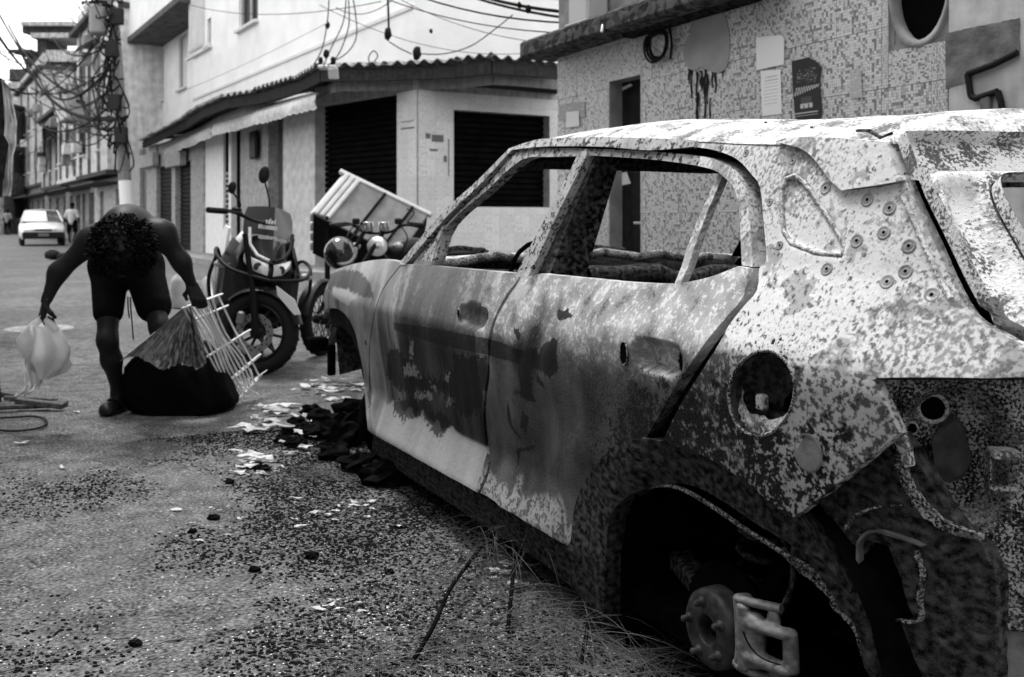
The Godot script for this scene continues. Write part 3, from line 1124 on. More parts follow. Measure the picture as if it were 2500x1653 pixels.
# ---------------------------------------------------------------- the white house over the shop
func build_white_house() -> void:
	var dl := Vector3(-0.517, 0, -0.856)
	var corner := Vector3(-1.76, 0, -18.0)
	var w := Wall.new(corner + dl * 16.4, -dl)
	var wb := Wall.new(corner, Vector3(0.845, 0, -0.535))
	var t := thing("white_house", "tall white rendered house rising above the corner shop", "house", corner + Vector3(-2, 3.4, -3))
	var inv := t.global_transform.affine_inverse()
	var white := mottled("white_render", 0.66, 0.80, 0.25, 0.9, 0.15)
	var shade := mottled("shade_render", 0.50, 0.66, 0.3, 0.9, 0.15, "streak")
	var frame_m := plain("frame_grey", 0.30, 0.5)
	var glass := plain("dark_glass", 0.03, 0.12)
	var holes := []
	var wins := []
	for q in [[583, 630, 74, -60], [506, 515, 112, 48]]:
		var p := hit(w, q[0], q[2])
		var r := hit(w, q[1], q[3])
		r.y = hit(w, q[0], q[3]).y
		var re := Rect2(p.x, p.y, r.x - p.x, maxf(r.y - p.y, 0.3))
		holes.append(re)
		wins.append(re)
	var o := put("wall", wall_mesh(w, 0.0, 16.4, 3.4, 12.5, holes, 0.28), white, t)
	o.transform = inv
	o = put("wall", wall_mesh(wb, 0.006, 12.0, 3.4, 12.5, [], 0.28), white, t)
	o.transform = inv
	for re in wins:
		window(w, re, t, inv, frame_m, glass, 2 if re.size.x > 1.0 else 1)
	# louvred panel at the projecting end
	var l0 := hit(w, 466, 131)
	var l1 := hit(w, 500, 100)
	o = put("louvre_panel", wbox(w, l0.x, l1.x, l0.y, 10.0, 0.005, 0.05), mats["shade_render"], t)
	o.transform = inv
	for k in 7:
		var s := lerpf(l0.x, l1.x, (k + 0.5) / 7.0)
		var b := put("louvre", wbox(w, s - 0.07, s + 0.07, l0.y + 0.03, 9.95, 0.05, 0.085, 0.012), mats["shade_render"], o)
		b.transform = Transform3D.IDENTITY
	# sill below panel and slot, and the thin string course
	var s0 := hit(w, 459, 146)
	o = put("sill", wbox(w, s0.x, hit(w, 518, 118).x, s0.y - 0.05, s0.y + 0.02, 0.0, 0.10), shade, t)
	o.transform = inv
	o = put("string_course", wbox(w, 0.02, 16.35, 4.86, 4.93, 0.0, 0.035), shade, t)
	o.transform = inv
	# the set-back part further up the street, under a jutting upper floor
	var w3 := Wall.new(corner + dl * 26.5 - w.n * 0.9, -dl)
	holes = []
	wins = []
	for q in [[383, 400, 250, 142], [436, 456, 220, 102]]:
		var p := hit(w3, q[0], q[2])
		var r := hit(w3, q[1], q[3])
		var re := Rect2(p.x, p.y, minf(r.x - p.x, 1.6), 2.0)
		holes.append(re)
		wins.append(re)
	o = put("wall", wall_mesh(w3, 0.0, 10.1, 3.4, 8.0, holes, 0.28), white, t)
	o.transform = inv
	for re in wins:
		window(w3, re, t, inv, frame_m, mats["shade_render"], 1)
	o = put("end_wall", wbox(w, -0.001, 0.25, 3.4, 12.5, -4.0, -0.285), shade, t)
	o.transform = inv
	var mb := MB.new()
	mb.box(w3.fr(5.0, 8.12, 0.55), Vector3(10.0, 0.24, 1.6), 0.02)
	o = put("jutting_slab", mb, mottled("slab_dark", 0.05, 0.12, 0.5, 0.9, 0.3), t)
	o.transform = inv
	o = put("upper_wall", wall_mesh(w3, 0.0, 10.0, 8.26, 12.5, [], 0.3), white, t)
	o.transform = inv * Transform3D(Basis.IDENTITY, w3.n * 1.28)
	# the floor below, over the shop fronts, down to the eaves
	o = put("downpipe", wbox(w3, 0.15, 0.32, 3.4, 8.0, 0.0, 0.14), mats["shop_grey"], t)
	o.transform = inv
	mb = MB.new()
	mb.box(w.fr(8.0, 8.0, -6.0), Vector3(16.0, 9.0, 10.0))
	o = put("inner_block", mb, white, t)
	o.transform = inv

func window(w: Wall, re: Rect2, t: Node3D, inv: Transform3D, fm: Material, gm: Material, leaves: int) -> void:
	var wn := Node3D.new()
	wn.name = "window"
	t.add_child(wn, true)
	wn.transform = inv
	var a := re.position
	var b := re.end
	put("pane", wbox(w, a.x, b.x, a.y, b.y, -0.16, -0.14), gm, wn)
	var mb := MB.new()
	var tk := 0.05
	for e in [[a.x, b.x, a.y, a.y + tk], [a.x, b.x, b.y - tk, b.y], [a.x, a.x + tk, a.y + tk, b.y - tk], [b.x - tk, b.x, a.y + tk, b.y - tk]]:
		mb.box(w.fr((e[0] + e[1]) * 0.5, (e[2] + e[3]) * 0.5, -0.11), Vector3(e[1] - e[0], e[3] - e[2], 0.06))
	for k in range(1, leaves):
		var s := lerpf(a.x, b.x, float(k) / leaves)
		mb.box(w.fr(s, (a.y + b.y) * 0.5, -0.10), Vector3(0.09, b.y - a.y - 0.1, 0.05))
	put("frame", mb, fm, wn)
	put("sill", wbox(w, a.x - 0.1, b.x + 0.06, a.y - 0.09, a.y - 0.002, -0.1, 0.12, 0.01), mats["shade_render"], wn)

# ---------------------------------------------------------------- houses further up the street
func build_far_street() -> void:
	var dl := Vector3(-0.517, 0, -0.856)
	var start := Vector3(-15.2, 0, -39.4)
	var w := Wall.new(start + dl * 60.0, -dl)     # s = 60 at the near end
	var frame_m := plain("frame_grey", 0.30, 0.5)
	var glass := plain("dark_glass", 0.03, 0.12)
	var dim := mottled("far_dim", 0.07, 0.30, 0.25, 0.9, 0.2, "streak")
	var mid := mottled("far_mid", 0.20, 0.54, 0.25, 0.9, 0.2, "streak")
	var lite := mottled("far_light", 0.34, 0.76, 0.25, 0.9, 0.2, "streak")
	var dark := mottled("far_dark", 0.03, 0.07, 0.4, 0.9, 0.2)
	# t0, t1, ground height, upper height, jut, tones, label
	var list := [
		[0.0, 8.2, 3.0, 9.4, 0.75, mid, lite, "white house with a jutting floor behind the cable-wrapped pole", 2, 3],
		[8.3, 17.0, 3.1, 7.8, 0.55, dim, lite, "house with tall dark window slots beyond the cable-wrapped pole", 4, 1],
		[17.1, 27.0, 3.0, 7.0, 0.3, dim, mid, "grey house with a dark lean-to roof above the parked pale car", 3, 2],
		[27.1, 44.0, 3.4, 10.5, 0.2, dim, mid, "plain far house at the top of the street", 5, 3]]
	for h in list:
		var s1: float = 60.0 - h[0]
		var s0: float = 60.0 - h[1]
		var t := thing("street_house", h[7], "house", w.p((s0 + s1) * 0.5, 0, -3.0), 0.0, "houses along the far street")
		var inv := t.global_transform.affine_inverse()
		var doors := []
		var n: int = h[8]
		for k in n:
			var c := lerpf(s0, s1, (k + 0.5) / n)
			doors.append(Rect2(c - 0.5, 0.0, 1.0 + 0.5 * (k % 2), 2.3))
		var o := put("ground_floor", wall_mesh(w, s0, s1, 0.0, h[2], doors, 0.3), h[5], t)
		o.transform = inv
		for r in doors:
			o = put("door", wbox(w, r.position.x, r.end.x, 0.0, 2.3, -0.3, -0.24), dark, t)
			o.transform = inv
		var u := Wall.new(w.o + w.n * h[4], w.r)
		var wins := []
		var y: float = h[2] + 0.9
		while y + 1.5 < h[3]:
			for k in n:
				var c := lerpf(s0, s1, (k + 0.5) / n)
				wins.append(Rect2(c - 0.55, y, 0.9 + 0.3 * ((k + 1) % 2), 1.45))
			y += 2.9
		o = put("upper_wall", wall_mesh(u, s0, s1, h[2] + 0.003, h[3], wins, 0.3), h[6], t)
		o.transform = inv
		for r in wins:
			window(u, r, t, inv, frame_m, glass, 2)
		o = put("floor_slab", wbox(u, s0, s1, h[2] - 0.18, h[2], -2.0, 0.06), dark if h[9] != 1 else h[6], t)
		o.transform = inv
		o = put("end_wall", wbox(u, s1 - 0.2, s1 - 0.003, h[2] + 0.006, h[3] - 0.003, -6.0, -0.31), h[6], t)
		o.transform = inv
		o = put("end_wall", wbox(w, s1 - 0.2, s1 - 0.003, 0.0, h[2] - 0.2, -6.0, -0.31), h[5], t)
		o.transform = inv
		if h[9] >= 2:      # parapet and roof slab of the terrace
			o = put("roof_slab", wbox(u, s0 - 0.1, s1 + 0.15, h[3] + 0.002, h[3] + 0.2, -6.0, 0.35), dark, t)
			o.transform = inv
		if h[9] == 3:
			o = put("parapet", wbox(u, s0, s1, h[3] + 0.203, h[3] + 1.0, -0.15, 0.0), h[6], t)
			o.transform = inv
		if h[9] == 2:
			var mb := MB.new()
			mb.quad(u.p(s0, h[3] - 1.5, 1.5), u.p(s1, h[3] - 1.5, 1.5), u.p(s1, h[3] - 0.3, 0.02), u.p(s0, h[3] - 0.3, 0.02))
			mb.quad(u.p(s0, h[3] - 1.58, 1.5), u.p(s1, h[3] - 1.58, 1.5), u.p(s1, h[3] - 0.38, 0.02), u.p(s0, h[3] - 0.38, 0.02))
			mb.quad(u.p(s0, h[3] - 1.58, 1.5), u.p(s1, h[3] - 1.58, 1.5), u.p(s1, h[3] - 1.5, 1.5), u.p(s0, h[3] - 1.5, 1.5))
			o = put("lean_to_roof", mb, dark, t)
			o.transform = inv
		# a balcony with rail, pipes and a window box each
		if h[9] == 3:
			o = put("balcony", wbox(u, s0 + 0.3, s0 + 3.4, h[2] + 2.4, h[2] + 3.4, 0.004, 0.9, 0.03), h[6], t)
			o.transform = inv
		for k in 3:
			var s := s0 + (s1 - s0) * (0.18 + 0.3 * k)
			o = put("drain_pipe", wbox(u, s, s + 0.12, h[2], h[3], 0.0, 0.12), dim, t)
			o.transform = inv
		for k in 5:
			var s := rng.randf_range(s0 + 0.4, s1 - 1.2)
			var cy: float = rng.randf_range(h[2] + 0.4, h[3] - 1.0)
			o = put("cooler_box", wbox(u, s, s + 0.75, cy, cy + 0.5, 0.125, 0.5, 0.03), lite if k % 2 else dim, t)
			o.transform = inv
		for k in 3:
			var s := rng.randf_range(s0 + 0.4, s1 - 2.0)
			var mb2 := MB.new()
			var yy: float = h[2] + 2.5 + 2.9 * (k % 2)
			mb2.quad(u.p(s, yy - 0.5, 0.9), u.p(s + 1.7, yy - 0.5, 0.9), u.p(s + 1.7, yy, 0.13), u.p(s, yy, 0.13))
			mb2.quad(u.p(s, yy - 0.56, 0.9), u.p(s + 1.7, yy - 0.56, 0.9), u.p(s + 1.7, yy - 0.06, 0.13), u.p(s, yy - 0.06, 0.13))
			mb2.quad(u.p(s, yy - 0.56, 0.9), u.p(s + 1.7, yy - 0.56, 0.9), u.p(s + 1.7, yy - 0.5, 0.9), u.p(s, yy - 0.5, 0.9))
			o = put("window_hood", mb2, dark if k != 1 else mid, t)
			o.transform = inv
		o = put("street_canopy", wbox(w, s0 + 0.6, s1 - 1.0, 2.5, 2.58, 0.0, 1.1), dark, t)
		o.transform = inv
	# the houses on our own side of the street, behind and left of the camera: they keep the sky off the near road
	var own := [[Vector3(-3.3, 0, 4.0), Vector3(-6.9, 0, -11.5), "rendered house facing the burnt car from the other side of the street"], [Vector3(7.0, 0, 4.6), Vector3(-3.3, 0, 4.0), "rendered house behind the photographer"]]
	for q in own:
		var ww := Wall.new(q[0], q[1] - q[0])
		var len_: float = (q[1] - q[0]).length()
		var ht := thing("near_house", q[2], "house", (q[0] + q[1]) * 0.5, 0.0, "houses on the photographer's side")
		var hi := ht.global_transform.affine_inverse()
		var op := []
		for k in 4:
			var s := len_ * (k + 0.5) / 4.0
			op.append(Rect2(s - 0.5, 0.0, 1.0, 2.1))
			op.append(Rect2(s - 0.6, 3.6, 1.2, 1.3))
		var hw := put("wall", wall_mesh(ww, 0.0, len_, 0.0, 6.4, op, 0.25), mid, ht)
		hw.transform = hi
		for k in op.size():
			hw = put("door" if k % 2 == 0 else "shutter", wbox(ww, op[k].position.x, op[k].end.x, op[k].position.y, op[k].end.y, -0.2, -0.15), dark, ht)
			hw.transform = hi
		hw = put("roof_slab", wbox(ww, -0.2, len_ + 0.2, 6.4, 6.6, -3.0, 0.5), dark, ht)
		hw.transform = hi
	# the tall house with a roof terrace that closes the view
	var t := thing("terrace_house", "tall unfinished house with an open roof terrace closing the far street", "house", px(110, 560, 82.0) * Vector3(1, 0, 1))
	var inv := t.global_transform.affine_inverse()
	var z := 80.0
	var blocks := [[18, 120, 200, 570, 0.0, mid, "front_wall"], [22, 76, 168, 198, 0.6, dark, "balcony_floor"], [50, 180, 52, 62, 0.8, mid, "roof_slab"], [54, 180, 63, 80, 1.4, dark, "roof_edge"],
		[74, 180, 80, 92, 0.9, mid, "ceiling_beam"], [90, 112, 92, 140, 1.5, dark, "pillar"], [112, 190, 122, 150, 1.2, mid, "parapet"], [62, 100, 142, 168, 1.0, dark, "roof_hood"],
		[84, 168, 146, 178, 1.6, dark, "awning_roof"], [60, 150, 178, 250, 2.2, dim, "side_wall"], [134, 146, 160, 220, 0.7, lite, "column"], [20, 75, 120, 126, 0.3, dark, "rail"]]
	for b in blocks:
		var p := px(b[0], b[3], z + b[4])
		var q := px(b[1], b[2], z + b[4])
		var mb := MB.new()
		var y0 := maxf(p.y, 0.0)
		mb.box(at(Vector3((p.x + q.x) * 0.5, (y0 + q.y) * 0.5, -(z + b[4]) - 2.0)), Vector3(q.x - p.x, q.y - y0, 4.0))
		var o := put(b[6], mb, b[5], t)
		o.transform = inv
	for q in [[30, 44, 260, 320], [52, 66, 255, 318], [30, 44, 380, 430], [56, 70, 390, 430]]:
		var mb := MB.new()
		var a := px(q[0], q[3], z - 0.1)
		var b := px(q[1], q[2], z - 0.1)
		mb.box(at(Vector3((a.x + b.x) * 0.5, (a.y + b.y) * 0.5, -z + 0.02)), Vector3(b.x - a.x, b.y - a.y, 0.1))
		var o := put("window", mb, dark, t)
		o.transform = inv
	# the house on the left side of the far street, mostly beyond the picture's edge
	var t2 := thing("side_house", "low dark house at the left end of the far street", "house", Vector3(-37, 0, -74))
	var mb2 := MB.new()
	mb2.box(at(Vector3(-1.2, 4.5, 0)), Vector3(5.0, 9.0, 8.0))
	put("wall", mb2, dim, t2)
	mb2 = MB.new()
	mb2.box(at(Vector3(-1.2, 9.1, 0)), Vector3(5.6, 0.25, 8.6))
	put("roof", mb2, dark, t2)
	for k in 2:
		mb2 = MB.new()
		mb2.box(at(Vector3(1.32, 2.0 + 3.2 * k, 2.0)), Vector3(0.1, 1.6, 1.2))
		put("window", mb2, dark, t2)

# ---------------------------------------------------------------- the burnt car
# Car axes: x forward from the rear axle, y up from the road, z inward from the left flank (0) to the right flank (WIDE).
const WIDE := 1.78
const CARO := Vector3(0.408, 0, -2.019)
var car_t := Transform3D(Basis(Vector3(-0.4427, 0, -0.8967), UPV, Vector3(0.8967, 0, -0.4427)), CARO)
var dimples := []        # [x, y, rx, ry, depth]
var sunk := PackedVector2Array()
var sunk_box := Rect2()
var dent := FastNoiseLite.new()

func knots(y: float, ys: Array, ws: Array) -> float:
	if y <= ys[0]:
		return ws[0]
	for k in ys.size() - 1:
		if y <= ys[k + 1]:
			return lerpf(ws[k], ws[k + 1], (y - ys[k]) / (ys[k + 1] - ys[k]))
	return ws[-1] + (y - ys[-1]) * 0.6

const YS_D := [0.02, 0.20, 0.34, 0.62, 0.70, 0.88, 1.10, 1.26, 1.34]
const WS_D := [0.060, 0.004, 0.050, 0.008, 0.002, 0.055, 0.135, 0.205, 0.255]
const YS_Q := [0.02, 0.20, 0.34, 0.60, 0.76, 0.80, 0.95, 1.20, 1.34]
const WS_Q := [0.060, 0.045, 0.034, 0.010, 0.000, 0.008, 0.095, 0.185, 0.255]

# how far the flank lies inside the car's widest plane
func flank0(x: float, y: float) -> float:
	var q := smoothstep(1.0, 0.35, x)
	var a := 0.0
	for k in [-0.012, 0.0, 0.012]:
		var d := knots(y + k, YS_D, WS_D)
		if q > 0.0:
			d = lerpf(d, knots(y + k, YS_Q, WS_Q), q)
		a += d
	a /= 3.0
	if x > 2.1:
		a += 0.085 * (x - 2.1) * (x - 2.1)
	if x < -0.15:
		a += 0.42 * (x + 0.15) * (x + 0.15)
	return a

func flank(x: float, y: float) -> float:
	var a := flank0(x, y)
	# heat-buckled skins, most of all the rear door
	if y < 0.92:
		var k := 0.0022
		if x > 0.42 and x < 1.18:
			k = 0.0022 + 0.0085 * smoothstep(0.42, 0.55, x) * smoothstep(1.18, 1.08, x)
		a += k * dent.get_noise_2d(x * 100.0, y * 60.0)
	for d in dimples:
		var e: float = absf(x - d[0]) / d[2]
		var f: float = absf(y - d[1]) / d[3]
		if e < 1.2 and f < 1.2:
			var r := pow(e * e * e + f * f * f, 0.333)
			a += d[4] * smoothstep(1.05, 0.7, r)
	if sunk_box.has_point(Vector2(x, y)):
		var p := Vector2(x, y)
		var near := 9.0
		for k in sunk.size():
			near = minf(near, p.distance_squared_to(Geometry2D.get_closest_point_to_segment(p, sunk[k], sunk[(k + 1) % sunk.size()])))
		near = sqrt(near) * (1.0 if Geometry2D.is_point_in_polygon(p, sunk) else -1.0)
		a += 0.009 * smoothstep(-0.006, 0.006, near)
	return a

# a point of the photograph on the flank, moved inward by off: (x, y) in car axes
func cp(u: float, v: float, off := 0.0) -> Vector2:
	var rt := (u - CX) / F
	var w := 0.0
	var x := 0.0
	var y := 0.0
	for k in 9:
		var n := 1.26 + w + off
		var s := (0.8967 * n - rt * 0.4427 * n) / (0.4427 + rt * 0.8967)
		var z := 0.8967 * s + 0.4427 * n
		x = s - 1.63
		y = EYE - (v - HY) / F * z
		w = lerpf(w, flank0(x, y), 0.8)
	return Vector2(x, y)

func cpoly(pts: Array, steps := 1, off := 0.0) -> PackedVector2Array:
	var src := pts.map(func(e): return Vector2(e[0], e[1]))
	if steps > 1:
		src = curve(src, steps, false)
	var out := PackedVector2Array()
	for q in src:
		out.append(cp(q.x, q.y, off))
	return out

func dense(poly: PackedVector2Array, step: float) -> PackedVector2Array:
	var out := PackedVector2Array()
	for k in poly.size():
		var a := poly[k]
		var b := poly[(k + 1) % poly.size()]
		var n := maxi(1, int(ceil(a.distance_to(b) / step)))
		for j in n:
			out.append(a.lerp(b, float(j) / n))
	return out

func side_uv(x: float, y: float) -> Vector2:
	return Vector2((x + 0.9) / 4.3, (1.45 - y) / 1.45)

# a skin of sheet metal: outline and holes in (x, y), lifted onto the surface z = surf(x, y); flange turns its edges inward
func skin(poly: PackedVector2Array, holes: Array, cell: float, surf: Callable, flange: float, mirror := false) -> MB:
	var mb := MB.new()
	poly = dense(poly, cell * 1.6)
	var hs := []
	for h in holes:
		hs.append(dense(h, cell * 1.2))
	var lo := poly[0]
	var hi := poly[0]
	for p in poly:
		lo = lo.min(p)
		hi = hi.max(p)
	lo -= Vector2.ONE * 0.001
	var nx := int(ceil((hi.x - lo.x) / cell)) + 1
	var ny := int(ceil((hi.y - lo.y) / cell)) + 1
	var touched := {}
	for loop in [poly] + hs:
		for k in loop.size():
			var a: Vector2 = loop[k]
			var b: Vector2 = loop[(k + 1) % loop.size()]
			var m := maxi(2, int(a.distance_to(b) / cell * 6.0))
			for j in m + 1:
				var p := a.lerp(b, float(j) / m)
				touched[Vector2i(int((p.x - lo.x) / cell), int((p.y - lo.y) / cell))] = true
	var pos := {}
	var nor := {}
	var point := func(x: float, y: float) -> Vector3:
		var z: float = surf.call(x, y)
		return Vector3(x, y, WIDE - z if mirror else z)
	var normal := func(x: float, y: float) -> Vector3:
		var e := 0.004
		var gx: float = (surf.call(x + e, y) - surf.call(x - e, y)) / (2 * e)
		var gy: float = (surf.call(x, y + e) - surf.call(x, y - e)) / (2 * e)
		return Vector3(gx, gy, 1.0 if mirror else -1.0).normalized()
	for i in nx:
		for j in ny:
			var key := Vector2i(i, j)
			var a := lo + Vector2(i, j) * cell
			if touched.has(key):
				var parts := Geometry2D.intersect_polygons(PackedVector2Array([a, a + Vector2(cell, 0), a + Vector2(cell, cell), a + Vector2(0, cell)]), poly)
				for h in hs:
					var nxt := []
					for q in parts:
						nxt.append_array(Geometry2D.clip_polygons(q, h))
					parts.assign(nxt)
				for q in parts:
					if Geometry2D.is_polygon_clockwise(q) and hs.size() and q.size() > 8 and false:
						continue
					var idx := Geometry2D.triangulate_polygon(q)
					for k in range(0, idx.size(), 3):
						var e := [q[idx[k]], q[idx[k + 1]], q[idx[k + 2]]]
						mb.tri(point.call(e[0].x, e[0].y), point.call(e[1].x, e[1].y), point.call(e[2].x, e[2].y), normal.call(e[0].x, e[0].y), normal.call(e[1].x, e[1].y), normal.call(e[2].x, e[2].y), side_uv(e[0].x, e[0].y), side_uv(e[1].x, e[1].y), side_uv(e[2].x, e[2].y))
				continue
			var c := a + Vector2.ONE * cell * 0.5
			if not Geometry2D.is_point_in_polygon(c, poly):
				continue
			var out := false
			for h in hs:
				if Geometry2D.is_point_in_polygon(c, h): out = true
			if out:
				continue
			var ks := [key, key + Vector2i(1, 0), key + Vector2i(1, 1), key + Vector2i(0, 1)]
			for k in ks:
				if not pos.has(k):
					var p := lo + Vector2(k) * cell
					pos[k] = point.call(p.x, p.y)
					nor[k] = normal.call(p.x, p.y)
			for f in [[0, 1, 2], [0, 2, 3]]:
				var p0: Vector3 = pos[ks[f[0]]]
				var p1: Vector3 = pos[ks[f[1]]]
				var p2: Vector3 = pos[ks[f[2]]]
				mb.tri(p0, p1, p2, nor[ks[f[0]]], nor[ks[f[1]]], nor[ks[f[2]]], side_uv(p0.x, p0.y), side_uv(p1.x, p1.y), side_uv(p2.x, p2.y))
	if flange > 0.0:
		for loop in [poly] + hs:
			for k in loop.size():
				var a: Vector2 = loop[k]
				var b: Vector2 = loop[(k + 1) % loop.size()]
				var p: Vector3 = point.call(a.x, a.y)
				var q: Vector3 = point.call(b.x, b.y)
				var inw := Vector3(0, 0, -flange if mirror else flange)
				var nn := -(q - p).cross(inw).normalized()
				var side := (b - a).orthogonal().normalized() * flange
				var ai := a + side
				var bi := b + side
				mb.tri(p, q, q + inw, nn, nn, nn, side_uv(a.x, a.y), side_uv(b.x, b.y), side_uv(bi.x, bi.y))
				mb.tri(p, q + inw, p + inw, nn, nn, nn, side_uv(a.x, a.y), side_uv(bi.x, bi.y), side_uv(ai.x, ai.y))
	return mb

# burnt paint of the flank: bare grey steel, white ash, black scale, the body's light and shade painted in as bands, with the marks seen in the photograph
func side_paint() -> void:
	var W := 2048
	var H := 690
	var n1 := bytes(0.0045, 4, 101, W, H)
	var n2 := bytes(0.016, 4, 102, W, H)
	var n3 := bytes(0.33, 3, 103, W, H)
	var n4 := bytes(0.055, 6, 104, W, H, false, FastNoiseLite.TYPE_SIMPLEX, 0.66)
	var n6 := bytes(0.14, 4, 106, W, H, false, FastNoiseLite.TYPE_SIMPLEX, 0.6)
	var im: Image = noise(0.012, 4, 105).get_image(W, 96, false, false, true)
	im.convert(Image.FORMAT_L8)
	im.resize(W, H, Image.INTERPOLATE_CUBIC)
	var n5 := im.get_data()
	var lin := PackedFloat32Array()
	lin.resize(W * H)
	for j in H:
		var y := 1.45 - (j + 0.5) / H * 1.45
		var edge_x := knots(y, [0.40, 0.55, 0.70, 0.79, 0.95, 1.0], [0.40, 0.235, 0.10, 0.018, -0.03, 0.30])
		for i in W:
			var x := (i + 0.5) / W * 4.3 - 0.9
			var k := j * W + i
			var a := n1[k] / 255.0
			var b := n2[k] / 255.0
			var c := n3[k] / 255.0
			var d := n4[k] / 255.0
			var e := n5[k] / 255.0
			var t := 0.0
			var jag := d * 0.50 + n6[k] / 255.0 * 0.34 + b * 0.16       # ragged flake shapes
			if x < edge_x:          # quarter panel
				var up := smoothstep(0.780, 0.788, y + (d - 0.5) * 0.016)  # pale above the crease, dark below: body shading put into the colour
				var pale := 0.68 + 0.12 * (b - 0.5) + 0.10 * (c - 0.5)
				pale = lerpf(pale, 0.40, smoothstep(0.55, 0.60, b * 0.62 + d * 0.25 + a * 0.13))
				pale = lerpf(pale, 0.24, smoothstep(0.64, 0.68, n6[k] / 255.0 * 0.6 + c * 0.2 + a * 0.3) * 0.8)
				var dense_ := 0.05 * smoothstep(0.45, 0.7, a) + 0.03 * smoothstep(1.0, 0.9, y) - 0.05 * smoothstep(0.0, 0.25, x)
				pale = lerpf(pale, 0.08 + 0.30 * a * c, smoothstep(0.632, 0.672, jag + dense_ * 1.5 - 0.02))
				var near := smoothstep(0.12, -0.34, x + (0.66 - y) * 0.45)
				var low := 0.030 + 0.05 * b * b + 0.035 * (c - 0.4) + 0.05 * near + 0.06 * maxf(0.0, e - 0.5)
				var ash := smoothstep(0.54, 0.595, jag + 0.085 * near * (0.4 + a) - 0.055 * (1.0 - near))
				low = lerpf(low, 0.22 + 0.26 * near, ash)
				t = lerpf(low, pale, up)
				# near-black close to the arch, with ragged edges
				var arch_dist := Vector2(x - 0.02, y - 0.16).length() + (jag - 0.5) * 0.75 + (b - 0.5) * 0.25
				t = lerpf(0.012 + 0.03 * c * c, t, smoothstep(0.485, 0.500, arch_dist))
			elif x < 1.19:                                     # rear door
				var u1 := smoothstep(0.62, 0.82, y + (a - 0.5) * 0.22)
				t = lerpf(0.075 + 0.13 * (a - 0.45) + 0.05 * (b - 0.5), 0.34 + 0.34 * (b - 0.5), u1)  # darker middle, brighter top: shading of the bulged door painted in
				t = lerpf(t, 0.62, smoothstep(0.55, 0.58, jag) * u1)
				t = lerpf(t, 0.06, smoothstep(0.615, 0.63, jag * 0.5 + (1.0 - b) * 0.5) * 0.7)
				t += 0.035 * smoothstep(0.52, 0.6, c)
				t = lerpf(t, 0.36 - 0.25 * smoothstep(0.5, 0.56, jag), smoothstep(0.30, 0.26, y + (b - 0.5) * 0.10))  # pale foot: light on the outward slope, painted into the tone
				t += 0.07 * (e - 0.5)
				var arch_dist2 := Vector2(x - 0.02, y - 0.16).length() + (jag - 0.5) * 0.6 + (a - 0.5) * 0.25
				t = lerpf(0.014 + 0.04 * c * c, t, smoothstep(0.465, 0.480, arch_dist2))  # same near-black round the arch
			elif x < 2.16:                                     # front door
				var u2 := smoothstep(0.60, 0.86, y)
				t = lerpf(0.035, 0.20, u2) + 0.09 * (e - 0.5) + 0.03 * (a - 0.5)  # dark middle under a paler top: shade and dark reflection put into colour
				t += 0.24 * smoothstep(1.90, 2.12, x + (e - 0.5) * 0.25) * (0.5 + 0.9 * e)
				t = lerpf(t, 0.38 + 0.16 * (e - 0.5) + 0.08 * (c - 0.5), smoothstep(0.345, 0.330, y + (b - 0.5) * 0.06 * smoothstep(1.3, 1.6, x)))  # paler lower band: painted light where the door slopes outward
				t += 0.14 * smoothstep(0.58, 0.68, d * 0.4 + e * 0.6) * u2
			else:                                              # wing
				t = 0.24 + 0.30 * (e - 0.5) + 0.14 * (b - 0.5) + 0.22 * smoothstep(0.72, 0.86, y)
			if y > 0.90 and x > 0.3:                           # pillars and rails: ash with fine black cracks
				t = 0.40 + 0.26 * (b - 0.5)
				t = lerpf(t, 0.045, smoothstep(0.555, 0.575, jag))
			# grain everywhere
			t += (c - 0.5) * 0.07 * (0.4 + t)
			lin[k] = clampf(t, 0.012, 0.84)
	# the band where a rubbing strip sat
	var mark := func(pts: Array, tone: float, keep: float, wob: float):
		var poly := cpoly(pts)
		var lo := poly[0]
		var hi := poly[0]
		for p in poly:
			lo = lo.min(p)
			hi = hi.max(p)
		lo -= Vector2.ONE * 0.03
		hi += Vector2.ONE * 0.03
		for j in range(maxi(0, int((1.45 - hi.y) / 1.45 * H)), mini(H, int((1.45 - lo.y) / 1.45 * H))):
			for i in range(maxi(0, int((lo.x + 0.9) / 4.3 * W)), mini(W, int((hi.x + 0.9) / 4.3 * W))):
				var k := j * W + i
				var p := Vector2((i + 0.5) / W * 4.3 - 0.9, 1.45 - (j + 0.5) / H * 1.45)
				p += Vector2(n2[k] - 128, n4[k] - 128) * wob
				if Geometry2D.is_point_in_polygon(p, poly):
					lin[k] = lin[k] * keep + tone * (0.7 + n3[k] / 400.0)
	mark.call([[960, 786], [1085, 806], [1198, 828], [1262, 850], [1362, 882], [1358, 906], [1250, 884], [1196, 868], [1070, 842], [962, 806]], 0.008, 0.30, 0.00002)
	var f := func(q: Array): return q.map(func(e): return [e[0] / 2.24 + 740.0, e[1] / 2.24 + 560.0])
	for q in [[[1160, 530], [1200, 570], [1185, 610], [1165, 570]],
		[[1215, 650], [1270, 645], [1275, 690], [1300, 640], [1390, 590], [1390, 740], [1400, 760], [1360, 820], [1310, 780], [1240, 760], [1250, 870], [1240, 930], [1200, 880], [1180, 770], [1205, 720]],
		[[1140, 890], [1200, 880], [1250, 900], [1265, 950], [1230, 940], [1190, 900]],
		[[1125, 930], [1135, 1000], [1150, 1080], [1210, 1140], [1190, 1145], [1130, 1090], [1110, 1010]],
		[[1205, 990], [1240, 1030], [1225, 1110], [1195, 1080]], [[1270, 790], [1310, 830], [1325, 870], [1270, 840]],
		[[1390, 450], [1440, 435], [1470, 470], [1420, 500], [1395, 490]], [[1160, 1200], [1275, 1180], [1270, 1210], [1180, 1215], [1165, 1300]]]:
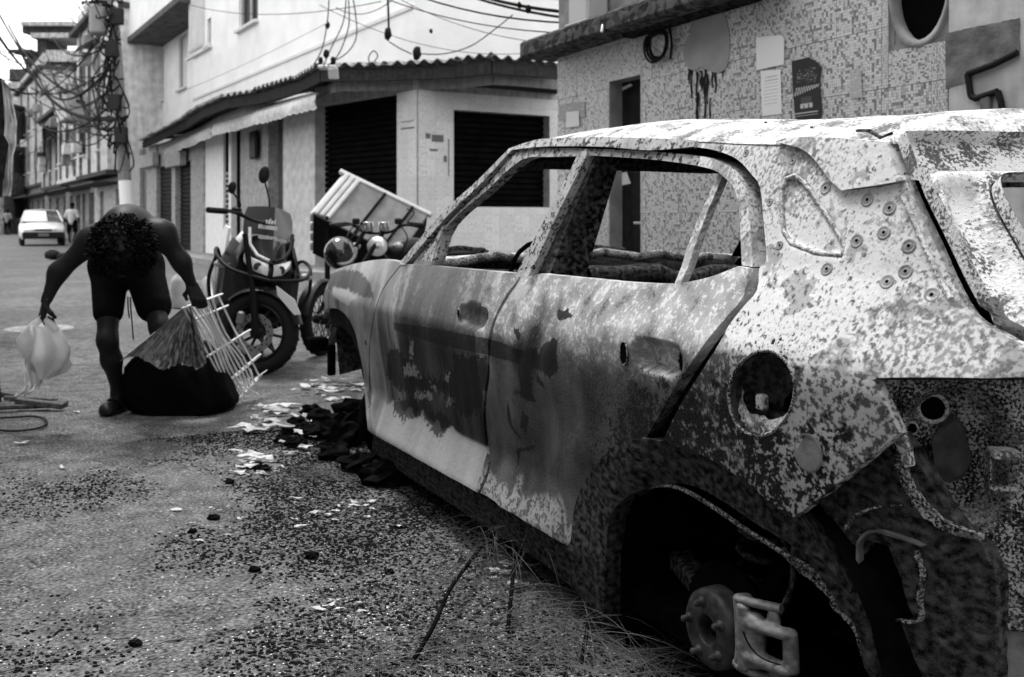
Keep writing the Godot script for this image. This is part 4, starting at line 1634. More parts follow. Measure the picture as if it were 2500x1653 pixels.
		mark.call(f.call(q), 0.026, 0.04, 0.00006)
	for q in [[[470, 680], [500, 640], [560, 700], [620, 780], [640, 830], [600, 900], [520, 880], [460, 820]], [[820, 680], [1000, 700], [990, 950], [900, 1030], [820, 980], [800, 800]],
		[[500, 940], [600, 930], [650, 1000], [560, 1050], [500, 1000]], [[660, 1010], [760, 1000], [820, 1050], [740, 1140], [690, 1080]], [[620, 800], [800, 820], [800, 900], [640, 880]]]:
		mark.call(f.call(q), 0.010, 0.18, 0.00022)
	for q in [[[545, 760], [600, 740], [640, 800], [560, 800]], [[570, 620], [600, 620], [600, 700], [580, 690]], [[690, 850], [720, 850], [715, 890]], [[610, 900], [690, 890], [700, 930], [630, 930]], [[740, 910], [790, 940], [840, 930], [800, 970]], [[785, 790], [810, 800], [800, 850], [780, 830]]]:
		mark.call(f.call(q), 0.22, 0.1, 0.00022)
	for q in [[[800, 672], [840, 658], [880, 664], [905, 690], [912, 730], [890, 726], [860, 712], [830, 716], [800, 706]], [[900, 880], [896, 960], [903, 1010], [905, 940]]]:
		mark.call(q, 0.03, 0.25, 0.0001)
	for q in [[[812, 700], [850, 706], [872, 726], [850, 745], [826, 732], [812, 722]], [[1235, 700], [1262, 690], [1300, 700], [1280, 730], [1240, 735]]]:
		mark.call(q, 0.40, 0.2, 0.0001)
	var data := PackedByteArray()
	data.resize(W * H)
	var lut := PackedByteArray()
	for k in 1025:
		lut.append(int(g(k / 1024.0).r * 255.0))
	for k in W * H:
		data[k] = lut[int(clampf(lin[k], 0.0, 1.0) * 1024.0)]
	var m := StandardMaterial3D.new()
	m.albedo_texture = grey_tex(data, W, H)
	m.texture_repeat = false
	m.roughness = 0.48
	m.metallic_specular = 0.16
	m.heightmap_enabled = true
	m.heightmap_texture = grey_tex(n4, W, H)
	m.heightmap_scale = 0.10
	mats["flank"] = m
	# white ash with grey islands and black flecks, for roof, tailgate and bonnet
	var N := 1024
	var a1 := bytes(0.006, 4, 121, N, N, true)
	var a2 := bytes(0.05, 6, 122, N, N, true, FastNoiseLite.TYPE_SIMPLEX, 0.66)
	var a3 := bytes(0.20, 3, 123, N, N, true)
	var o := PackedByteArray()
	o.resize(N * N)
	var o2 := PackedByteArray()
	o2.resize(N * N)
	for k in N * N:
		var t := 0.72 + (a3[k] - 128) / 128.0 * 0.07
		t = lerpf(t, 0.46, smoothstep(150.0, 168.0, a2[k] * 0.35 + a1[k] * 0.75))
		t = lerpf(t, 0.10, smoothstep(170.0, 175.0, a2[k] * 0.62 + a3[k] * 0.10 + a1[k] * 0.52))
		o[k] = int(g(clampf(t, 0.02, 0.85)).r * 255.0)
		# scorched metal: black with clusters of white flakes
		var s := 0.008 + (a3[k] - 100) / 255.0 * 0.012
		s = lerpf(s, 0.48, smoothstep(141.0, 148.0, a2[k] * 0.60 + a3[k] * 0.16 + a1[k] * 0.30))
		o2[k] = int(g(clampf(s, 0.006, 0.85)).r * 255.0)
	for q in [["ash", o, 1.6, 0.5], ["scorched", o2, 2.2, 0.7]]:
		var r := StandardMaterial3D.new()
		r.albedo_texture = grey_tex(q[1], N, N)
		r.uv1_triplanar = true
		r.uv1_scale = Vector3.ONE * q[2]
		r.roughness = q[3]
		r.metallic_specular = 0.2
		r.heightmap_enabled = true
		r.heightmap_texture = grey_tex(a2, N, N)
		r.heightmap_scale = 0.15
		mats[q[0]] = r
	mottled("burnt", 0.001, 0.006, 3.0, 0.9, 0.3)
	mottled("burnt_flecks", 0.003, 0.14, 7.0, 0.85, 0.3, "flecks")
	mottled("inner_steel", 0.006, 0.030, 1.6, 0.75, 0.2)
	for k in ["burnt", "burnt_flecks", "inner_steel"]:
		mats[k].metallic_specular = 0.05
	mottled("bare_steel", 0.07, 0.24, 4.0, 0.45, 0.2)

func hitp(t: Transform3D, u: float, v: float) -> Vector2:
	var d := px(u, v, 1.0) - Vector3(0, EYE, 0)
	var n := t.basis.z.normalized()
	var q := t.origin - Vector3(0, EYE, 0)
	var h := d * (q.dot(n) / d.dot(n)) - q
	return Vector2(h.dot(t.basis.x), h.dot(t.basis.y))

# closed tube along photograph points on the flank
func bead(pts: Array, rad: float, off: float, steps := 4) -> MB:
	var p := []
	for q in curve(pts.map(func(e): return Vector2(e[0], e[1])), steps):
		var c := cp(q.x, q.y, off)
		p.append(Vector3(c.x, c.y, flank0(c.x, c.y) + off))
	var mb := MB.new()
	mb.tube(p, rad, 6)
	return mb

# a pressed strip of sheet along photograph points, ragged at its edges
func band(pts: Array, wide: float, off: float, seed_: int) -> MB:
	var r := RandomNumberGenerator.new()
	r.seed = seed_
	var line := curve(pts.map(func(e): return Vector2(e[0], e[1])), 5)
	var poly := PackedVector2Array()
	var back := []
	for k in line.size():
		var d: Vector2 = (line[mini(k + 1, line.size() - 1)] - line[maxi(k - 1, 0)]).normalized().orthogonal()
		var f := wide * 0.5 * (0.55 + 0.45 * sin(PI * clampf((k + 0.7) / line.size(), 0.0, 1.0)))
		var p: Vector2 = line[k] + d * f * r.randf_range(0.75, 1.15)
		var q: Vector2 = line[k] - d * f * r.randf_range(0.75, 1.15)
		poly.append(cp(p.x, p.y, off))
		back.append(cp(q.x, q.y, off))
	back.reverse()
	poly.append_array(PackedVector2Array(back))
	var mid := cp(line[line.size() / 2].x, line[line.size() / 2].y, off)
	return skin(poly, [], 0.012, func(x, y): return flank0(x, y) + off + 0.004 * dent.get_noise_2d(x * 500.0, y * 500.0), 0.012)

func build_suv() -> void:
	dent.seed = 77
	dent.frequency = 0.055
	dent.fractal_octaves = 2
	side_paint()
	var t := thing("burnt_suv", "burnt-out wheelless sport utility car with ash-white flaking paint", "car")
	t.transform = car_t
	# features pressed into the flank
	var hf := cp(1152, 774)
	var hr := cp(1600, 872)
	var hf2 := cp(1192, 778)
	var hr2 := cp(1676, 884)
	dimples = [[hf.x, hf.y, absf(hf.x - hf2.x) * 0.95, 0.036, 0.030], [hr.x, hr.y, absf(hr.x - hr2.x) * 0.85, 0.036, 0.032]]
	var q5 := func(pts: Array): return pts.map(func(e): return [e[0] / 2.24 + 1800.0, e[1] / 2.24 + 280.0])
	sunk = cpoly(q5.call([[236, 420], [262, 350], [310, 333], [360, 370], [440, 480], [520, 600], [582, 715], [565, 772], [420, 755], [290, 705], [248, 640], [236, 520]]))
	sunk_box = Rect2(sunk[0], Vector2.ZERO)
	for p in sunk:
		sunk_box = sunk_box.expand(p)
	sunk_box = sunk_box.grow(0.02)
	var fm: Material = mats["flank"]
	# outlines, traced on the flank
	var shut := [[979, 646], [945, 689], [923, 734], [907, 797], [901, 864], [903, 939], [907, 1006], [914, 1062]]
	var split := [[1271, 676], [1240, 716], [1213, 774], [1200, 828], [1195, 872], [1189, 939], [1184, 1006], [1186, 1051], [1191, 1105], [1193, 1140], [1169, 1203]]
	var arch_f := [[898, 1050], [892, 974], [888, 913], [876, 852], [865, 806], [846, 771], [823, 754], [796, 754], [769, 771]]
	var wing := cpoly(shut, 4)
	wing.append_array(cpoly(arch_f, 4))
	wing.append_array(cpoly([[776, 750], [788, 718], [811, 664]], 3))
	wing.append_array(cpoly([[823, 657], [861, 645], [930, 633], [975, 640]], 3))
	var parts := {}
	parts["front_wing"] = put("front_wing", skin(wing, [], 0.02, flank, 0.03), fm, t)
	var gap := 2.2
	var fd := cpoly(shut.map(func(e): return [e[0] + gap, e[1] + 1]), 4)
	fd.append_array(cpoly([[1040, 1132], [1100, 1166]]))
	var sp := split.map(func(e): return [e[0] - gap * 1.3, e[1] - 0.5])
	sp.reverse()
	fd.append_array(cpoly(sp, 4))
	fd.append_array(cpoly([[1262, 668], [1150, 658], [1050, 649], [1000, 645]]))
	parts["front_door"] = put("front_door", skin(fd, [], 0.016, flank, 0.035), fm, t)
	var rd := cpoly(split.map(func(e): return [e[0] + gap * 1.5, e[1] + 1]), 4)
	rd.append_array(cpoly([[1240, 1247], [1310, 1288], [1388, 1336], [1402, 1322], [1410, 1250], [1430, 1190], [1468, 1132], [1512, 1090], [1566, 1074]]))
	var rear_edge := [[1575, 1072], [1604, 1023], [1657, 931], [1716, 844], [1764, 785], [1806, 735], [1822, 700], [1826, 655]]
	rd.append_array(cpoly(rear_edge, 4))
	rd.append_array(cpoly([[1801, 650], [1740, 674], [1680, 688], [1626, 693], [1508, 687], [1322, 668]], 4))
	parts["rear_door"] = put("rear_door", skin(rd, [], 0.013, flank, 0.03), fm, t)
	# quarter panel with its fuel hole
	var front_edge := [[1607, 1105], [1623, 1067], [1672, 970], [1745, 858], [1779, 795], [1817, 747], [1849, 708], [1854, 655], [1871, 633], [1865, 548], [1856, 459], [1836, 427], [1800, 389], [1750, 368], [1700, 359]]
	var ditch := [[1700, 343], [1845, 350], [1912, 352], [1960, 360], [1985, 374], [2010, 400], [2041, 441], [2068, 465]]
	var qp := cpoly(front_edge, 3)
	qp.append_array(cpoly(ditch, 3))
	qp.append_array(cpoly([[2090, 463], [2202, 446], [2209, 429], [2219, 455], [2236, 495], [2282, 595], [2335, 711], [2373, 771]], 3))
	qp.append_array(cpoly([[2394, 789], [2447, 818], [2520, 866], [2520, 919], [2300, 921], [2140, 923], [2140, 940], [2166, 993], [2196, 1058]], 2))
	qp.append_array(cpoly([[2070, 1160], [1942, 1260], [1920, 1256], [1880, 1226], [1800, 1162], [1720, 1114], [1650, 1090]], 2))
	var fuel := PackedVector2Array()
	for k in 28:
		var an := TAU * k / 28
		var e := Vector2(cos(an) * 78, sin(an) * 104).rotated(0.16)
		fuel.append(cp(1859 + e.x, 960 + e.y))
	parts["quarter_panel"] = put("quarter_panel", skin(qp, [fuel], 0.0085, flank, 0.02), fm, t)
	# the pressed outline of the blind quarter light
	var sb := []
	for p in dense(sunk, 0.012):
		sb.append(Vector3(p.x, p.y, flank0(p.x, p.y) + 0.0035))
	var sbm := MB.new()
	sbm.tube(sb, 0.0052, 6, false, true)
	put("pressed_outline", sbm, fm_plain(), parts["quarter_panel"])
	# roof end beside the tailgate, standing proud of the pillar
	var re := cpoly(ditch.slice(3), 4)
	re.append_array(cpoly([[2090, 461], [2202, 444], [2205, 428], [2179, 347]], 2))
	re.append_array(cpoly([[2100, 340], [2000, 334], [1930, 338], [1905, 346]], 2))
	put("roof_corner", skin(re, [], 0.016, func(x, y): return flank0(x, y) - 0.014, 0.03), fm, t)
	# rails and pillars above the waist
	var rail := cpoly([[1247, 362], [1290, 347], [1339, 338], [1466, 335], [1600, 338], [1697, 342]], 4)
	rail.append_array(cpoly([[1697, 358], [1592, 367], [1500, 360], [1424, 357], [1330, 358], [1252, 366]], 3))
	put("roof_rail", skin(rail, [], 0.014, func(x, y): return flank0(x, y) - 0.004, 0.05), fm, t)
	var apil := cpoly([[981, 642], [992, 626], [1086, 516], [1171, 439], [1247, 362]], 4)
	apil.append_array(cpoly([[1252, 367], [1180, 446], [1096, 527], [1004, 633], [992, 644]], 4))
	put("windscreen_pillar", skin(apil, [], 0.016, func(x, y): return flank0(x, y) - 0.006, 0.07), fm, t)
	var frame_surf := func(x, y): return flank0(x, y) + 0.010
	var ff := cpoly([[1000, 645], [1012, 632], [1100, 531], [1186, 449], [1256, 369], [1330, 362], [1422, 363], [1404, 384]], 3)
	ff.append_array(cpoly([[1396, 381], [1330, 383], [1266, 390], [1180, 466], [1088, 549], [1060, 622], [1050, 649]], 3))
	var fframe := put("window_frame", skin(ff, [], 0.016, frame_surf, 0.04), fm, parts["front_door"])
	var qt := put("mirror_triangle", skin(cpoly([[1030, 647], [1076, 553], [1084, 549], [1062, 600], [1050, 648]], 1), [], 0.014, func(x, y): return flank0(x, y) + 0.004, 0.03), fm, parts["front_door"])
	var bp := cpoly([[1404, 384], [1396, 400], [1330, 530], [1259, 667], [1288, 672], [1340, 560], [1393, 452], [1428, 380], [1426, 362]], 2)
	put("middle_pillar", skin(bp, [], 0.014, func(x, y): return flank0(x, y) + 0.004, 0.05), fm, t)
	var bp2 := cpoly([[1290, 672], [1342, 560], [1395, 452], [1430, 382], [1436, 384], [1402, 462], [1360, 560], [1322, 668]], 2)
	put("door_edge", skin(bp2, [], 0.014, func(x, y): return flank0(x, y) + 0.03, 0.05), mats["burnt_flecks"], parts["rear_door"])
	var rf := cpoly([[1428, 362], [1592, 370], [1700, 381], [1745, 393], [1786, 419], [1807, 461], [1819, 520], [1826, 600], [1828, 652]], 4)
	rf.append_array(cpoly([[1802, 648], [1800, 600], [1797, 533], [1786, 466], [1761, 434], [1719, 410], [1592, 390], [1432, 379]], 4))
	put("window_frame", skin(rf, [], 0.013, frame_surf, 0.045), fm, parts["rear_door"])
	put("quarter_light_bar", skin(cpoly([[1733, 413], [1744, 416], [1700, 520], [1637, 690], [1622, 690], [1676, 540]], 2), [], 0.014, func(x, y): return flank0(x, y) + 0.03, 0.02), fm, parts["rear_door"])
	# the dark door opening behind the rear door's edge
	var inner := func(x, y): return flank0(x, y) + 0.06
	var jb := cpoly([[1553, 1180], [1604, 1023], [1716, 844], [1806, 735], [1822, 640], [1806, 461], [1740, 385], [1820, 395], [1880, 450], [1890, 640], [1870, 700], [1800, 800], [1680, 980], [1625, 1180]], 2, 0.06)
	put("door_jamb", skin(jb, [], 0.03, inner, 0.05), mats["burnt_flecks"], t)
	# lips, sill and arches
	var sillp := cpoly([[912, 1062], [1040, 1134], [1169, 1206], [1300, 1284], [1402, 1346], [1475, 1370], [1492, 1460], [1480, 1560], [1412, 1446], [1316, 1368], [1201, 1296], [1100, 1230], [990, 1160], [908, 1100]], 1, 0.025)
	put("sill", skin(sillp, [], 0.025, func(x, y): return flank0(x, y) + 0.025, 0.10), mats["burnt_flecks"], t)
	var archr := cpoly([[1388, 1342], [1403, 1319], [1410, 1246], [1430, 1188], [1468, 1130], [1512, 1086], [1575, 1068], [1650, 1086], [1720, 1110], [1800, 1158], [1880, 1222], [1944, 1262]], 2)
	var lip := [[2032, 1460], [1987, 1396], [1924, 1357], [1856, 1314], [1817, 1290], [1754, 1246], [1682, 1202], [1628, 1185], [1565, 1193], [1527, 1217], [1497, 1270], [1488, 1396], [1482, 1540]]
	archr.append_array(cpoly([[2000, 1340], [2050, 1440]]))
	archr.append_array(cpoly(lip, 3))
	archr.append_array(cpoly([[1420, 1450]]))
	put("wheel_arch", skin(archr, [], 0.016, func(x, y): return flank0(x, y) - 0.012 + 0.05 * smoothstep(0.47, 0.36, Vector2(x, y - 0.16).length()), 0.05), mats["burnt_flecks"], t)
	put("arch_lip", bead(lip, 0.005, 0.036), mats["scorched"], t)
	var archf := cpoly(arch_f.map(func(e): return [e[0], e[1]]), 3)
	archf.append_array(cpoly([[771, 772], [778, 800], [800, 795], [826, 800], [848, 825], [866, 880], [880, 950], [890, 1050]], 3))
	put("front_arch", skin(archf, [], 0.025, func(x, y): return flank0(x, y) + 0.02, 0.06), mats["inner_steel"], t)
	# the wheel house behind the rear arch
	var mb := MB.new()
	var rows := []
	for k in 15:
		var an := PI * (-0.12 + 1.24 * k / 14.0)
		var row := PackedVector3Array()
		for zz in [[0.05, 0.42], [0.12, 0.44], [0.30, 0.42], [0.34, 0.36], [0.35, 0.0]]:
			row.append(Vector3(0.01 + cos(an) * zz[1], 0.17 + sin(an) * zz[1], zz[0]))
		rows.append(row)
	mb.sheet(rows)
	put("wheel_house", mb, mats["burnt"], t)
	build_hub(t)
	build_cabin(t)
	build_tail(t)
	build_bonnet(t)
	mirror_side(t, fd, rd, rail, apil, bp, ff, rf, wing, qp, fuel)
	# rivet holes
	var holes := [[1936, 392], [2016, 459], [1880, 493], [1904, 599], [2019, 657], [2092, 588], [2118, 488], [2172, 508], [2158, 568], [2219, 601], [2211, 663], [2166, 688], [2275, 720], [1822, 374], [1760, 362], [1700, 352], [1640, 350]]
	for h in holes:
		var big: bool = h[0] > 1870
		rivet(t, h[0], h[1], 0.0125 if big and h[0] > 2000 else 0.0085)
	# holes at the ends of the handle pockets
	for h in [[1119, 768, 9, 17], [1185, 776, 9, 15], [1528, 862, 13, 26], [1655, 884, 14, 24]]:
		var c := cp(h[0], h[1])
		mb = MB.new()
		var ring := []
		var rr := PackedVector2Array()
		for k in 14:
			var an := TAU * k / 14
			rr.append(Vector2(cos(an) * h[2] * 0.00115, sin(an) * h[3] * 0.00105))
		var z := flank(c.x, c.y) - 0.004
		for k in 14:
			ring.append(Vector3(c.x + rr[k].x, c.y + rr[k].y, z))
		mb.prism(rr, 0.003, Transform3D(Basis.IDENTITY, Vector3(c.x, c.y, z + 0.0015)))
		var parent: Node3D = parts["front_door"] if h[0] < 1300 else parts["rear_door"]
		put("handle_hole", mb, plain("hole_black", 0.004, 0.9), parent)
		mb = MB.new()
		mb.tube(ring, 0.0028, 5, false, true)
		put("hole_rim", mb, mats["scorched"], parent)

func fm_plain() -> Material:
	return mottled("pressed_grey", 0.20, 0.62, 5.0, 0.5, 0.2, "patch")

func rivet(t: Node3D, u: float, v: float, r: float) -> void:
	var c := cp(u, v)
	var e := 0.004
	var n := Vector3((flank0(c.x + e, c.y) - flank0(c.x - e, c.y)) / (2 * e), (flank0(c.x, c.y + e) - flank0(c.x, c.y - e)) / (2 * e), -1).normalized()
	var side := n.cross(UPV).normalized()
	var x := Transform3D(Basis(side, n, side.cross(n)), Vector3(c.x, c.y, flank(c.x, c.y)))
	var mb := MB.new()
	mb.lathe([Vector2(r * 1.25, -0.002), Vector2(r * 1.1, 0.0010), Vector2(r * 0.95, 0.0019), Vector2(r * 0.72, 0.0006), Vector2(r * 0.5, 0.0004), Vector2(r * 0.38, 0.0014), Vector2(r * 0.3, 0.0014), Vector2(r * 0.24, 0.0004)], x, 14)
	var o := put("rivet_seat", mb, mottled("rivet_grey", 0.16, 0.42, 8.0, 0.5, 0.3), t)
	mb = MB.new()
	mb.lathe([Vector2(r * 0.26, 0.0012), Vector2(0.0, 0.0013)], x, 10)
	put("hole", mb, plain("hole_black", 0.004, 0.9), o)

func build_hub(t: Node3D) -> void:
	# the bare hub: brake disc hat with five studs, rotor rim and caliper
	var c := Vector3(0.085, 0.178, 0.05)
	var ax := Transform3D(Basis(Vector3(1, 0, 0), Vector3(0, 0, -1), Vector3(0, 1, 0)), c)
	var steel := mottled("hub_steel", 0.012, 0.08, 6.0, 0.45, 0.3)
	steel.metallic_specular = 0.3
	var pale := mottled("caliper_steel", 0.07, 0.26, 9.0, 0.42, 0.4)
	pale.metallic_specular = 0.5
	var mb := MB.new()
	mb.lathe([Vector2(0.030, -0.05), Vector2(0.030, 0.000), Vector2(0.034, 0.004), Vector2(0.062, 0.004), Vector2(0.076, 0.001), Vector2(0.083, -0.006), Vector2(0.085, -0.02), Vector2(0.085, -0.045), Vector2(0.085, -0.048), Vector2(0.0, -0.05)], ax, 40)
	var disc := put("brake_disc", mb, steel, t)
	mb = MB.new()
	mb.lathe([Vector2(0.086, -0.046), Vector2(0.132, -0.046), Vector2(0.133, -0.048), Vector2(0.133, -0.066), Vector2(0.086, -0.068)], ax, 48)
	put("rotor", mb, mats["burnt"], disc)
	mb = MB.new()
	mb.lathe([Vector2(0.029, -0.03), Vector2(0.0, -0.03)], ax, 24)
	put("hub_bore", mb, plain("hole_black", 0.004, 0.9), disc)
	for k in 5:
		var an := TAU * (k + 0.1) / 5.0
		var p := Vector3(cos(an) * 0.057, 0, sin(an) * 0.057)
		mb = MB.new()
		mb.lathe([Vector2(0.0115, 0.004), Vector2(0.0115, 0.008), Vector2(0.0068, 0.009), Vector2(0.0064, 0.022), Vector2(0.005, 0.025), Vector2(0.0, 0.0255)], ax * at(p), 10)
		put("stud", mb, steel, disc)
		for e in 2:
			mb = MB.new()
			mb.lathe([Vector2(0.0072, 0.012 + 0.008 * e), Vector2(0.0078, 0.014 + 0.008 * e), Vector2(0.0072, 0.016 + 0.008 * e)], ax * at(p), 8)
			put("thread", mb, steel, disc)
	# caliper on the rearward side of the disc
	var cal := put("brake_caliper", caliper_body(), pale, t)
	cal.position = c + Vector3(0, 0.036, 0)
	cal.scale = Vector3(1.25, 0.70, 1.0)
	mb = MB.new()      # bracket arms that reach over the disc
	mb.tube(curve([Vector3(-0.075, 0.085, 0.03), Vector3(-0.088, 0.098, -0.005), Vector3(-0.12, 0.104, 0.00), Vector3(-0.165, 0.11, 0.02)], 5), 0.012, 8)
	put("bracket_arm", mb, pale, cal)
	mb = MB.new()
	mb.tube(curve([Vector3(-0.075, -0.085, 0.03), Vector3(-0.088, -0.092, -0.005), Vector3(-0.12, -0.094, 0.0), Vector3(-0.17, -0.088, 0.02)], 5), 0.013, 8)
	put("bracket_arm", mb, pale, cal)
	mb = MB.new()
	mb.tube(curve([Vector3(-0.086, 0.098, -0.006), Vector3(-0.094, 0.05, -0.01), Vector3(-0.098, 0.0, -0.012), Vector3(-0.096, -0.05, -0.01), Vector3(-0.088, -0.092, -0.006)], 5), 0.0095, 8)
	put("bracket", mb, pale, cal)
	mb = MB.new()
	mb.tube(curve([Vector3(-0.108, 0.028, -0.018), Vector3(-0.14, 0.0, -0.03), Vector3(-0.168, -0.02, -0.02), Vector3(-0.20, -0.03, 0.02)], 5), 0.0018, 5)
	put("brake_wire", mb, plain("hole_black", 0.004, 0.9), cal)
	# axle stub and trailing arm fading into the dark
	mb = MB.new()
	mb.tube([c + Vector3(0, 0, 0.05), Vector3(0.02, 0.19, 0.5), Vector3(0.0, 0.2, 0.9)], [0.035, 0.03, 0.03], 10)
	put("axle", mb, mats["burnt"], t)
	mb = MB.new()      # coil spring
	var coil := []
	for k in 70:
		var an := k * 0.55
		coil.append(Vector3(0.13 + cos(an) * 0.055, 0.22 + k * 0.0042, 0.24 + sin(an) * 0.055))
	mb.tube(coil, 0.008, 6)
	put("spring", mb, mats["burnt_flecks"], t)
	mb = MB.new()
	beam(mb, Vector3(0.42, 0.20, 0.22), c + Vector3(0.02, 0.0, 0.08), 0.06, 0.05, 0.01)
	put("trailing_arm", mb, mats["burnt_flecks"], t)
	mb = MB.new()
	mb.tube(curve([c + Vector3(-0.14, 0.03, 0.04), Vector3(-0.10, 0.34, 0.12), Vector3(0.05, 0.40, 0.2), Vector3(0.2, 0.46, 0.25)], 6), 0.006, 6)
	put("brake_hose", mb, mats["burnt_flecks"], t)
	mb = MB.new()
	mb.lathe([Vector2(0.05, -0.078), Vector2(0.120, -0.078), Vector2(0.124, -0.074)], ax, 36)
	put("backing_plate", mb, mats["burnt_flecks"], disc)
	mb = MB.new()
	mb.tube(curve([c + Vector3(-0.02, 0.03, 0.10), Vector3(0.0, 0.30, 0.18), Vector3(-0.04, 0.5, 0.22)], 4), 0.028, 8)
	put("damper", mb, mats["burnt"], t)

func caliper_body() -> MB:
	# cast body: rounded lumps that flow into one another, with a window in the middle
	return body([
		[Vector3(-0.122, 0.060, 0.0), Vector3(-0.122, -0.060, 0.0), 0.020, 0.020], [Vector3(-0.104, 0.085, -0.012), Vector3(-0.106, -0.085, -0.012), 0.012, 0.012],
		[Vector3(-0.125, 0.050, -0.004), Vector3(-0.178, 0.056, 0.004), 0.019, 0.016], [Vector3(-0.125, -0.046, -0.004), Vector3(-0.184, -0.040, 0.004), 0.021, 0.017],
		[Vector3(-0.186, 0.056, 0.018), Vector3(-0.190, -0.040, 0.018), 0.014, 0.014],
		[Vector3(-0.155, 0.095, 0.012), Vector3(-0.155, 0.075, 0.012), 0.010, 0.013], [Vector3(-0.160, -0.085, 0.012), Vector3(-0.160, -0.070, 0.012), 0.011, 0.013]], 0.0035, 0.006)

func build_cabin(t: Node3D) -> void:
	var dark: Material = mats["inner_steel"]
	var mb := MB.new()
	mb.box(at(Vector3(1.0, 0.115, 0.89)), Vector3(2.6, 0.05, 1.6))
	put("floor_pan", mb, mats["burnt"], t)
	mb = MB.new()       # bulkhead and the lumpy beam behind it
	mb.box(at(Vector3(2.22, 0.46, 0.89)), Vector3(0.05, 0.66, 1.56))
	put("bulkhead", mb, mats["burnt"], t)
	mb = MB.new()
	var p := []
	for k in 15:
		var f := k / 14.0
		p.append(Vector3(1.98 + 0.03 * sin(f * 9.0), 0.80 + 0.018 * sin(f * 13.0) + 0.012 * sin(f * 29.0), 0.12 + 1.54 * f))
	mb.tube(p, 0.045, 10)
	put("dash_beam", mb, mats["burnt_flecks"], t)
	mb = MB.new()
	mb.box(at(Vector3(2.02, 0.62, 0.89)), Vector3(0.2, 0.26, 1.5), 0.04)
	put("dash_frame", mb, mats["burnt"], t)
	mb = MB.new()       # steering column, bare
	mb.tube([Vector3(1.98, 0.70, 0.5), Vector3(1.62, 0.80, 0.5)], 0.022, 8)
	var sw := []
	for k in 22:
		var an := TAU * k / 22
		sw.append(Vector3(1.60 + 0.17 * sin(an) * 0.35, 0.81 + 0.17 * sin(an) * 0.94, 0.5 + 0.17 * cos(an)))
	mb.tube(sw, 0.009, 6, false, true)
	put("steering_wheel", mb, mats["burnt"], t)
	# seat skeletons
	for z in [0.45, 1.3]:
		mb = MB.new()
		mb.tube(curve([Vector3(1.25, 0.2, z - 0.2), Vector3(1.2, 0.45, z - 0.21), Vector3(1.02, 0.78, z - 0.19), Vector3(1.0, 0.82, z), Vector3(1.02, 0.78, z + 0.19), Vector3(1.2, 0.45, z + 0.21), Vector3(1.25, 0.2, z + 0.2)], 4), 0.016, 7)
		for k in 5:
			var f := 0.2 + 0.16 * k
			var q := Vector3(1.22, 0.4, z).lerp(Vector3(1.02, 0.8, z), f)
			mb.tube([q - Vector3(0, 0, 0.2), q + Vector3(0.02, -0.01, 0), q + Vector3(0, 0, 0.2)], 0.004, 5)
		put("seat_frame", mb, mats["burnt"], t)
	mb = MB.new()
	mb.box(Transform3D(Basis(Vector3(0, 0, 1), 0.28), Vector3(0.10, 0.52, 0.89)), Vector3(0.06, 0.66, 1.35), 0.02)
	put("rear_seat_back", mb, mats["burnt"], t)
	mb = MB.new()       # inner skins of the near doors, dark, well behind the outer ones
	mb.box(at(Vector3(1.65, 0.50, 0.135)), Vector3(0.86, 0.66, 0.02))
	put("inner_door_panel", mb, mats["burnt"], t)
	mb = MB.new()
	mb.box(at(Vector3(0.85, 0.50, 0.135)), Vector3(0.62, 0.62, 0.02))
	put("inner_door_panel", mb, mats["burnt"], t)
	# inner faces of the near middle pillar and of the roof rails
	mb = MB.new()
	var b0 := cp(1290, 668)
	var b1 := cp(1425, 375)
	for k in 1:
		beam(mb, Vector3(b0.x - 0.02, b0.y - 0.1, 0.15), Vector3(b1.x + 0.005, b1.y, 0.27), 0.06, 0.09)
	put("inner_pillar", mb, mats["burnt_flecks"], t)

func roof_y(x: float) -> float:
	return knots(x, rx_, ry_)
var rx_ := []
var ry_ := []

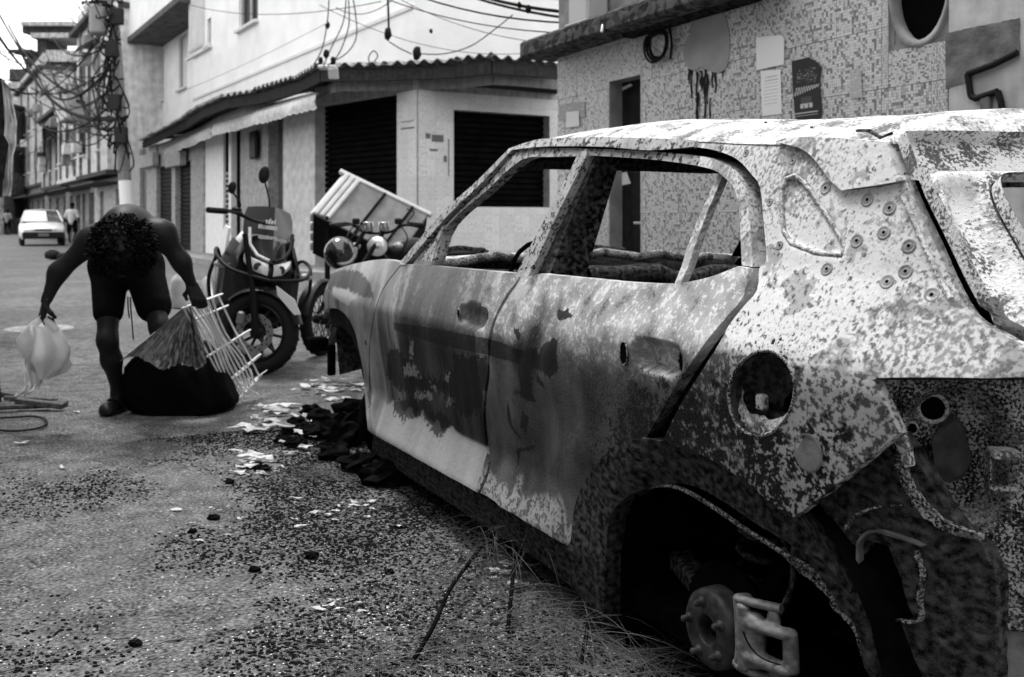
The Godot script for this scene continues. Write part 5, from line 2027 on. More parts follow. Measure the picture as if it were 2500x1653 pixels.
func build_tail(t: Node3D) -> void:
	# roof: from the gutter over the crown to the far gutter
	var line := []
	for q in curve([[1249, 361], [1290, 347], [1339, 338], [1466, 335], [1600, 338], [1700, 342], [1845, 349], [1912, 350], [1990, 348], [2100, 344], [2179, 346]].map(func(e): return Vector2(e[0], e[1])), 3):
		line.append(cp(q.x, q.y))
	var zs := [0.0, 0.006, 0.02, 0.05, 0.10, 0.17, 0.26, 0.40, 0.5, 0.6, 0.74, 0.83, 0.90, 0.95, 0.98, 0.994, 1.0]
	var rows := []
	for k in line.size():
		var p: Vector2 = line[k]
		var z0 := flank0(p.x, p.y) - 0.004
		var row := PackedVector3Array()
		var fr := clampf((line[0].x - p.x) / 0.75, 0.0, 1.0)
		var crown := lerpf(0.012, 0.083, sin(fr * PI * 0.5))
		if p.x < 0.2:
			crown += 0.0
		for f in zs:
			var h := 1.0 - pow(absf(f * 2.0 - 1.0), 5.0)
			var sagy := -0.018 * sin(f * PI) * smoothstep(1.3, 0.8, p.x) * smoothstep(-0.2, 0.3, p.x)
			row.append(Vector3(p.x + (0.06 * sin(f * PI) if k == 0 else 0.0), p.y - 0.004 + crown * h + sagy + 0.004 * dent.get_noise_2d(p.x * 60.0, f * 90.0), lerpf(z0, WIDE - z0, f)))
		rows.append(row)
	var mb := MB.new()
	mb.sheet(rows)
	var roof := put("roof", mb, mats["ash"], t)
	# its dark underside with header rails
	var under := []
	for r in rows:
		var row := PackedVector3Array()
		for p in r:
			row.append(p - UPV * 0.03)
		under.append(row)
	mb = MB.new()
	mb.sheet(under)
	put("headliner_side", mb, mats["burnt"], roof)
	mb = MB.new()
	var r0: PackedVector3Array = under[0]
	var hp := []
	for p in r0:
		hp.append(p - Vector3(0.03, 0.015, 0))
	mb.tube(hp, 0.03, 8)
	put("windscreen_header", mb, mats["burnt_flecks"], roof)
	for e in [0.5, 0.0]:
		mb = MB.new()
		mb.box(at(Vector3(e, 1.24 if e > 0.1 else 1.19, 0.89)), Vector3(0.09, 0.03, 1.1))
		put("roof_bow", mb, mats["burnt"], roof)
	# the sealed seam on the roof
	var seam := []
	for k in 12:
		var f := k / 11.0
		var u := lerpf(1869, 2179, f)
		var v := lerpf(301, 333, f) + 2.0 * sin(f * 7.0)
		# on the roof plane
		var d := px(u, v, 1.0) - Vector3(0, EYE, 0)
		var best := Vector3.ZERO
		var hy := 1.0
		for z in 60:
			var w := (Vector3(0, EYE, 0) + d * (1.5 + z * 0.03))
			var l := car_t.affine_inverse() * w
			var yy := roof_at(rows, l.x, l.z)
			if absf(yy - l.y) < hy:
				hy = absf(yy - l.y)
				best = Vector3(l.x, yy, l.z)
		seam.append(best + UPV * 0.001)
	mb = MB.new()
	mb.tube(seam, 0.004, 6)
	put("roof_seam", mb, mats["burnt_flecks"], roof)
	# tailgate: a sloping plane from the roof's end down to the waist
	var top := Vector3(cp(2190, 346).x - 0.005, cp(2190, 346).y, flank0(cp(2190, 346).x, cp(2190, 346).y))
	var bot := Vector3(cp(2376, 768).x - 0.005, cp(2376, 768).y, flank0(cp(2376, 768).x, cp(2376, 768).y))
	var across := Vector3(-0.22, 0, 1).normalized()
	var upv := (top - bot)
	upv = (upv - across * upv.dot(across)).normalized()
	var tg := car_t * Transform3D(Basis(across, upv, across.cross(upv)), bot)
	var outer := PackedVector2Array()
	for q in [[2191, 347], [2246, 495], [2292, 588], [2340, 690], [2378, 764], [2400, 786], [2460, 815], [2560, 870], [2800, 870], [2800, 352], [2500, 349], [2300, 345]]:
		outer.append(hitp(tg, q[0], q[1]))
	var win := PackedVector2Array()
	for q in curve([[2560, 450], [2500, 461], [2425, 463], [2407, 475], [2411, 505], [2430, 548], [2470, 619], [2500, 668], [2560, 740]].map(func(e): return Vector2(e[0], e[1])), 3):
		win.append(hitp(tg, q.x, q.y))
	win.append(hitp(tg, 2900, 760))
	win.append(hitp(tg, 2900, 440))
	var rel := func(x: float, y: float) -> float:       # pressed lines of the tailgate
		var p := tg * Vector3(x, y, 0)
		var sc := proj(p)
		var z := 0.0
		# a step under the spoiler, and a channel that follows the pillar
		z += 0.018 * smoothstep(418.0, 436.0, sc.y - 20.0 * smoothstep(2290.0, 2240.0, sc.x))
		var dl := (sc.x - 2250.0 - (sc.y - 460.0) * 0.385)
		z += 0.010 * exp(-pow((dl - 22.0) / 7.0, 2.0)) * smoothstep(440.0, 470.0, sc.y)
		z -= 0.018 * smoothstep(60.0, 20.0, absf(dl - 78.0)) * smoothstep(450.0, 480.0, sc.y)
		return z
	var sk := skin(outer, [win], 0.012, rel, 0.03)
	var loc := Transform3D(Basis(across, upv, across.cross(upv)), bot)
	var gate := put("tailgate", sk, mats["ash"], t)
	gate.transform = loc
	var gate2 := put("tailgate_far_half", gate.mesh, mats["ash"], t)
	gate2.transform = Transform3D(Basis(Vector3(1, 0, 0), Vector3(0, 1, 0), Vector3(0, 0, -1)), Vector3(0, 0, WIDE)) * loc
	# spoiler lip that joins the roof to the tailgate
	var ytop := hitp(tg, 2191, 348).y
	var last: PackedVector3Array = rows[rows.size() - 1]
	var lip2 := PackedVector3Array()
	var lip1 := PackedVector3Array()
	for k in last.size():
		var z := (last[k].z - last[0].z) * 1.02
		var e := loc * Vector3(z, ytop, -0.004)
		e.y = maxf(e.y, last[k].y - 0.05)
		lip2.append(e)
		lip1.append(last[k].lerp(e, 0.65) + UPV * 0.014)
	mb = MB.new()
	mb.sheet([last, lip1, lip2])
	put("spoiler", mb, mats["ash"], t)
	var rimp := []
	for q in win:
		rimp.append(Vector3(q.x, q.y, 0.014))
	mb = MB.new()
	mb.tube(rimp.slice(0, rimp.size() - 2), 0.006, 6)
	put("window_flange", mb, mats["burnt_flecks"], gate)
	# dark gap between quarter and tailgate: a gutter set inward
	mb = MB.new()
	var ga := []
	var gb := []
	for q in curve([[2183, 345], [2214, 429], [2242, 495], [2288, 593], [2338, 702], [2375, 768]].map(func(e): return Vector2(e[0], e[1])), 4):
		var c := cp(q.x - 8, q.y)
		var z := flank0(c.x, c.y)
		ga.append(Vector3(c.x + 0.02, c.y, z + 0.045))
		gb.append(Vector3(c.x - 0.03, c.y, z + 0.045 + 0.03))
	mb.sheet([PackedVector3Array(ga), PackedVector3Array(gb)])
	put("gutter", mb, mats["burnt"], t)
	put("gutter_bead", bead([[2206, 478], [2226, 530], [2262, 610], [2300, 690], [2322, 730]], 0.006, -0.003), mats["ash"], t)
	# lamp recess: an inner panel turned towards the rear corner
	var rc := cp(2140, 940)
	var ro := Vector3(rc.x, 0.0, flank0(rc.x, rc.y) + 0.055)
	var rdir := Vector3(-0.62, 0, 0.785).normalized()
	var rl := Transform3D(Basis(rdir, UPV, rdir.cross(UPV)), ro)
	var rw := car_t * rl
	var lamp := PackedVector2Array()
	for q in [[2120, 900], [2620, 900], [2620, 1700], [2385, 1700], [2380, 1330], [2330, 1296], [2270, 1215], [2236, 1150], [2205, 1090], [2160, 1000], [2134, 960]]:
		lamp.append(hitp(rw, q[0], q[1]))
	var bowl_c := hitp(rw, 2330, 1120)
	var bc2 := hitp(rw, 2292, 1010)
	var lrel := func(x: float, y: float) -> float:
		var p := Vector2(x, y)
		var e := (p - bowl_c) / Vector2(0.085, 0.125)
		var z := 0.045 * smoothstep(1.15, 0.75, e.length())
		z += 0.006 * dent.get_noise_2d(x * 300.0, y * 300.0)
		z += 0.012 * smoothstep(0.30, 0.28, y) - 0.02 * exp(-pow((y - 0.305) / 0.012, 2.0))
		z += 0.012 * smoothstep(0.034, 0.026, p.distance_to(bc2)) - 0.006 * exp(-pow((p.distance_to(bc2) - 0.036) / 0.006, 2.0))
		return -z
	var lsk := skin(lamp, [], 0.011, lrel, 0.0)
	var lp := put("lamp_recess", lsk, mats["scorched"], t)
	lp.transform = rl
	for q in [[2292, 1010, 0.021], [2264, 1154, 0.010], [2234, 1055, 0.009], [2440, 1120, 0.006]]:
		var c := hitp(rw, q[0], q[1])
		mb = MB.new()
		mb.lathe([Vector2(q[2] * 1.35, 0.0), Vector2(q[2] * 1.3, 0.007), Vector2(q[2], 0.008), Vector2(q[2] * 0.95, 0.002)], Transform3D(Basis(Vector3(1, 0, 0), Vector3(0, 0, 1), Vector3(0, -1, 0)), Vector3(c.x, c.y, lrel.call(c.x, c.y) + 0.004)), 20)
		var o := put("collar", mb, mats["ash"], lp)
		mb = MB.new()
		mb.lathe([Vector2(q[2] * 0.97, 0.004), Vector2(0, 0.004)], Transform3D(Basis(Vector3(1, 0, 0), Vector3(0, 0, 1), Vector3(0, -1, 0)), Vector3(c.x, c.y, lrel.call(c.x, c.y) + 0.006)), 16)
		put("hole", mb, plain("hole_black", 0.004, 0.9), lp)
	var eggp := PackedVector2Array()
	for k in 26:
		var an := TAU * k / 26
		eggp.append(hitp(rw, 2335 + cos(an) * (48 + 8 * sin(an)) + 4.0 * sin(an * 5.0), 1110 + sin(an) * 82 + 4.0 * cos(an * 7.0)))
	var egg := skin(eggp, [], 0.011, func(x, y): return lrel.call(x, y) + 0.0035, 0.004)
	put("smooth_plate", egg, mottled("plate_dim", 0.05, 0.10, 6.0, 0.55, 0.1), lp)
	# bent bracket in the recess
	var bk := hitp(rw, 2448, 1120)
	mb = MB.new()
	mb.box(at(Vector3(bk.x, bk.y + 0.012, 0.012)), Vector3(0.044, 0.012, 0.05), 0.002)
	put("bracket", mb, mats["ash"], lp)
	mb = MB.new()
	mb.box(at(Vector3(bk.x - 0.022, bk.y - 0.018, 0.0)), Vector3(0.004, 0.06, 0.03), 0.001)
	mb.box(at(Vector3(bk.x, bk.y - 0.048, 0.004)), Vector3(0.046, 0.008, 0.02), 0.002)
	put("bracket_side", mb, mats["scorched"], lp)
	# ledge over the recess
	mb = MB.new()
	var la := []
	var lb := []
	for u in [2128, 2200, 2300, 2400, 2530]:
		var c := cp(u, 922)
		la.append(Vector3(c.x, c.y, flank0(c.x, c.y)))
		var e := hitp(rw, u, 928)
		lb.append(rl * Vector3(e.x, e.y, 0))
	mb.sheet([PackedVector3Array(la), PackedVector3Array(lb)])
	put("recess_ledge", mb, mats["burnt_flecks"], t)
	var ea := []
	var eb := []
	for q in [[2134, 925], [2150, 962], [2166, 993], [2197, 1060]]:
		var c := cp(q[0], q[1])
		ea.append(Vector3(c.x, c.y, flank0(c.x, c.y)))
		var e := hitp(rw, q[0] + 14, q[1] + 10)
		eb.append(rl * Vector3(e.x, e.y, 0))
	mb = MB.new()
	mb.sheet([PackedVector3Array(ea), PackedVector3Array(eb)])
	put("recess_edge", mb, mats["ash"], t)
	# bare structure under the quarter panel, with its pressed opening
	var st := cpoly([[1930, 1262], [2000, 1208], [2198, 1056], [2240, 1130], [2300, 1230], [2345, 1290], [2400, 1330], [2430, 1400], [2430, 1700], [2140, 1700], [2080, 1525], [2026, 1462], [1985, 1400], [1930, 1352]], 1, 0.05)
	var op := [[2104, 1330], [2120, 1318], [2168, 1332], [2200, 1420], [2232, 1505], [2215, 1516], [2165, 1508], [2122, 1494], [2112, 1440]]
	var oph := cpoly(op, 1, 0.05)
	var ssurf := func(x, y): return flank0(x, y) + 0.05 + 0.006 * dent.get_noise_2d(x * 260.0, y * 260.0)
	put("rear_inner_panel", skin(st, [oph], 0.014, ssurf, 0.03), mats["burnt_flecks"], t)
	put("pressed_bead", band([[2098, 1420], [2092, 1345], [2108, 1306], [2140, 1298], [2200, 1314], [2250, 1334]], 8.0, 0.036, 1), mats["bare_steel"], t)
	put("pressed_bead", band([[2232, 1345], [2248, 1400], [2242, 1460], [2246, 1506], [2225, 1520], [2150, 1508]], 7.0, 0.040, 2), mats["scorched"], t)
	put("pressed_bead", band([[2062, 1292], [2080, 1264], [2130, 1240], [2195, 1234]], 7.0, 0.040, 3), mats["scorched"], t)
	put("weld_flange", band([[2180, 1066], [2196, 1120], [2208, 1175], [2236, 1222], [2290, 1276], [2345, 1300], [2390, 1312]], 24.0, 0.038, 4), mats["scorched"], t)
	put("weld_flange", band([[2150, 975], [2176, 1030], [2200, 1085], [2216, 1140]], 26.0, 0.036, 5), mats["ash"], t)
	put("torn_edge", band([[1900, 1340], [1945, 1387], [1993, 1423], [2026, 1458], [2042, 1490], [2083, 1530], [2105, 1600]], 9.0, 0.047, 6), mats["scorched"], t)
	mb = MB.new()
	mb.box(at(Vector3(-0.5, 0.55, 0.40)), Vector3(0.5, 0.8, 0.04))
	put("inner_wall", mb, mats["burnt"], t)
	mb = MB.new()
	mb.box(at(Vector3(-0.77, 0.51, 1.07)), Vector3(0.06, 0.80, 1.30), 0.02)
	put("rear_panel", mb, mats["scorched"], t)
	mb = MB.new()      # rear cross panel and bumper beam stub
	var bs := hitp(rw, 2440, 1560)
	mb.box(rl * at(Vector3(bs.x + 0.05, bs.y - 0.02, 0.02)), Vector3(0.17, 0.12, 0.05), 0.006)
	put("beam_stub", mb, mats["bare_steel"], t)
	mb = MB.new()
	var b2 := hitp(rw, 2440, 1495)
	mb.box(rl * at(Vector3(b2.x + 0.05, b2.y, 0.025)), Vector3(0.18, 0.022, 0.06), 0.005)
	put("beam_flange", mb, mats["scorched"], t)
	# fuel filler bowl
	var fc := cp(1859, 960)
	mb = MB.new()
	var frows := []
	for e in [[1.0, 0.0], [0.97, 0.03], [0.9, 0.055], [0.5, 0.065], [0.0, 0.07]]:
		var row := PackedVector3Array()
		for k in 24:
			var an := TAU * k / 24
			var q := Vector2(cos(an) * 78, sin(an) * 104).rotated(0.16) * float(e[0])
			var c := cp(1859 + q.x, 960 + q.y)
			row.append(Vector3(c.x, c.y, flank0(c.x, c.y) + e[1]))
		frows.append(row)
	mb.sheet(frows, true)
	var bowl := put("filler_bowl", mb, mats["burnt_flecks"], t)
	var cres := PackedVector2Array()
	for k in 19:
		var an := deg_to_rad(lerpf(10.0, 185.0, k / 18.0))
		var e := Vector2(cos(an) * 77, sin(an) * 103).rotated(0.16)
		cres.append(cp(1859 + e.x, 960 + e.y))
	for k in 19:
		var an := deg_to_rad(lerpf(185.0, 10.0, k / 18.0))
		var rr := 1.0 - 0.42 * sin(an) * (0.85 + 0.12 * sin(k * 0.9) + 0.06 * sin(k * 2.1)) - 0.04
		var e := Vector2(cos(an) * 77 * rr, sin(an) * 103 * rr).rotated(0.16)
		cres.append(cp(1859 + e.x, 960 + e.y))
	mb = skin(cres, [], 0.009, func(x, y): return flank0(x, y) + 0.012 + 0.25 * maxf(0.0, y - fc.y + 0.075) + 0.008 * dent.get_noise_2d(x * 900.0, y * 900.0), 0.0)
	put("ash_heap", mb, mats["ash"], bowl)
	mb = MB.new()
	var nk := cp(1898, 1000)
	mb.lathe([Vector2(0.024, 0.0), Vector2(0.026, 0.012), Vector2(0.020, 0.014), Vector2(0.018, -0.01), Vector2(0, -0.012)], Transform3D(Basis(Vector3(1, 0, 0), Vector3(0, 0, -1), Vector3(0, 1, 0)), Vector3(nk.x, nk.y, flank0(nk.x, nk.y) + 0.05)), 18)
	put("filler_neck", mb, mats["burnt"], bowl)
	mb = MB.new()
	var lt := cp(1826, 985)
	mb.box(at(Vector3(lt.x, lt.y, flank0(lt.x, lt.y) + 0.035)), Vector3(0.022, 0.03, 0.02), 0.004)
	put("latch", mb, mats["ash"], bowl)
	var rimf := []
	for k in 24:
		var an := TAU * k / 24
		var q := Vector2(cos(an) * 79, sin(an) * 105).rotated(0.16)
		var c := cp(1859 + q.x, 960 + q.y)
		rimf.append(Vector3(c.x, c.y, flank(c.x, c.y) + 0.001))
	mb = MB.new()
	mb.tube(rimf, 0.0035, 6, false, true)
	put("filler_rim", mb, mats["scorched"], bowl)
	# round plugged knock-out behind the fuel hole
	var kn := cp(1975, 1105)
	mb = MB.new()
	mb.lathe([Vector2(0.036, 0.001), Vector2(0.034, 0.0035), Vector2(0.03, 0.002), Vector2(0, 0.0025)], Transform3D(Basis(Vector3(1, 0, 0), Vector3(0, 0, -1), Vector3(0, 1, 0)), Vector3(kn.x, kn.y, flank(kn.x, kn.y))), 24)
	put("round_plug", mb, mats["bare_steel"], t)

func roof_at(rows: Array, x: float, z: float) -> float:
	for k in rows.size() - 1:
		var a: PackedVector3Array = rows[k]
		var b: PackedVector3Array = rows[k + 1]
		if (a[8].x - x) * (b[8].x - x) <= 0.0:
			var f := (x - a[8].x) / (b[8].x - a[8].x + 1e-9)
			for j in a.size() - 1:
				if z >= a[j].z and z <= a[j + 1].z:
					var h := (z - a[j].z) / (a[j + 1].z - a[j].z)
					return lerpf(lerpf(a[j].y, a[j + 1].y, h), lerpf(b[j].y, b[j + 1].y, h), f)
	return -9.0

func proj(p: Vector3) -> Vector2:
	return Vector2(CX + p.x / -p.z * F, HY + (EYE - p.y) / -p.z * F)

func build_bonnet(t: Node3D) -> void:
	# bonnet lid: crowned sheet between the wings
	var rows := []
	for k in 12:
		var f := k / 11.0
		var x := lerpf(2.14, 3.12, f)
		var y := 0.855 - 0.05 * f * f - 0.02 * f
		var w := 0.055 + 0.085 * maxf(0.0, x - 2.1) * (x - 2.1)
		var row := PackedVector3Array()
		for j in 15:
			var g_ := j / 14.0
			var z := lerpf(w, WIDE - w, g_)
			row.append(Vector3(x + 0.10 * sin(g_ * PI) * f, y + 0.05 * pow(sin(g_ * PI), 0.6) + 0.006 * dent.get_noise_2d(x * 80.0, z * 80.0), z))
		rows.append(row)
	var mb := MB.new()
	mb.sheet(rows)
	put("bonnet", mb, mats["ash"], t)
	mb = MB.new()       # front closing panel
	mb.sheet([rows[11], PackedVector3Array(Array(rows[11]).map(func(p): return p + Vector3(0.06, -0.32, 0))), PackedVector3Array(Array(rows[11]).map(func(p): return p + Vector3(0.0, -0.5, 0)))])
	put("front_panel", mb, mats["burnt_flecks"], t)
	# cowl with wiper remains and crumpled seal
	mb = MB.new()
	var p := []
	for k in 16:
		var f := k / 15.0
		p.append(Vector3(2.10 + 0.02 * sin(f * 21.0), 0.868 + 0.012 * sin(f * 33.0) + 0.03 * sin(f * PI), 0.12 + 1.5 * f))
	mb.tube(p, 0.02, 7)
	put("cowl", mb, mats["scorched"], t)
	for q in [[2.16, 0.9, 0.25, 0.5], [2.2, 0.9, 0.7, 1.2]]:
		mb = MB.new()
		mb.tube(curve([Vector3(q[0], q[1], q[2]), Vector3(q[0] + 0.03, q[1] + 0.03, (q[2] + q[3]) * 0.5), Vector3(q[0], q[1] + 0.01, q[3])], 5), 0.012, 6)
		put("wiper", mb, mats["burnt_flecks"], t)
	# front strut, hub and bumper-bar end that show inside the front arch
	mb = MB.new()
	mb.blob(Vector3(2.55, 0.17, 0.16), Vector3(0.16, 0.15, 0.09), 0.10, 4, 8, 14)
	put("front_hub", mb, mats["burnt"], t)
	mb = MB.new()
	mb.tube([Vector3(2.56, 0.2, 0.2), Vector3(2.5, 0.75, 0.32)], 0.045, 9)
	put("front_strut", mb, mats["burnt"], t)
	mb = MB.new()
	mb.box(at(Vector3(2.6, 0.58, 0.5)), Vector3(0.9, 0.5, 0.05))
	put("front_inner_wing", mb, mats["burnt"], t)
	var fb := cp(800, 838)
	mb = MB.new()
	mb.box(at(Vector3(fb.x, fb.y, 0.15)), Vector3(0.10, 0.07, 0.1), 0.008)
	mb.box(at(Vector3(fb.x - 0.20, fb.y - 0.06, 0.17)), Vector3(0.03, 0.16, 0.04), 0.006)
	put("bumper_bracket", mb, mats["burnt"], t)

func mirror_side(t: Node3D, fd, rd, rail, apil, bp, ff, rf, wing, qp, fuel) -> void:
	var dark: Material = mats["inner_steel"]
	var ash: Material = mats["ash"]
	put("far_front_door", skin(fd, [], 0.06, flank0, 0.05, true), dark, t)
	put("far_rear_door", skin(rd, [], 0.06, flank0, 0.05, true), dark, t)
	put("far_roof_rail", skin(rail, [], 0.04, flank0, 0.06, true), dark, t)
	put("far_windscreen_pillar", skin(apil, [], 0.04, flank0, 0.08, true), dark, t)
	put("far_middle_pillar", skin(bp, [], 0.04, flank0, 0.08, true), dark, t)
	put("far_window_frame", skin(ff, [], 0.03, flank0, 0.05, true), dark, t)
	put("far_window_frame", skin(rf, [], 0.03, flank0, 0.05, true), dark, t)
	put("far_wing", skin(wing, [], 0.06, flank0, 0.04, true), ash, t)
	put("far_quarter_panel", skin(qp, [], 0.06, flank0, 0.04, true), dark, t)

# ---------------------------------------------------------------- motorcycles
func wheel(parent: Node3D, called: String, x: Transform3D, R: float, W: float, disc_r: float, spokes: int) -> Node3D:
	var w := Node3D.new()
	w.name = called
	parent.add_child(w, true)
	w.transform = x           # the axle runs along local y
	var prof := []
	for k in 14:
		var an := TAU * k / 14
		prof.append(Vector2(R - W * 0.5 + cos(an) * W * 0.5, sin(an) * W * 0.52))
	var mb := MB.new()
	mb.lathe(prof, Transform3D.IDENTITY, 48, true)
	for k in 48:               # tread blocks
		var an := TAU * k / 48
		var d := Vector3(cos(an), 0, sin(an))
		mb.box(Transform3D(Basis(d, Vector3(0, 1, 0), d.cross(Vector3(0, 1, 0))), d * (R - 0.0085) + Vector3(0, 0.018 if k % 2 else -0.018, 0)), Vector3(0.012, W * 0.34, 0.022), 0.003)
	put("tyre", mb, plain("tyre", 0.014, 0.85, 0.0, 0.25), w)
	mb = MB.new()
	var r := R - W * 0.92
	mb.lathe([Vector2(r, -W * 0.42), Vector2(r + 0.012, -W * 0.40), Vector2(r - 0.012, -W * 0.2), Vector2(r - 0.02, 0), Vector2(r - 0.012, W * 0.2), Vector2(r + 0.012, W * 0.40), Vector2(r, W * 0.42)], Transform3D.IDENTITY, 40)
	put("rim", mb, plain("rim_dark", 0.03, 0.35, 0.6), w)
	mb = MB.new()
	for k in spokes:
		var an := TAU * k / spokes
		var a2 := an + (0.35 if k % 2 else -0.35)
		mb.tube([Vector3(cos(a2) * 0.035, 0.03 if k % 4 < 2 else -0.03, sin(a2) * 0.035), Vector3(cos(an) * (r - 0.008), 0, sin(an) * (r - 0.008))], 0.0035 if spokes > 12 else 0.011, 5)
	put("spokes", mb, plain("rim_dark", 0.03, 0.35, 0.6), w)
	mb = MB.new()
	mb.lathe([Vector2(0.0, -0.06), Vector2(0.035, -0.06), Vector2(0.042, -0.03), Vector2(0.042, 0.03), Vector2(0.035, 0.06), Vector2(0.0, 0.06)], Transform3D.IDENTITY, 16)
	put("hub", mb, plain("rim_dark", 0.03, 0.35, 0.6), w)
	if disc_r > 0.0:
		mb = MB.new()
		var n := 36
		var rows := [PackedVector3Array(), PackedVector3Array(), PackedVector3Array()]
		for k in n:
			var an := TAU * k / n
			var wob := 0.006 * (1.0 if k % 3 == 0 else 0.0)
			rows[0].append(Vector3(cos(an), 0, sin(an)) * (disc_r * 0.62) + Vector3(0, 0.066, 0))
			rows[1].append(Vector3(cos(an), 0, sin(an)) * (disc_r * 0.8) + Vector3(0, 0.068, 0))
			rows[2].append(Vector3(cos(an), 0, sin(an)) * (disc_r - wob) + Vector3(0, 0.066, 0))
		mb.sheet(rows, true)
		for k in n:            # drilled holes, as dark inlaid rounds
			pass
		put("brake_disc", mb, plain("disc_steel", 0.30, 0.4, 0.8), w)
		mb = MB.new()
		for k in 24:
			var an := TAU * k / 24
			var rr := disc_r * (0.72 if k % 2 else 0.86)
			mb.lathe([Vector2(0.007, 0.0705), Vector2(0.0, 0.0705)], at(Vector3(cos(an) * rr, 0, sin(an) * rr)), 6)
		put("disc_holes", mb, plain("hole_black", 0.004, 0.9), w)
	return w

func build_bikes() -> void:
	var blk := plain("bike_black", 0.010, 0.38, 0.0, 0.35)
	var mblk := plain("bike_matt", 0.010, 0.65, 0.0, 0.3)
	var wht := plain("bike_white", 0.62, 0.35)
	var steel := plain("chrome", 0.55, 0.22, 1.0)
	var glass := plain("lamp_glass", 0.62, 0.12, 0.3)
	var screen := plain("smoked_screen", 0.03, 0.2, 0.0, 0.3)
	# --- touring enduro, leaning on its side stand, bars turned to the lock
	var f := Vector3(0.40, 0, 0.917)
	var lean := deg_to_rad(10.0)
	var side := Vector3(-0.917, 0, 0.40)
	var up := (UPV * cos(lean) - side * sin(lean)).normalized()
	var zz := f.cross(up)
	var front := on_ground(612, 915)
	var root := thing("touring_motorcycle", "black and white touring motorcycle with tall printed screen and crash bars", "motorcycle")
	root.transform = Transform3D(Basis(f, up, zz), front - f * 0.70)
	var R := 0.285
	var steer := Transform3D(Basis(UPV, deg_to_rad(58.0)), Vector3(0.70, 0, 0))
	var q: Node3D
	wheel(root, "front_wheel", steer * Transform3D(Basis(Vector3(1, 0, 0), Vector3(0, 0, 1), Vector3(0, -1, 0)), Vector3(0.0, R, 0)), R, 0.105, 0.135, 10)
	wheel(root, "rear_wheel", Transform3D(Basis(Vector3(1, 0, 0), Vector3(0, 0, 1), Vector3(0, -1, 0)), Vector3(-0.72, R, 0)), R, 0.13, 0.11, 10)
	var mb := MB.new()
	for s in [-0.09, 0.09]:
		mb = MB.new()
		mb.tube([steer * Vector3(0.02, R, s), steer * Vector3(-0.05, 0.56, s)], 0.026, 10)
		mb.tube([steer * Vector3(-0.05, 0.55, s), steer * Vector3(-0.18, 0.93, s)], 0.019, 10)
		put("fork_leg", mb, plain("fork_grey", 0.015, 0.4, 0.3), root)
	mb = MB.new()     # brake caliper at the fork foot
	mb.box(steer * at(Vector3(-0.10, 0.37, 0.10)), Vector3(0.05, 0.09, 0.04), 0.012)
	put("brake_caliper", mb, plain("caliper_grey", 0.14, 0.45), root)
	# front mudguard hugging the wheel, with a pale flank
	var rows := []
	for k in 12:
		var an := deg_to_rad(20.0 + 120.0 * k / 11.0)
		var row := PackedVector3Array()
		for j in 7:
			var s := (j / 6.0 - 0.5) * 2.0
			row.append(steer * Vector3(cos(an) * (R + 0.03 - 0.03 * s * s), R + sin(an) * (R + 0.03 - 0.03 * s * s), s * 0.075))
		rows.append(row)
	mb = MB.new()
	mb.sheet(rows)
	put("front_mudguard", mb, blk, root)
	mb = MB.new()
	mb.prism(PackedVector2Array([Vector2(0.10, 0.62), Vector2(0.24, 0.55), Vector2(0.30, 0.46), Vector2(0.26, 0.45), Vector2(0.12, 0.56)]), 0.01, steer * at(Vector3(0, 0, 0.085)))
	put("mudguard_trim", mb, wht, root)
	# headlamp housing, beak and the two lamps
	mb = MB.new()
	mb.sheet([
		PackedVector3Array([Vector3(0.34, 0.86, 0.17), Vector3(0.56, 0.90, 0.10), Vector3(0.62, 0.90, 0.0), Vector3(0.56, 0.90, -0.10), Vector3(0.34, 0.86, -0.17)]),
		PackedVector3Array([Vector3(0.36, 0.76, 0.18), Vector3(0.62, 0.76, 0.13), Vector3(0.72, 0.74, 0.0), Vector3(0.62, 0.76, -0.13), Vector3(0.36, 0.76, -0.18)]),
		PackedVector3Array([Vector3(0.38, 0.68, 0.16), Vector3(0.64, 0.68, 0.12), Vector3(0.76, 0.66, 0.0), Vector3(0.64, 0.68, -0.12), Vector3(0.38, 0.68, -0.16)]),
		PackedVector3Array([Vector3(0.42, 0.62, 0.10), Vector3(0.6, 0.63, 0.06), Vector3(0.70, 0.64, 0.0), Vector3(0.6, 0.63, -0.06), Vector3(0.42, 0.62, -0.10)])])
	put("nose_fairing", mb, blk, root)
	for s in [1.0, -1.0]:
		mb = MB.new()
		mb.sheet([PackedVector3Array([Vector3(0.56, 0.80, 0.165 * s), Vector3(0.65, 0.775, 0.10 * s), Vector3(0.725, 0.755, 0.018 * s)]), PackedVector3Array([Vector3(0.585, 0.75, 0.165 * s), Vector3(0.69, 0.735, 0.10 * s), Vector3(0.765, 0.72, 0.018 * s)]), PackedVector3Array([Vector3(0.60, 0.72, 0.14 * s), Vector3(0.70, 0.69, 0.09 * s), Vector3(0.77, 0.675, 0.018 * s)])])
		var lamp := put("headlamp", mb, glass, root)
		mb = MB.new()
		mb.lathe([Vector2(0.0, 0.004), Vector2(0.026, 0.0), Vector2(0.03, -0.01)], Transform3D(Basis(Vector3(0, 1, 0), Vector3(0.85, 0.2, 0.5 * s).normalized(), Vector3(0.85, 0.2, 0.5 * s).normalized().cross(Vector3(0, 1, 0))).orthonormalized(), Vector3(0.705, 0.725, 0.085 * s)), 14)
		put("projector", mb, plain("projector_dark", 0.05, 0.1), lamp)
		mb = MB.new()
		mb.tube([Vector3(0.52, 0.98, 0.15 * s), Vector3(0.58, 0.87, 0.14 * s), Vector3(0.66, 0.80, 0.09 * s), Vector3(0.725, 0.775, 0.015 * s)], 0.012, 6)
		put("fairing_trim", mb, wht if s > 0 else mblk, root)
	# tall screen folded along its middle
	rows = []
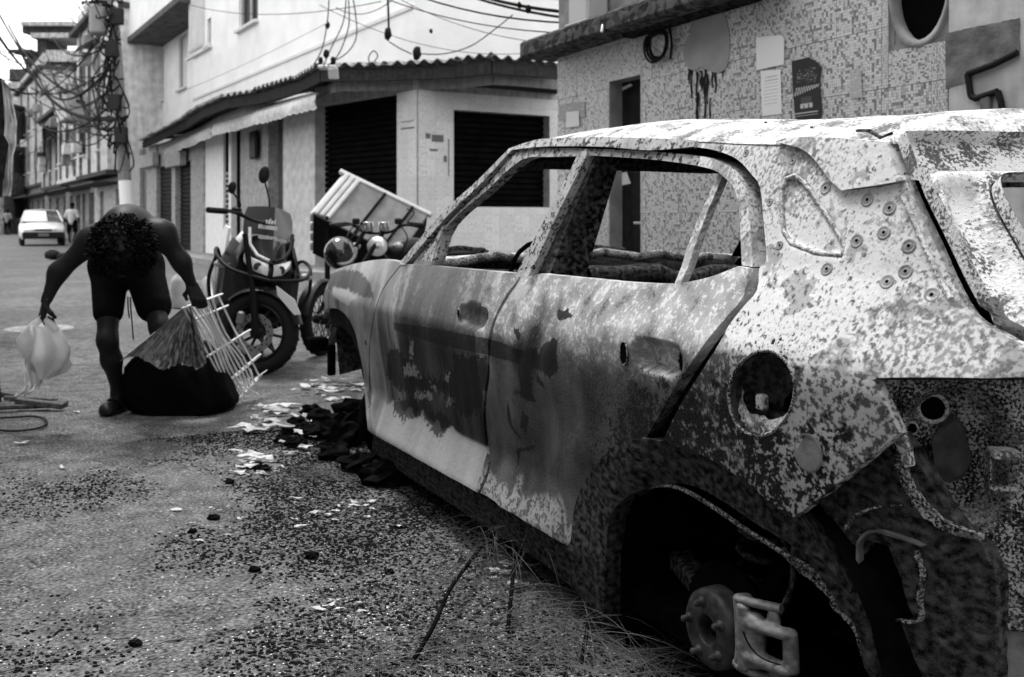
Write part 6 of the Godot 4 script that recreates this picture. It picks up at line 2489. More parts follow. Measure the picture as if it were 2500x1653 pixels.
	for k in 7:
		var t := k / 6.0
		var y := lerpf(0.76, 1.15, t)
		var x := lerpf(0.76, 0.50, t)
		var hw := lerpf(0.09, 0.175, smoothstep(0.0, 0.5, t)) - 0.02 * smoothstep(0.8, 1.0, t)
		var row := PackedVector3Array()
		for j in 9:
			var s := j / 4.0 - 1.0
			row.append(Vector3(x - absf(s) * 0.19 - s * s * 0.03, y - 0.02 * s * s * t, s * hw))
		rows.append(row)
	mb = MB.new()
	mb.sheet(rows.map(func(r): return r.slice(4)))
	mb.sheet(rows.map(func(r): return r.slice(0, 5)))
	var scr := put("screen", mb, screen, root)
	# white lettering across the screen: two lines, too blurred to read
	var spot := func(s: float, t: float) -> Vector3:
		var y := lerpf(0.76, 1.15, t)
		var x := lerpf(0.76, 0.50, t)
		var hw := lerpf(0.09, 0.175, smoothstep(0.0, 0.5, t))
		return Vector3(x - absf(s) * 0.19 - s * s * 0.03 + 0.006, y, s * hw)
	var r2 := RandomNumberGenerator.new()
	r2.seed = 3
	mb = MB.new()
	for k in 22:
		var s := lerpf(0.86, -0.62, k / 21.0)
		var tt := 0.44 - (0.0 if s > 0 else -s * 0.02)
		var a: Vector3 = spot.call(s, tt)
		var b: Vector3 = spot.call(s - 0.045, tt)
		var h := 0.010 + 0.007 * r2.randf()
		mb.quad(a - UPV * h, b - UPV * h, b + UPV * h * 0.8, a + UPV * h * 0.8)
	for k in 9:
		var s := lerpf(0.52, -0.08, k / 8.0)
		var a: Vector3 = spot.call(s, 0.61)
		var b: Vector3 = spot.call(s - 0.06, 0.61)
		var h := 0.014 + 0.005 * r2.randf()
		mb.quad(a - UPV * h, b - UPV * h, b + UPV * h, a + UPV * h)
	for k in 4:
		var s := lerpf(0.30, 0.02, k / 3.0)
		var a: Vector3 = spot.call(s, 0.71)
		var b: Vector3 = spot.call(s - 0.07, 0.71)
		mb.quad(a - UPV * 0.012, b - UPV * 0.012, b + UPV * 0.016 * (k % 2 + 1), a + UPV * 0.016)
	put("lettering", mb, plain("letter_white", 0.8, 0.5), scr)
	# crash bars
	for s in [1.0, -1.0]:
		mb = MB.new()
		mb.tube(curve([Vector3(0.12, 0.66, 0.22 * s), Vector3(0.22, 0.80, 0.30 * s), Vector3(0.45, 0.76, 0.33 * s), Vector3(0.66, 0.68, 0.24 * s), Vector3(0.80, 0.645, 0.0)], 6), 0.013, 8)
		put("crash_bar", mb, plain("bar_grey", 0.02, 0.4, 0.2), root)
		mb = MB.new()
		mb.tube(curve([Vector3(0.46, 0.75, 0.33 * s), Vector3(0.44, 0.58, 0.35 * s), Vector3(0.36, 0.38, 0.27 * s), Vector3(0.18, 0.26, 0.12 * s)], 6), 0.013, 8)
		put("crash_bar", mb, plain("bar_grey", 0.02, 0.4, 0.2), root)
	mb = MB.new()
	mb.box(Transform3D(Basis(Vector3(0, 0, 1), 0.3), Vector3(0.42, 0.55, 0)), Vector3(0.30, 0.38, 0.52), 0.06)
	put("front_panel", mb, mblk, root)
	for s in [1.0, -1.0]:      # bulky black flank fairings
		mb = MB.new()
		mb.sheet([PackedVector3Array([Vector3(0.50, 0.84, 0.16 * s), Vector3(0.30, 0.90, 0.22 * s), Vector3(0.10, 0.84, 0.22 * s), Vector3(-0.06, 0.72, 0.18 * s)]),
			PackedVector3Array([Vector3(0.58, 0.70, 0.20 * s), Vector3(0.36, 0.70, 0.29 * s), Vector3(0.14, 0.66, 0.28 * s), Vector3(-0.06, 0.60, 0.20 * s)]),
			PackedVector3Array([Vector3(0.52, 0.54, 0.19 * s), Vector3(0.36, 0.50, 0.27 * s), Vector3(0.16, 0.46, 0.26 * s), Vector3(-0.04, 0.46, 0.19 * s)]),
			PackedVector3Array([Vector3(0.40, 0.36, 0.15 * s), Vector3(0.30, 0.30, 0.20 * s), Vector3(0.14, 0.28, 0.20 * s), Vector3(-0.04, 0.30, 0.16 * s)])])
		put("flank_fairing", mb, blk, root)
	# tank, side panels, seat, frame, engine
	mb = MB.new()
	mb.blob(Vector3(0.10, 0.86, 0), Vector3(0.30, 0.15, 0.17), 0.0, 1, 10, 18)
	put("tank", mb, wht, root)
	for s in [1.0, -1.0]:
		mb = MB.new()
		mb.prism(PackedVector2Array([Vector2(0.36, 0.92), Vector2(0.40, 0.70), Vector2(0.20, 0.56), Vector2(0.05, 0.62), Vector2(-0.1, 0.78), Vector2(0.10, 0.94)]), 0.02, Transform3D(Basis.IDENTITY.scaled(Vector3(0.8, 1.0, 1.0)), Vector3(-0.12, 0.04, 0.245 if s > 0 else -0.22)))
		put("side_panel", mb, wht if s > 0 else blk, root)
		mb = MB.new()
		mb.prism(PackedVector2Array([Vector2(0.34, 0.84), Vector2(0.37, 0.72), Vector2(0.22, 0.62), Vector2(0.14, 0.70)]), 0.006, at(Vector3(0, 0, 0.21 if s > 0 else -0.20)))
		put("panel_stripe", mb, mblk, root)
	mb = MB.new()
	mb.box(at(Vector3(-0.42, 0.83, 0)), Vector3(0.62, 0.09, 0.27), 0.04)
	put("seat", mb, mblk, root)
	mb = MB.new()
	mb.box(at(Vector3(0.02, 0.43, 0)), Vector3(0.42, 0.34, 0.32), 0.06)
	mb.lathe([Vector2(0.0, -0.2), Vector2(0.13, -0.2), Vector2(0.14, -0.16), Vector2(0.14, 0.16), Vector2(0.13, 0.2), Vector2(0, 0.2)], Transform3D(Basis(Vector3(1, 0, 0), Vector3(0, 0, 1), Vector3(0, -1, 0)), Vector3(-0.06, 0.36, 0)), 20)
	for k in 6:
		mb.box(at(Vector3(0.14, 0.48 + k * 0.03, 0)), Vector3(0.22, 0.01, 0.26))
	put("engine", mb, plain("engine_grey", 0.025, 0.5, 0.3), root)
	mb = MB.new()
	mb.tube(curve([Vector3(0.34, 0.95, 0), Vector3(0.1, 0.72, 0.12), Vector3(-0.25, 0.62, 0.12), Vector3(-0.72, R, 0.10)], 5), 0.022, 8)
	mb.tube(curve([Vector3(0.34, 0.95, 0), Vector3(0.1, 0.72, -0.12), Vector3(-0.25, 0.62, -0.12), Vector3(-0.72, R, -0.10)], 5), 0.022, 8)
	put("frame", mb, mblk, root)
	mb = MB.new()
	mb.tube(curve([Vector3(0.25, 0.45, 0.12), Vector3(0.28, 0.24, 0.14), Vector3(-0.1, 0.22, 0.17), Vector3(-0.5, 0.42, 0.19), Vector3(-0.8, 0.52, 0.2)], 5), [0.022, 0.022, 0.022, 0.022, 0.022, 0.022, 0.022, 0.022, 0.022, 0.022, 0.024, 0.03, 0.04, 0.045, 0.05, 0.05, 0.05, 0.05, 0.05, 0.05, 0.045], 10)
	put("exhaust", mb, plain("exhaust_steel", 0.2, 0.4, 0.8), root)
	mb = MB.new()
	mb.box(at(Vector3(-0.78, 0.72, 0)), Vector3(0.22, 0.05, 0.2), 0.02)
	put("tail", mb, blk, root)
	mb = MB.new()
	mb.tube([Vector3(0.0, 0.3, -0.16), Vector3(0.05, 0.02, -0.30)], 0.012, 6)
	put("side_stand", mb, mblk, root)
	# bars, grips, levers, dash and mirrors
	mb = MB.new()
	var hb := []
	for p in [Vector3(-0.30, 1.04, 0.40), Vector3(-0.22, 1.06, 0.26), Vector3(-0.14, 1.03, 0.10), Vector3(-0.14, 1.03, -0.10), Vector3(-0.22, 1.06, -0.26), Vector3(-0.30, 1.04, -0.40)]:
		hb.append(steer * p)
	mb.tube(curve(hb, 4), 0.013, 8)
	put("handlebar", mb, mblk, root)
	for s in [1.0, -1.0]:
		mb = MB.new()
		mb.tube([steer * Vector3(-0.245, 1.055, 0.29 * s), steer * Vector3(-0.31, 1.04, 0.43 * s)], 0.02, 8)
		put("grip", mb, mblk, root)
		mb = MB.new()
		mb.box(steer * at(Vector3(-0.2, 1.07, 0.24 * s)), Vector3(0.06, 0.05, 0.06), 0.012)
		mb.tube([steer * Vector3(-0.16, 1.06, 0.24 * s), steer * Vector3(-0.19, 1.05, 0.40 * s)], 0.007, 6)
		put("lever", mb, mblk, root)
	for s in [[0.24, [-0.17, 1.12, 0.27], [-0.20, 1.19, 0.37], 0.042], [-0.24, [-0.17, 1.18, -0.21], [-0.20, 1.34, -0.10], 0.062]]:
		mb = MB.new()
		var base := steer * Vector3(-0.19, 1.08, s[0])
		var m1 := steer * Vector3(s[1][0], s[1][1], s[1][2])
		var m2 := steer * Vector3(s[2][0], s[2][1], s[2][2])
		mb.tube(curve([base, m1, m2], 5), 0.006, 6)
		var mir := put("mirror", mb, mblk, root)
		mb = MB.new()
		mb.blob(m2 + Vector3(0, 0.02, 0), Vector3(0.022, s[3], s[3] * 0.62), 0.0, 1, 8, 14)
		put("mirror_head", mb, mblk, mir)
	mb = MB.new()
	mb.box(at(Vector3(0.40, 1.02, 0)), Vector3(0.08, 0.10, 0.22), 0.02)
	put("dash", mb, mblk, root)
	for s in [1.0, -1.0]:
		mb = MB.new()
		mb.blob(Vector3(0.36, 0.50, 0.22 * s), Vector3(0.03, 0.03, 0.04), 0.0, 1, 6, 10)
		put("fog_lamp", mb, glass, root)
		mb = MB.new()
		mb.blob(Vector3(0.50, 0.70, 0.30 * s), Vector3(0.025, 0.025, 0.045), 0.0, 1, 6, 10)
		put("indicator", mb, plain("indicator_pale", 0.4, 0.3), root)
	for s in [1.0, -1.0]:
		mb = MB.new()
		mb.sheet([PackedVector3Array([Vector3(0.34, 0.95, 0.13 * s), Vector3(0.46, 0.92, 0.17 * s), Vector3(0.56, 0.83, 0.17 * s)]), PackedVector3Array([Vector3(0.30, 0.82, 0.18 * s), Vector3(0.44, 0.80, 0.21 * s), Vector3(0.58, 0.76, 0.20 * s)]), PackedVector3Array([Vector3(0.30, 0.62, 0.18 * s), Vector3(0.42, 0.62, 0.20 * s), Vector3(0.56, 0.66, 0.18 * s)])])
		put("cheek_fairing", mb, blk, root)

	# --- plain roadster behind the burnt car's bonnet, round lamp and bars turned towards us
	var r := thing("roadster_motorcycle", "black motorcycle with round chrome headlamp behind the burnt bonnet", "motorcycle")
	var lampw := px(921, 601, 8.0)
	var f2 := Vector3(-0.75, 0, 0.66).normalized()
	var b2 := Basis(f2, UPV, f2.cross(UPV))
	var ll := Vector3(0.34, lampw.y, 0.0)
	r.transform = Transform3D(b2, lampw - b2 * ll)
	var cam_dir := (Vector3(0, EYE, 0) - lampw) * Vector3(1, 0, 1)
	var hd := (b2.inverse() * cam_dir.normalized()).normalized()
	var hs := Transform3D(Basis(hd, UPV, hd.cross(UPV)), ll)          # lamp frame: x looks at us
	var wst := Transform3D(Basis(UPV, deg_to_rad(30.0)), Vector3(0.84, 0, 0.02))
	wheel(r, "front_wheel", wst * Transform3D(Basis(Vector3(1, 0, 0), Vector3(0, 0, 1), Vector3(0, -1, 0)), Vector3(0.0, 0.28, 0.0)), 0.28, 0.085, 0.0, 28)
	wheel(r, "rear_wheel", Transform3D(Basis(Vector3(1, 0, 0), Vector3(0, 0, 1), Vector3(0, -1, 0)), Vector3(-0.72, 0.28, 0)), 0.28, 0.10, 0.0, 28)
	for s in [-0.08, 0.08]:
		mb = MB.new()
		mb.tube([Vector3(0.84, 0.28, 0.02 + s), hs * Vector3(-0.06, 0.16, s)], 0.018, 8)
		put("fork_leg", mb, plain("fork_grey", 0.06, 0.4, 0.5), r)
	rows = []
	for k in 12:
		var an := deg_to_rad(10.0 + 135.0 * k / 11.0)
		var row := PackedVector3Array()
		for j in 5:
			var s := (j / 4.0 - 0.5) * 2.0
			row.append(wst * Vector3(cos(an) * (0.315 - 0.02 * s * s), 0.28 + sin(an) * (0.315 - 0.02 * s * s), s * 0.055))
		rows.append(row)
	mb = MB.new()
	mb.sheet(rows)
	put("front_mudguard", mb, blk, r)
	var ax := hs * Transform3D(Basis(Vector3(0, 1, 0), Vector3(1, 0, 0), Vector3(0, 0, -1)), Vector3.ZERO)
	mb = MB.new()
	mb.lathe([Vector2(0.0, -0.12), Vector2(0.05, -0.11), Vector2(0.08, -0.06), Vector2(0.086, 0.0), Vector2(0.089, 0.012), Vector2(0.082, 0.018)], ax, 26)
	var hl := put("headlamp", mb, blk, r)
	mb = MB.new()
	mb.lathe([Vector2(0.084, 0.014), Vector2(0.06, 0.026), Vector2(0.03, 0.032), Vector2(0.0, 0.034)], ax, 26)
	put("lens", mb, plain("lens_bright", 0.9, 0.25, 0.7), hl)
	mb = MB.new()
	mb.lathe([Vector2(0.018, 0.036), Vector2(0.012, 0.039), Vector2(0.0, 0.040)], ax, 12)
	put("bulb_cap", mb, plain("chrome", 0.55, 0.22, 1.0), hl)
	for s in [0.075, -0.055]:
		mb = MB.new()
		mb.lathe([Vector2(0.0, 0.05), Vector2(0.040, 0.05), Vector2(0.044, 0.045), Vector2(0.044, -0.02), Vector2(0.036, -0.03), Vector2(0.0, -0.03)], hs * at(Vector3(-0.03, 0.145, s)), 18)
		put("gauge", mb, steel, r)
	mb = MB.new()
	mb.tube(curve([Vector3(-0.20, 0.17, 0.34), Vector3(-0.12, 0.18, 0.22), Vector3(-0.06, 0.11, 0.09), Vector3(-0.06, 0.11, -0.09), Vector3(-0.12, 0.17, -0.22), Vector3(-0.20, 0.15, -0.36)].map(func(e): return hs * e), 5), 0.012, 8)
	put("handlebar", mb, mblk, r)
	for s in [1.0, -1.0]:
		mb = MB.new()
		mb.tube([hs * Vector3(-0.14, 0.178, 0.25 * s), hs * Vector3(-0.21, 0.165, 0.38 * s)], 0.02, 8)
		put("grip", mb, mblk, r)
		mb = MB.new()
		mb.tube([hs * Vector3(-0.06, 0.17, 0.18 * s), hs * Vector3(-0.10, 0.165, 0.34 * s)], 0.007, 6)
		mb.box(hs * at(Vector3(-0.09, 0.20, 0.17 * s)), Vector3(0.05, 0.05, 0.06), 0.01)
		put("lever", mb, mblk, r)
		mb = MB.new()
		mb.tube(curve([hs * Vector3(-0.08, 0.17, 0.18 * s), hs * Vector3(0.04, 0.06, 0.24 * s), hs * Vector3(-0.02, -0.10, 0.16 * s)], 6), 0.006, 5)
		put("cable", mb, mblk, r)
		mb = MB.new()
		mb.blob(hs * Vector3(-0.04, 0.0, 0.17 * s), Vector3(0.035, 0.03, 0.05), 0.0, 1, 6, 10)
		put("indicator", mb, plain("indicator_pale", 0.4, 0.3), r)
	mb = MB.new()
	mb.tube(curve([hs * Vector3(-0.12, 0.19, -0.24), hs * Vector3(-0.12, 0.27, -0.30), hs * Vector3(-0.12, 0.30, -0.24)], 5), 0.005, 5)
	put("mirror_stalk", mb, mblk, r)
	mb = MB.new()
	mb.blob(Vector3(0.0, 0.78, 0), Vector3(0.26, 0.12, 0.15), 0.0, 1, 9, 16)
	put("tank", mb, blk, r)
	mb = MB.new()
	mb.box(at(Vector3(-0.45, 0.76, 0)), Vector3(0.6, 0.09, 0.25), 0.04)
	put("seat", mb, mblk, r)
	mb = MB.new()
	mb.box(at(Vector3(0.05, 0.42, 0)), Vector3(0.40, 0.34, 0.28), 0.06)
	put("engine", mb, plain("engine_grey", 0.025, 0.5, 0.3), r)
	mb = MB.new()
	mb.tube(curve([hs * Vector3(-0.08, 0.05, 0), Vector3(0.05, 0.66, 0), Vector3(-0.3, 0.6, 0), Vector3(-0.72, 0.28, 0.08)], 5), 0.022, 8)
	put("frame", mb, mblk, r)
	# a black helmet with a pale chin hung beside the lamp
	var hc := px(830, 618, 7.75)
	var h := thing("helmet", "glossy black helmet with pale rim hung on the roadster's handlebar", "helmet", hc)
	mb = MB.new()
	mb.blob(Vector3.ZERO, Vector3(0.125, 0.13, 0.135), 0.0, 1, 12, 20)
	put("shell", mb, plain("helmet_black", 0.012, 0.12, 0.0, 0.7), h)
	mb = MB.new()
	var ring := []
	for k in 18:
		var an := deg_to_rad(15.0 + 180.0 * k / 17.0)
		ring.append(Vector3(0.04 - cos(an) * 0.095, 0.02 - sin(an) * 0.10, 0.11 - 0.03 * absf(cos(an))))
	mb.tube(ring, 0.013, 7)
	put("chin_rim", mb, plain("chin_grey", 0.4, 0.3), h)
	mb = MB.new()
	mb.tube(curve([Vector3(0.08, 0.11, 0.0), Vector3(0.16, 0.20, -0.05), px(862, 548, 8.1) - hc], 5), 0.006, 5)
	put("strap", mb, mblk, h)
	# --- the tipped cargo box behind it
	crate()

func crate() -> void:
	var m := mottled("crate_grey", 0.13, 0.26, 1.6, 0.75, 0.3)
	var pale := mottled("crate_pale", 0.48, 0.68, 1.6, 0.7, 0.2)
	var dark := plain("crate_dark", 0.012, 0.7)
	var z := 9.6
	# corners of the near face: top left, top right, bottom right, bottom left
	var a := px(842, 428, z + 0.25)
	var b := px(1045, 526, z + 0.1)
	var d := px(786, 540, z - 0.15)
	var ex := (b - a).normalized()
	var ey := (a - d)
	ey = (ey - ex * ey.dot(ex)).normalized()
	var ez := ex.cross(ey)
	var w := (b - a).length()
	var h := 0.58
	var t := thing("cargo_box", "tipped grey cargo box with pale rim behind the roadster motorcycle", "cargo box")
	t.transform = Transform3D(Basis(ex, ey, ez), a)
	for e in [[Vector3(w * 0.5, -h * 0.5, 0.0), Vector3(w, h, 0.025), m, "side_board"], [Vector3(w * 0.5, -h * 0.5, -0.62), Vector3(w, h, 0.025), dark, "side_board"], [Vector3(w * 0.5, -h + 0.012, -0.31), Vector3(w - 0.01, 0.025, 0.59), dark, "bottom_board"], [Vector3(w - 0.013, -h * 0.5 + 0.02, -0.31), Vector3(0.025, h - 0.05, 0.59), dark, "end_board"]]:
		var mb := MB.new()
		mb.box(at(e[0]), e[1], 0.004)
		put(e[3], mb, e[2], t)
	# pale ribbed end, seen edge on at the left
	for k in 4:
		var mb := MB.new()
		mb.box(at(Vector3(-0.012 - 0.0, -h * 0.5, -0.07 - 0.155 * k)), Vector3(0.045, h + 0.02, 0.13), 0.018)
		put("end_board", mb, pale, t)
	for k in 3:
		var mb := MB.new()
		mb.box(at(Vector3(0.028 + 0.062 * k, -h * 0.5 + 0.01, 0.022)), Vector3(0.052, h + 0.03 - 0.02 * k, 0.03), 0.012)
		put("corner_rib", mb, pale, t)
	for s in [0.0, -0.62]:
		var mb := MB.new()
		mb.box(at(Vector3(w * 0.5 - 0.02, 0.018, s)), Vector3(w + 0.1, 0.045, 0.05), 0.008)
		put("rim", mb, pale if s == 0.0 else dark, t)
	for k in 3:
		var mb := MB.new()
		mb.box(at(Vector3(w * (0.16 + 0.33 * k), -h * 0.5, 0.024)), Vector3(0.022, h, 0.022), 0.003)
		put("strap", mb, dark, t)
	for k in 3:
		var mb := MB.new()
		mb.box(at(Vector3(w * (0.4 + 0.25 * k), 0.055, -0.05)), Vector3(0.16, 0.035, 0.06), 0.01)
		put("hinge", mb, dark, t)
	# the cart's legs, wheel and shaft that hold it up
	var inv := t.transform.affine_inverse()
	var mb := MB.new()
	for q in [[0.15, -0.1], [0.15, -0.55], [w - 0.1, -0.1], [w - 0.1, -0.55]]:
		var p := t.transform * Vector3(q[0], -h + 0.03, q[1])
		mb.tube([inv * p, inv * Vector3(p.x, 0.0, p.z)], 0.022, 8)
	put("leg", mb, dark, t)

# ---------------------------------------------------------------- people
# a body as one surface: tapered capsules joined by a smooth minimum, meshed as surface nets
func body(bones: Array, cell: float, k: float) -> MB:
	var lo := Vector3.ONE * 1e9
	var hi := -lo
	for b in bones:
		var r: float = maxf(b[2], b[3]) + k * 0.6 + cell * 2.0
		for e in 2:
			lo = lo.min(b[e] - Vector3.ONE * r)
			hi = hi.max(b[e] + Vector3.ONE * r)
	var n := Vector3i(((hi - lo) / cell).ceil()) + Vector3i.ONE
	var f := PackedFloat32Array()
	f.resize(n.x * n.y * n.z)
	f.fill(1.0)
	var sy := n.x
	var sz := n.x * n.y
	for b in bones:
		var a: Vector3 = b[0]
		var ab: Vector3 = b[1] - a
		var inv := 1.0 / maxf(ab.length_squared(), 1e-9)
		var ra: float = b[2]
		var rb: float = b[3]
		var m: float = maxf(ra, rb) + k + cell * 2.0
		var i0 := Vector3i(((a.min(b[1]) - Vector3.ONE * m - lo) / cell).floor()).clamp(Vector3i.ZERO, n - Vector3i.ONE)
		var i1 := Vector3i(((a.max(b[1]) + Vector3.ONE * m - lo) / cell).ceil()).clamp(Vector3i.ZERO, n - Vector3i.ONE)
		for z in range(i0.z, i1.z + 1):
			for y in range(i0.y, i1.y + 1):
				for x in range(i0.x, i1.x + 1):
					var p := lo + Vector3(x, y, z) * cell - a
					var t := clampf(p.dot(ab) * inv, 0.0, 1.0)
					var d := (p - ab * t).length() - lerpf(ra, rb, t)
					var at_ := x + y * sy + z * sz
					var o := f[at_]
					var h := maxf(k - absf(d - o), 0.0) / k
					f[at_] = minf(d, o) - h * h * k * 0.25
	var vert := {}
	var pos := PackedVector3Array()
	var nor := PackedVector3Array()
	for z in n.z - 1:
		for y in n.y - 1:
			var base := y * sy + z * sz
			for x in n.x - 1:
				var c := base + x
				var v0 := f[c]
				if v0 > cell * 2.0 or v0 < -cell * 2.0:
					continue
				var v1 := f[c + 1]
				var v2 := f[c + sy]
				var v3 := f[c + sy + 1]
				var v4 := f[c + sz]
				var v5 := f[c + sz + 1]
				var v6 := f[c + sz + sy]
				var v7 := f[c + sz + sy + 1]
				var neg := int(v0 < 0) + int(v1 < 0) + int(v2 < 0) + int(v3 < 0) + int(v4 < 0) + int(v5 < 0) + int(v6 < 0) + int(v7 < 0)
				if neg == 0 or neg == 8:
					continue
				var vals := [v0, v1, v2, v3, v4, v5, v6, v7]
				var sum := Vector3.ZERO
				var cnt := 0
				for e in [[0, 1], [2, 3], [4, 5], [6, 7], [0, 2], [1, 3], [4, 6], [5, 7], [0, 4], [1, 5], [2, 6], [3, 7]]:
					var p: float = vals[e[0]]
					var q: float = vals[e[1]]
					if (p < 0) != (q < 0):
						var t := p / (p - q)
						var ca := Vector3(e[0] & 1, (e[0] >> 1) & 1, e[0] >> 2)
						var cb := Vector3(e[1] & 1, (e[1] >> 1) & 1, e[1] >> 2)
						sum += ca.lerp(cb, t)
						cnt += 1
				vert[c] = pos.size()
				pos.append(lo + (Vector3(x, y, z) + sum / cnt) * cell)
				nor.append(Vector3(v1 + v3 + v5 + v7 - v0 - v2 - v4 - v6, v2 + v3 + v6 + v7 - v0 - v1 - v4 - v5, v4 + v5 + v6 + v7 - v0 - v1 - v2 - v3).normalized())
	var mb := MB.new()
	for c in vert:
		var v0 := f[c]
		for ax in [[1, sy, sz], [sy, sz, 1], [sz, 1, sy]]:
			if (v0 < 0) == (f[c + ax[0]] < 0):
				continue
			var i := [c, c - ax[1], c - ax[1] - ax[2], c - ax[2]]
			if not (vert.has(i[1]) and vert.has(i[2]) and vert.has(i[3])):
				continue
			var q := [vert[i[0]], vert[i[1]], vert[i[2]], vert[i[3]]]
			mb.tri(pos[q[0]], pos[q[1]], pos[q[2]], nor[q[0]], nor[q[1]], nor[q[2]])
			mb.tri(pos[q[0]], pos[q[2]], pos[q[3]], nor[q[0]], nor[q[2]], nor[q[3]])
	return mb

func join(a: MB, b: MB) -> void:
	a.v.append_array(b.v)
	a.n.append_array(b.n)
	a.t.append_array(b.t)

# a hand closed round something: wrist, palm direction (down the hand), back-of-hand normal, thumb side
func hand(wrist: Vector3, down: Vector3, back: Vector3, thumb: Vector3) -> MB:
	var bones := []
	var knuckle := wrist + down * 0.085
	for k in 4:
		var off := (k - 1.5) * 0.021
		var kn := knuckle - thumb * off + down * (0.004 - 0.004 * absf(k - 1.2))
		bones.append([wrist - thumb * off * 0.5, kn, 0.017, 0.0125])
		var len_: float = [0.040, 0.045, 0.042, 0.033][k]
		var p1 := kn + (down * 0.75 - back * 0.65).normalized() * len_
		var p2 := p1 + (-back * 0.95 - down * 0.35).normalized() * len_ * 0.68
		var p3 := p2 + (back * 0.35 - down * 0.9).normalized() * len_ * 0.5
		bones.append([kn, p1, 0.0105, 0.0095])
		bones.append([p1, p2, 0.0095, 0.0088])
		bones.append([p2, p3, 0.0088, 0.0075])
	var t0 := wrist + down * 0.03 + thumb * 0.022
	var t1 := t0 + (down * 0.5 + thumb * 0.6 - back * 0.5).normalized() * 0.042
	var t2 := t1 + (down * 0.6 - back * 0.75 - thumb * 0.1).normalized() * 0.034
	bones.append([wrist + thumb * 0.005, t0, 0.018, 0.016])
	bones.append([t0, t1, 0.0135, 0.011])
	bones.append([t1, t2, 0.011, 0.0088])
	return body(bones, 0.0045, 0.007)

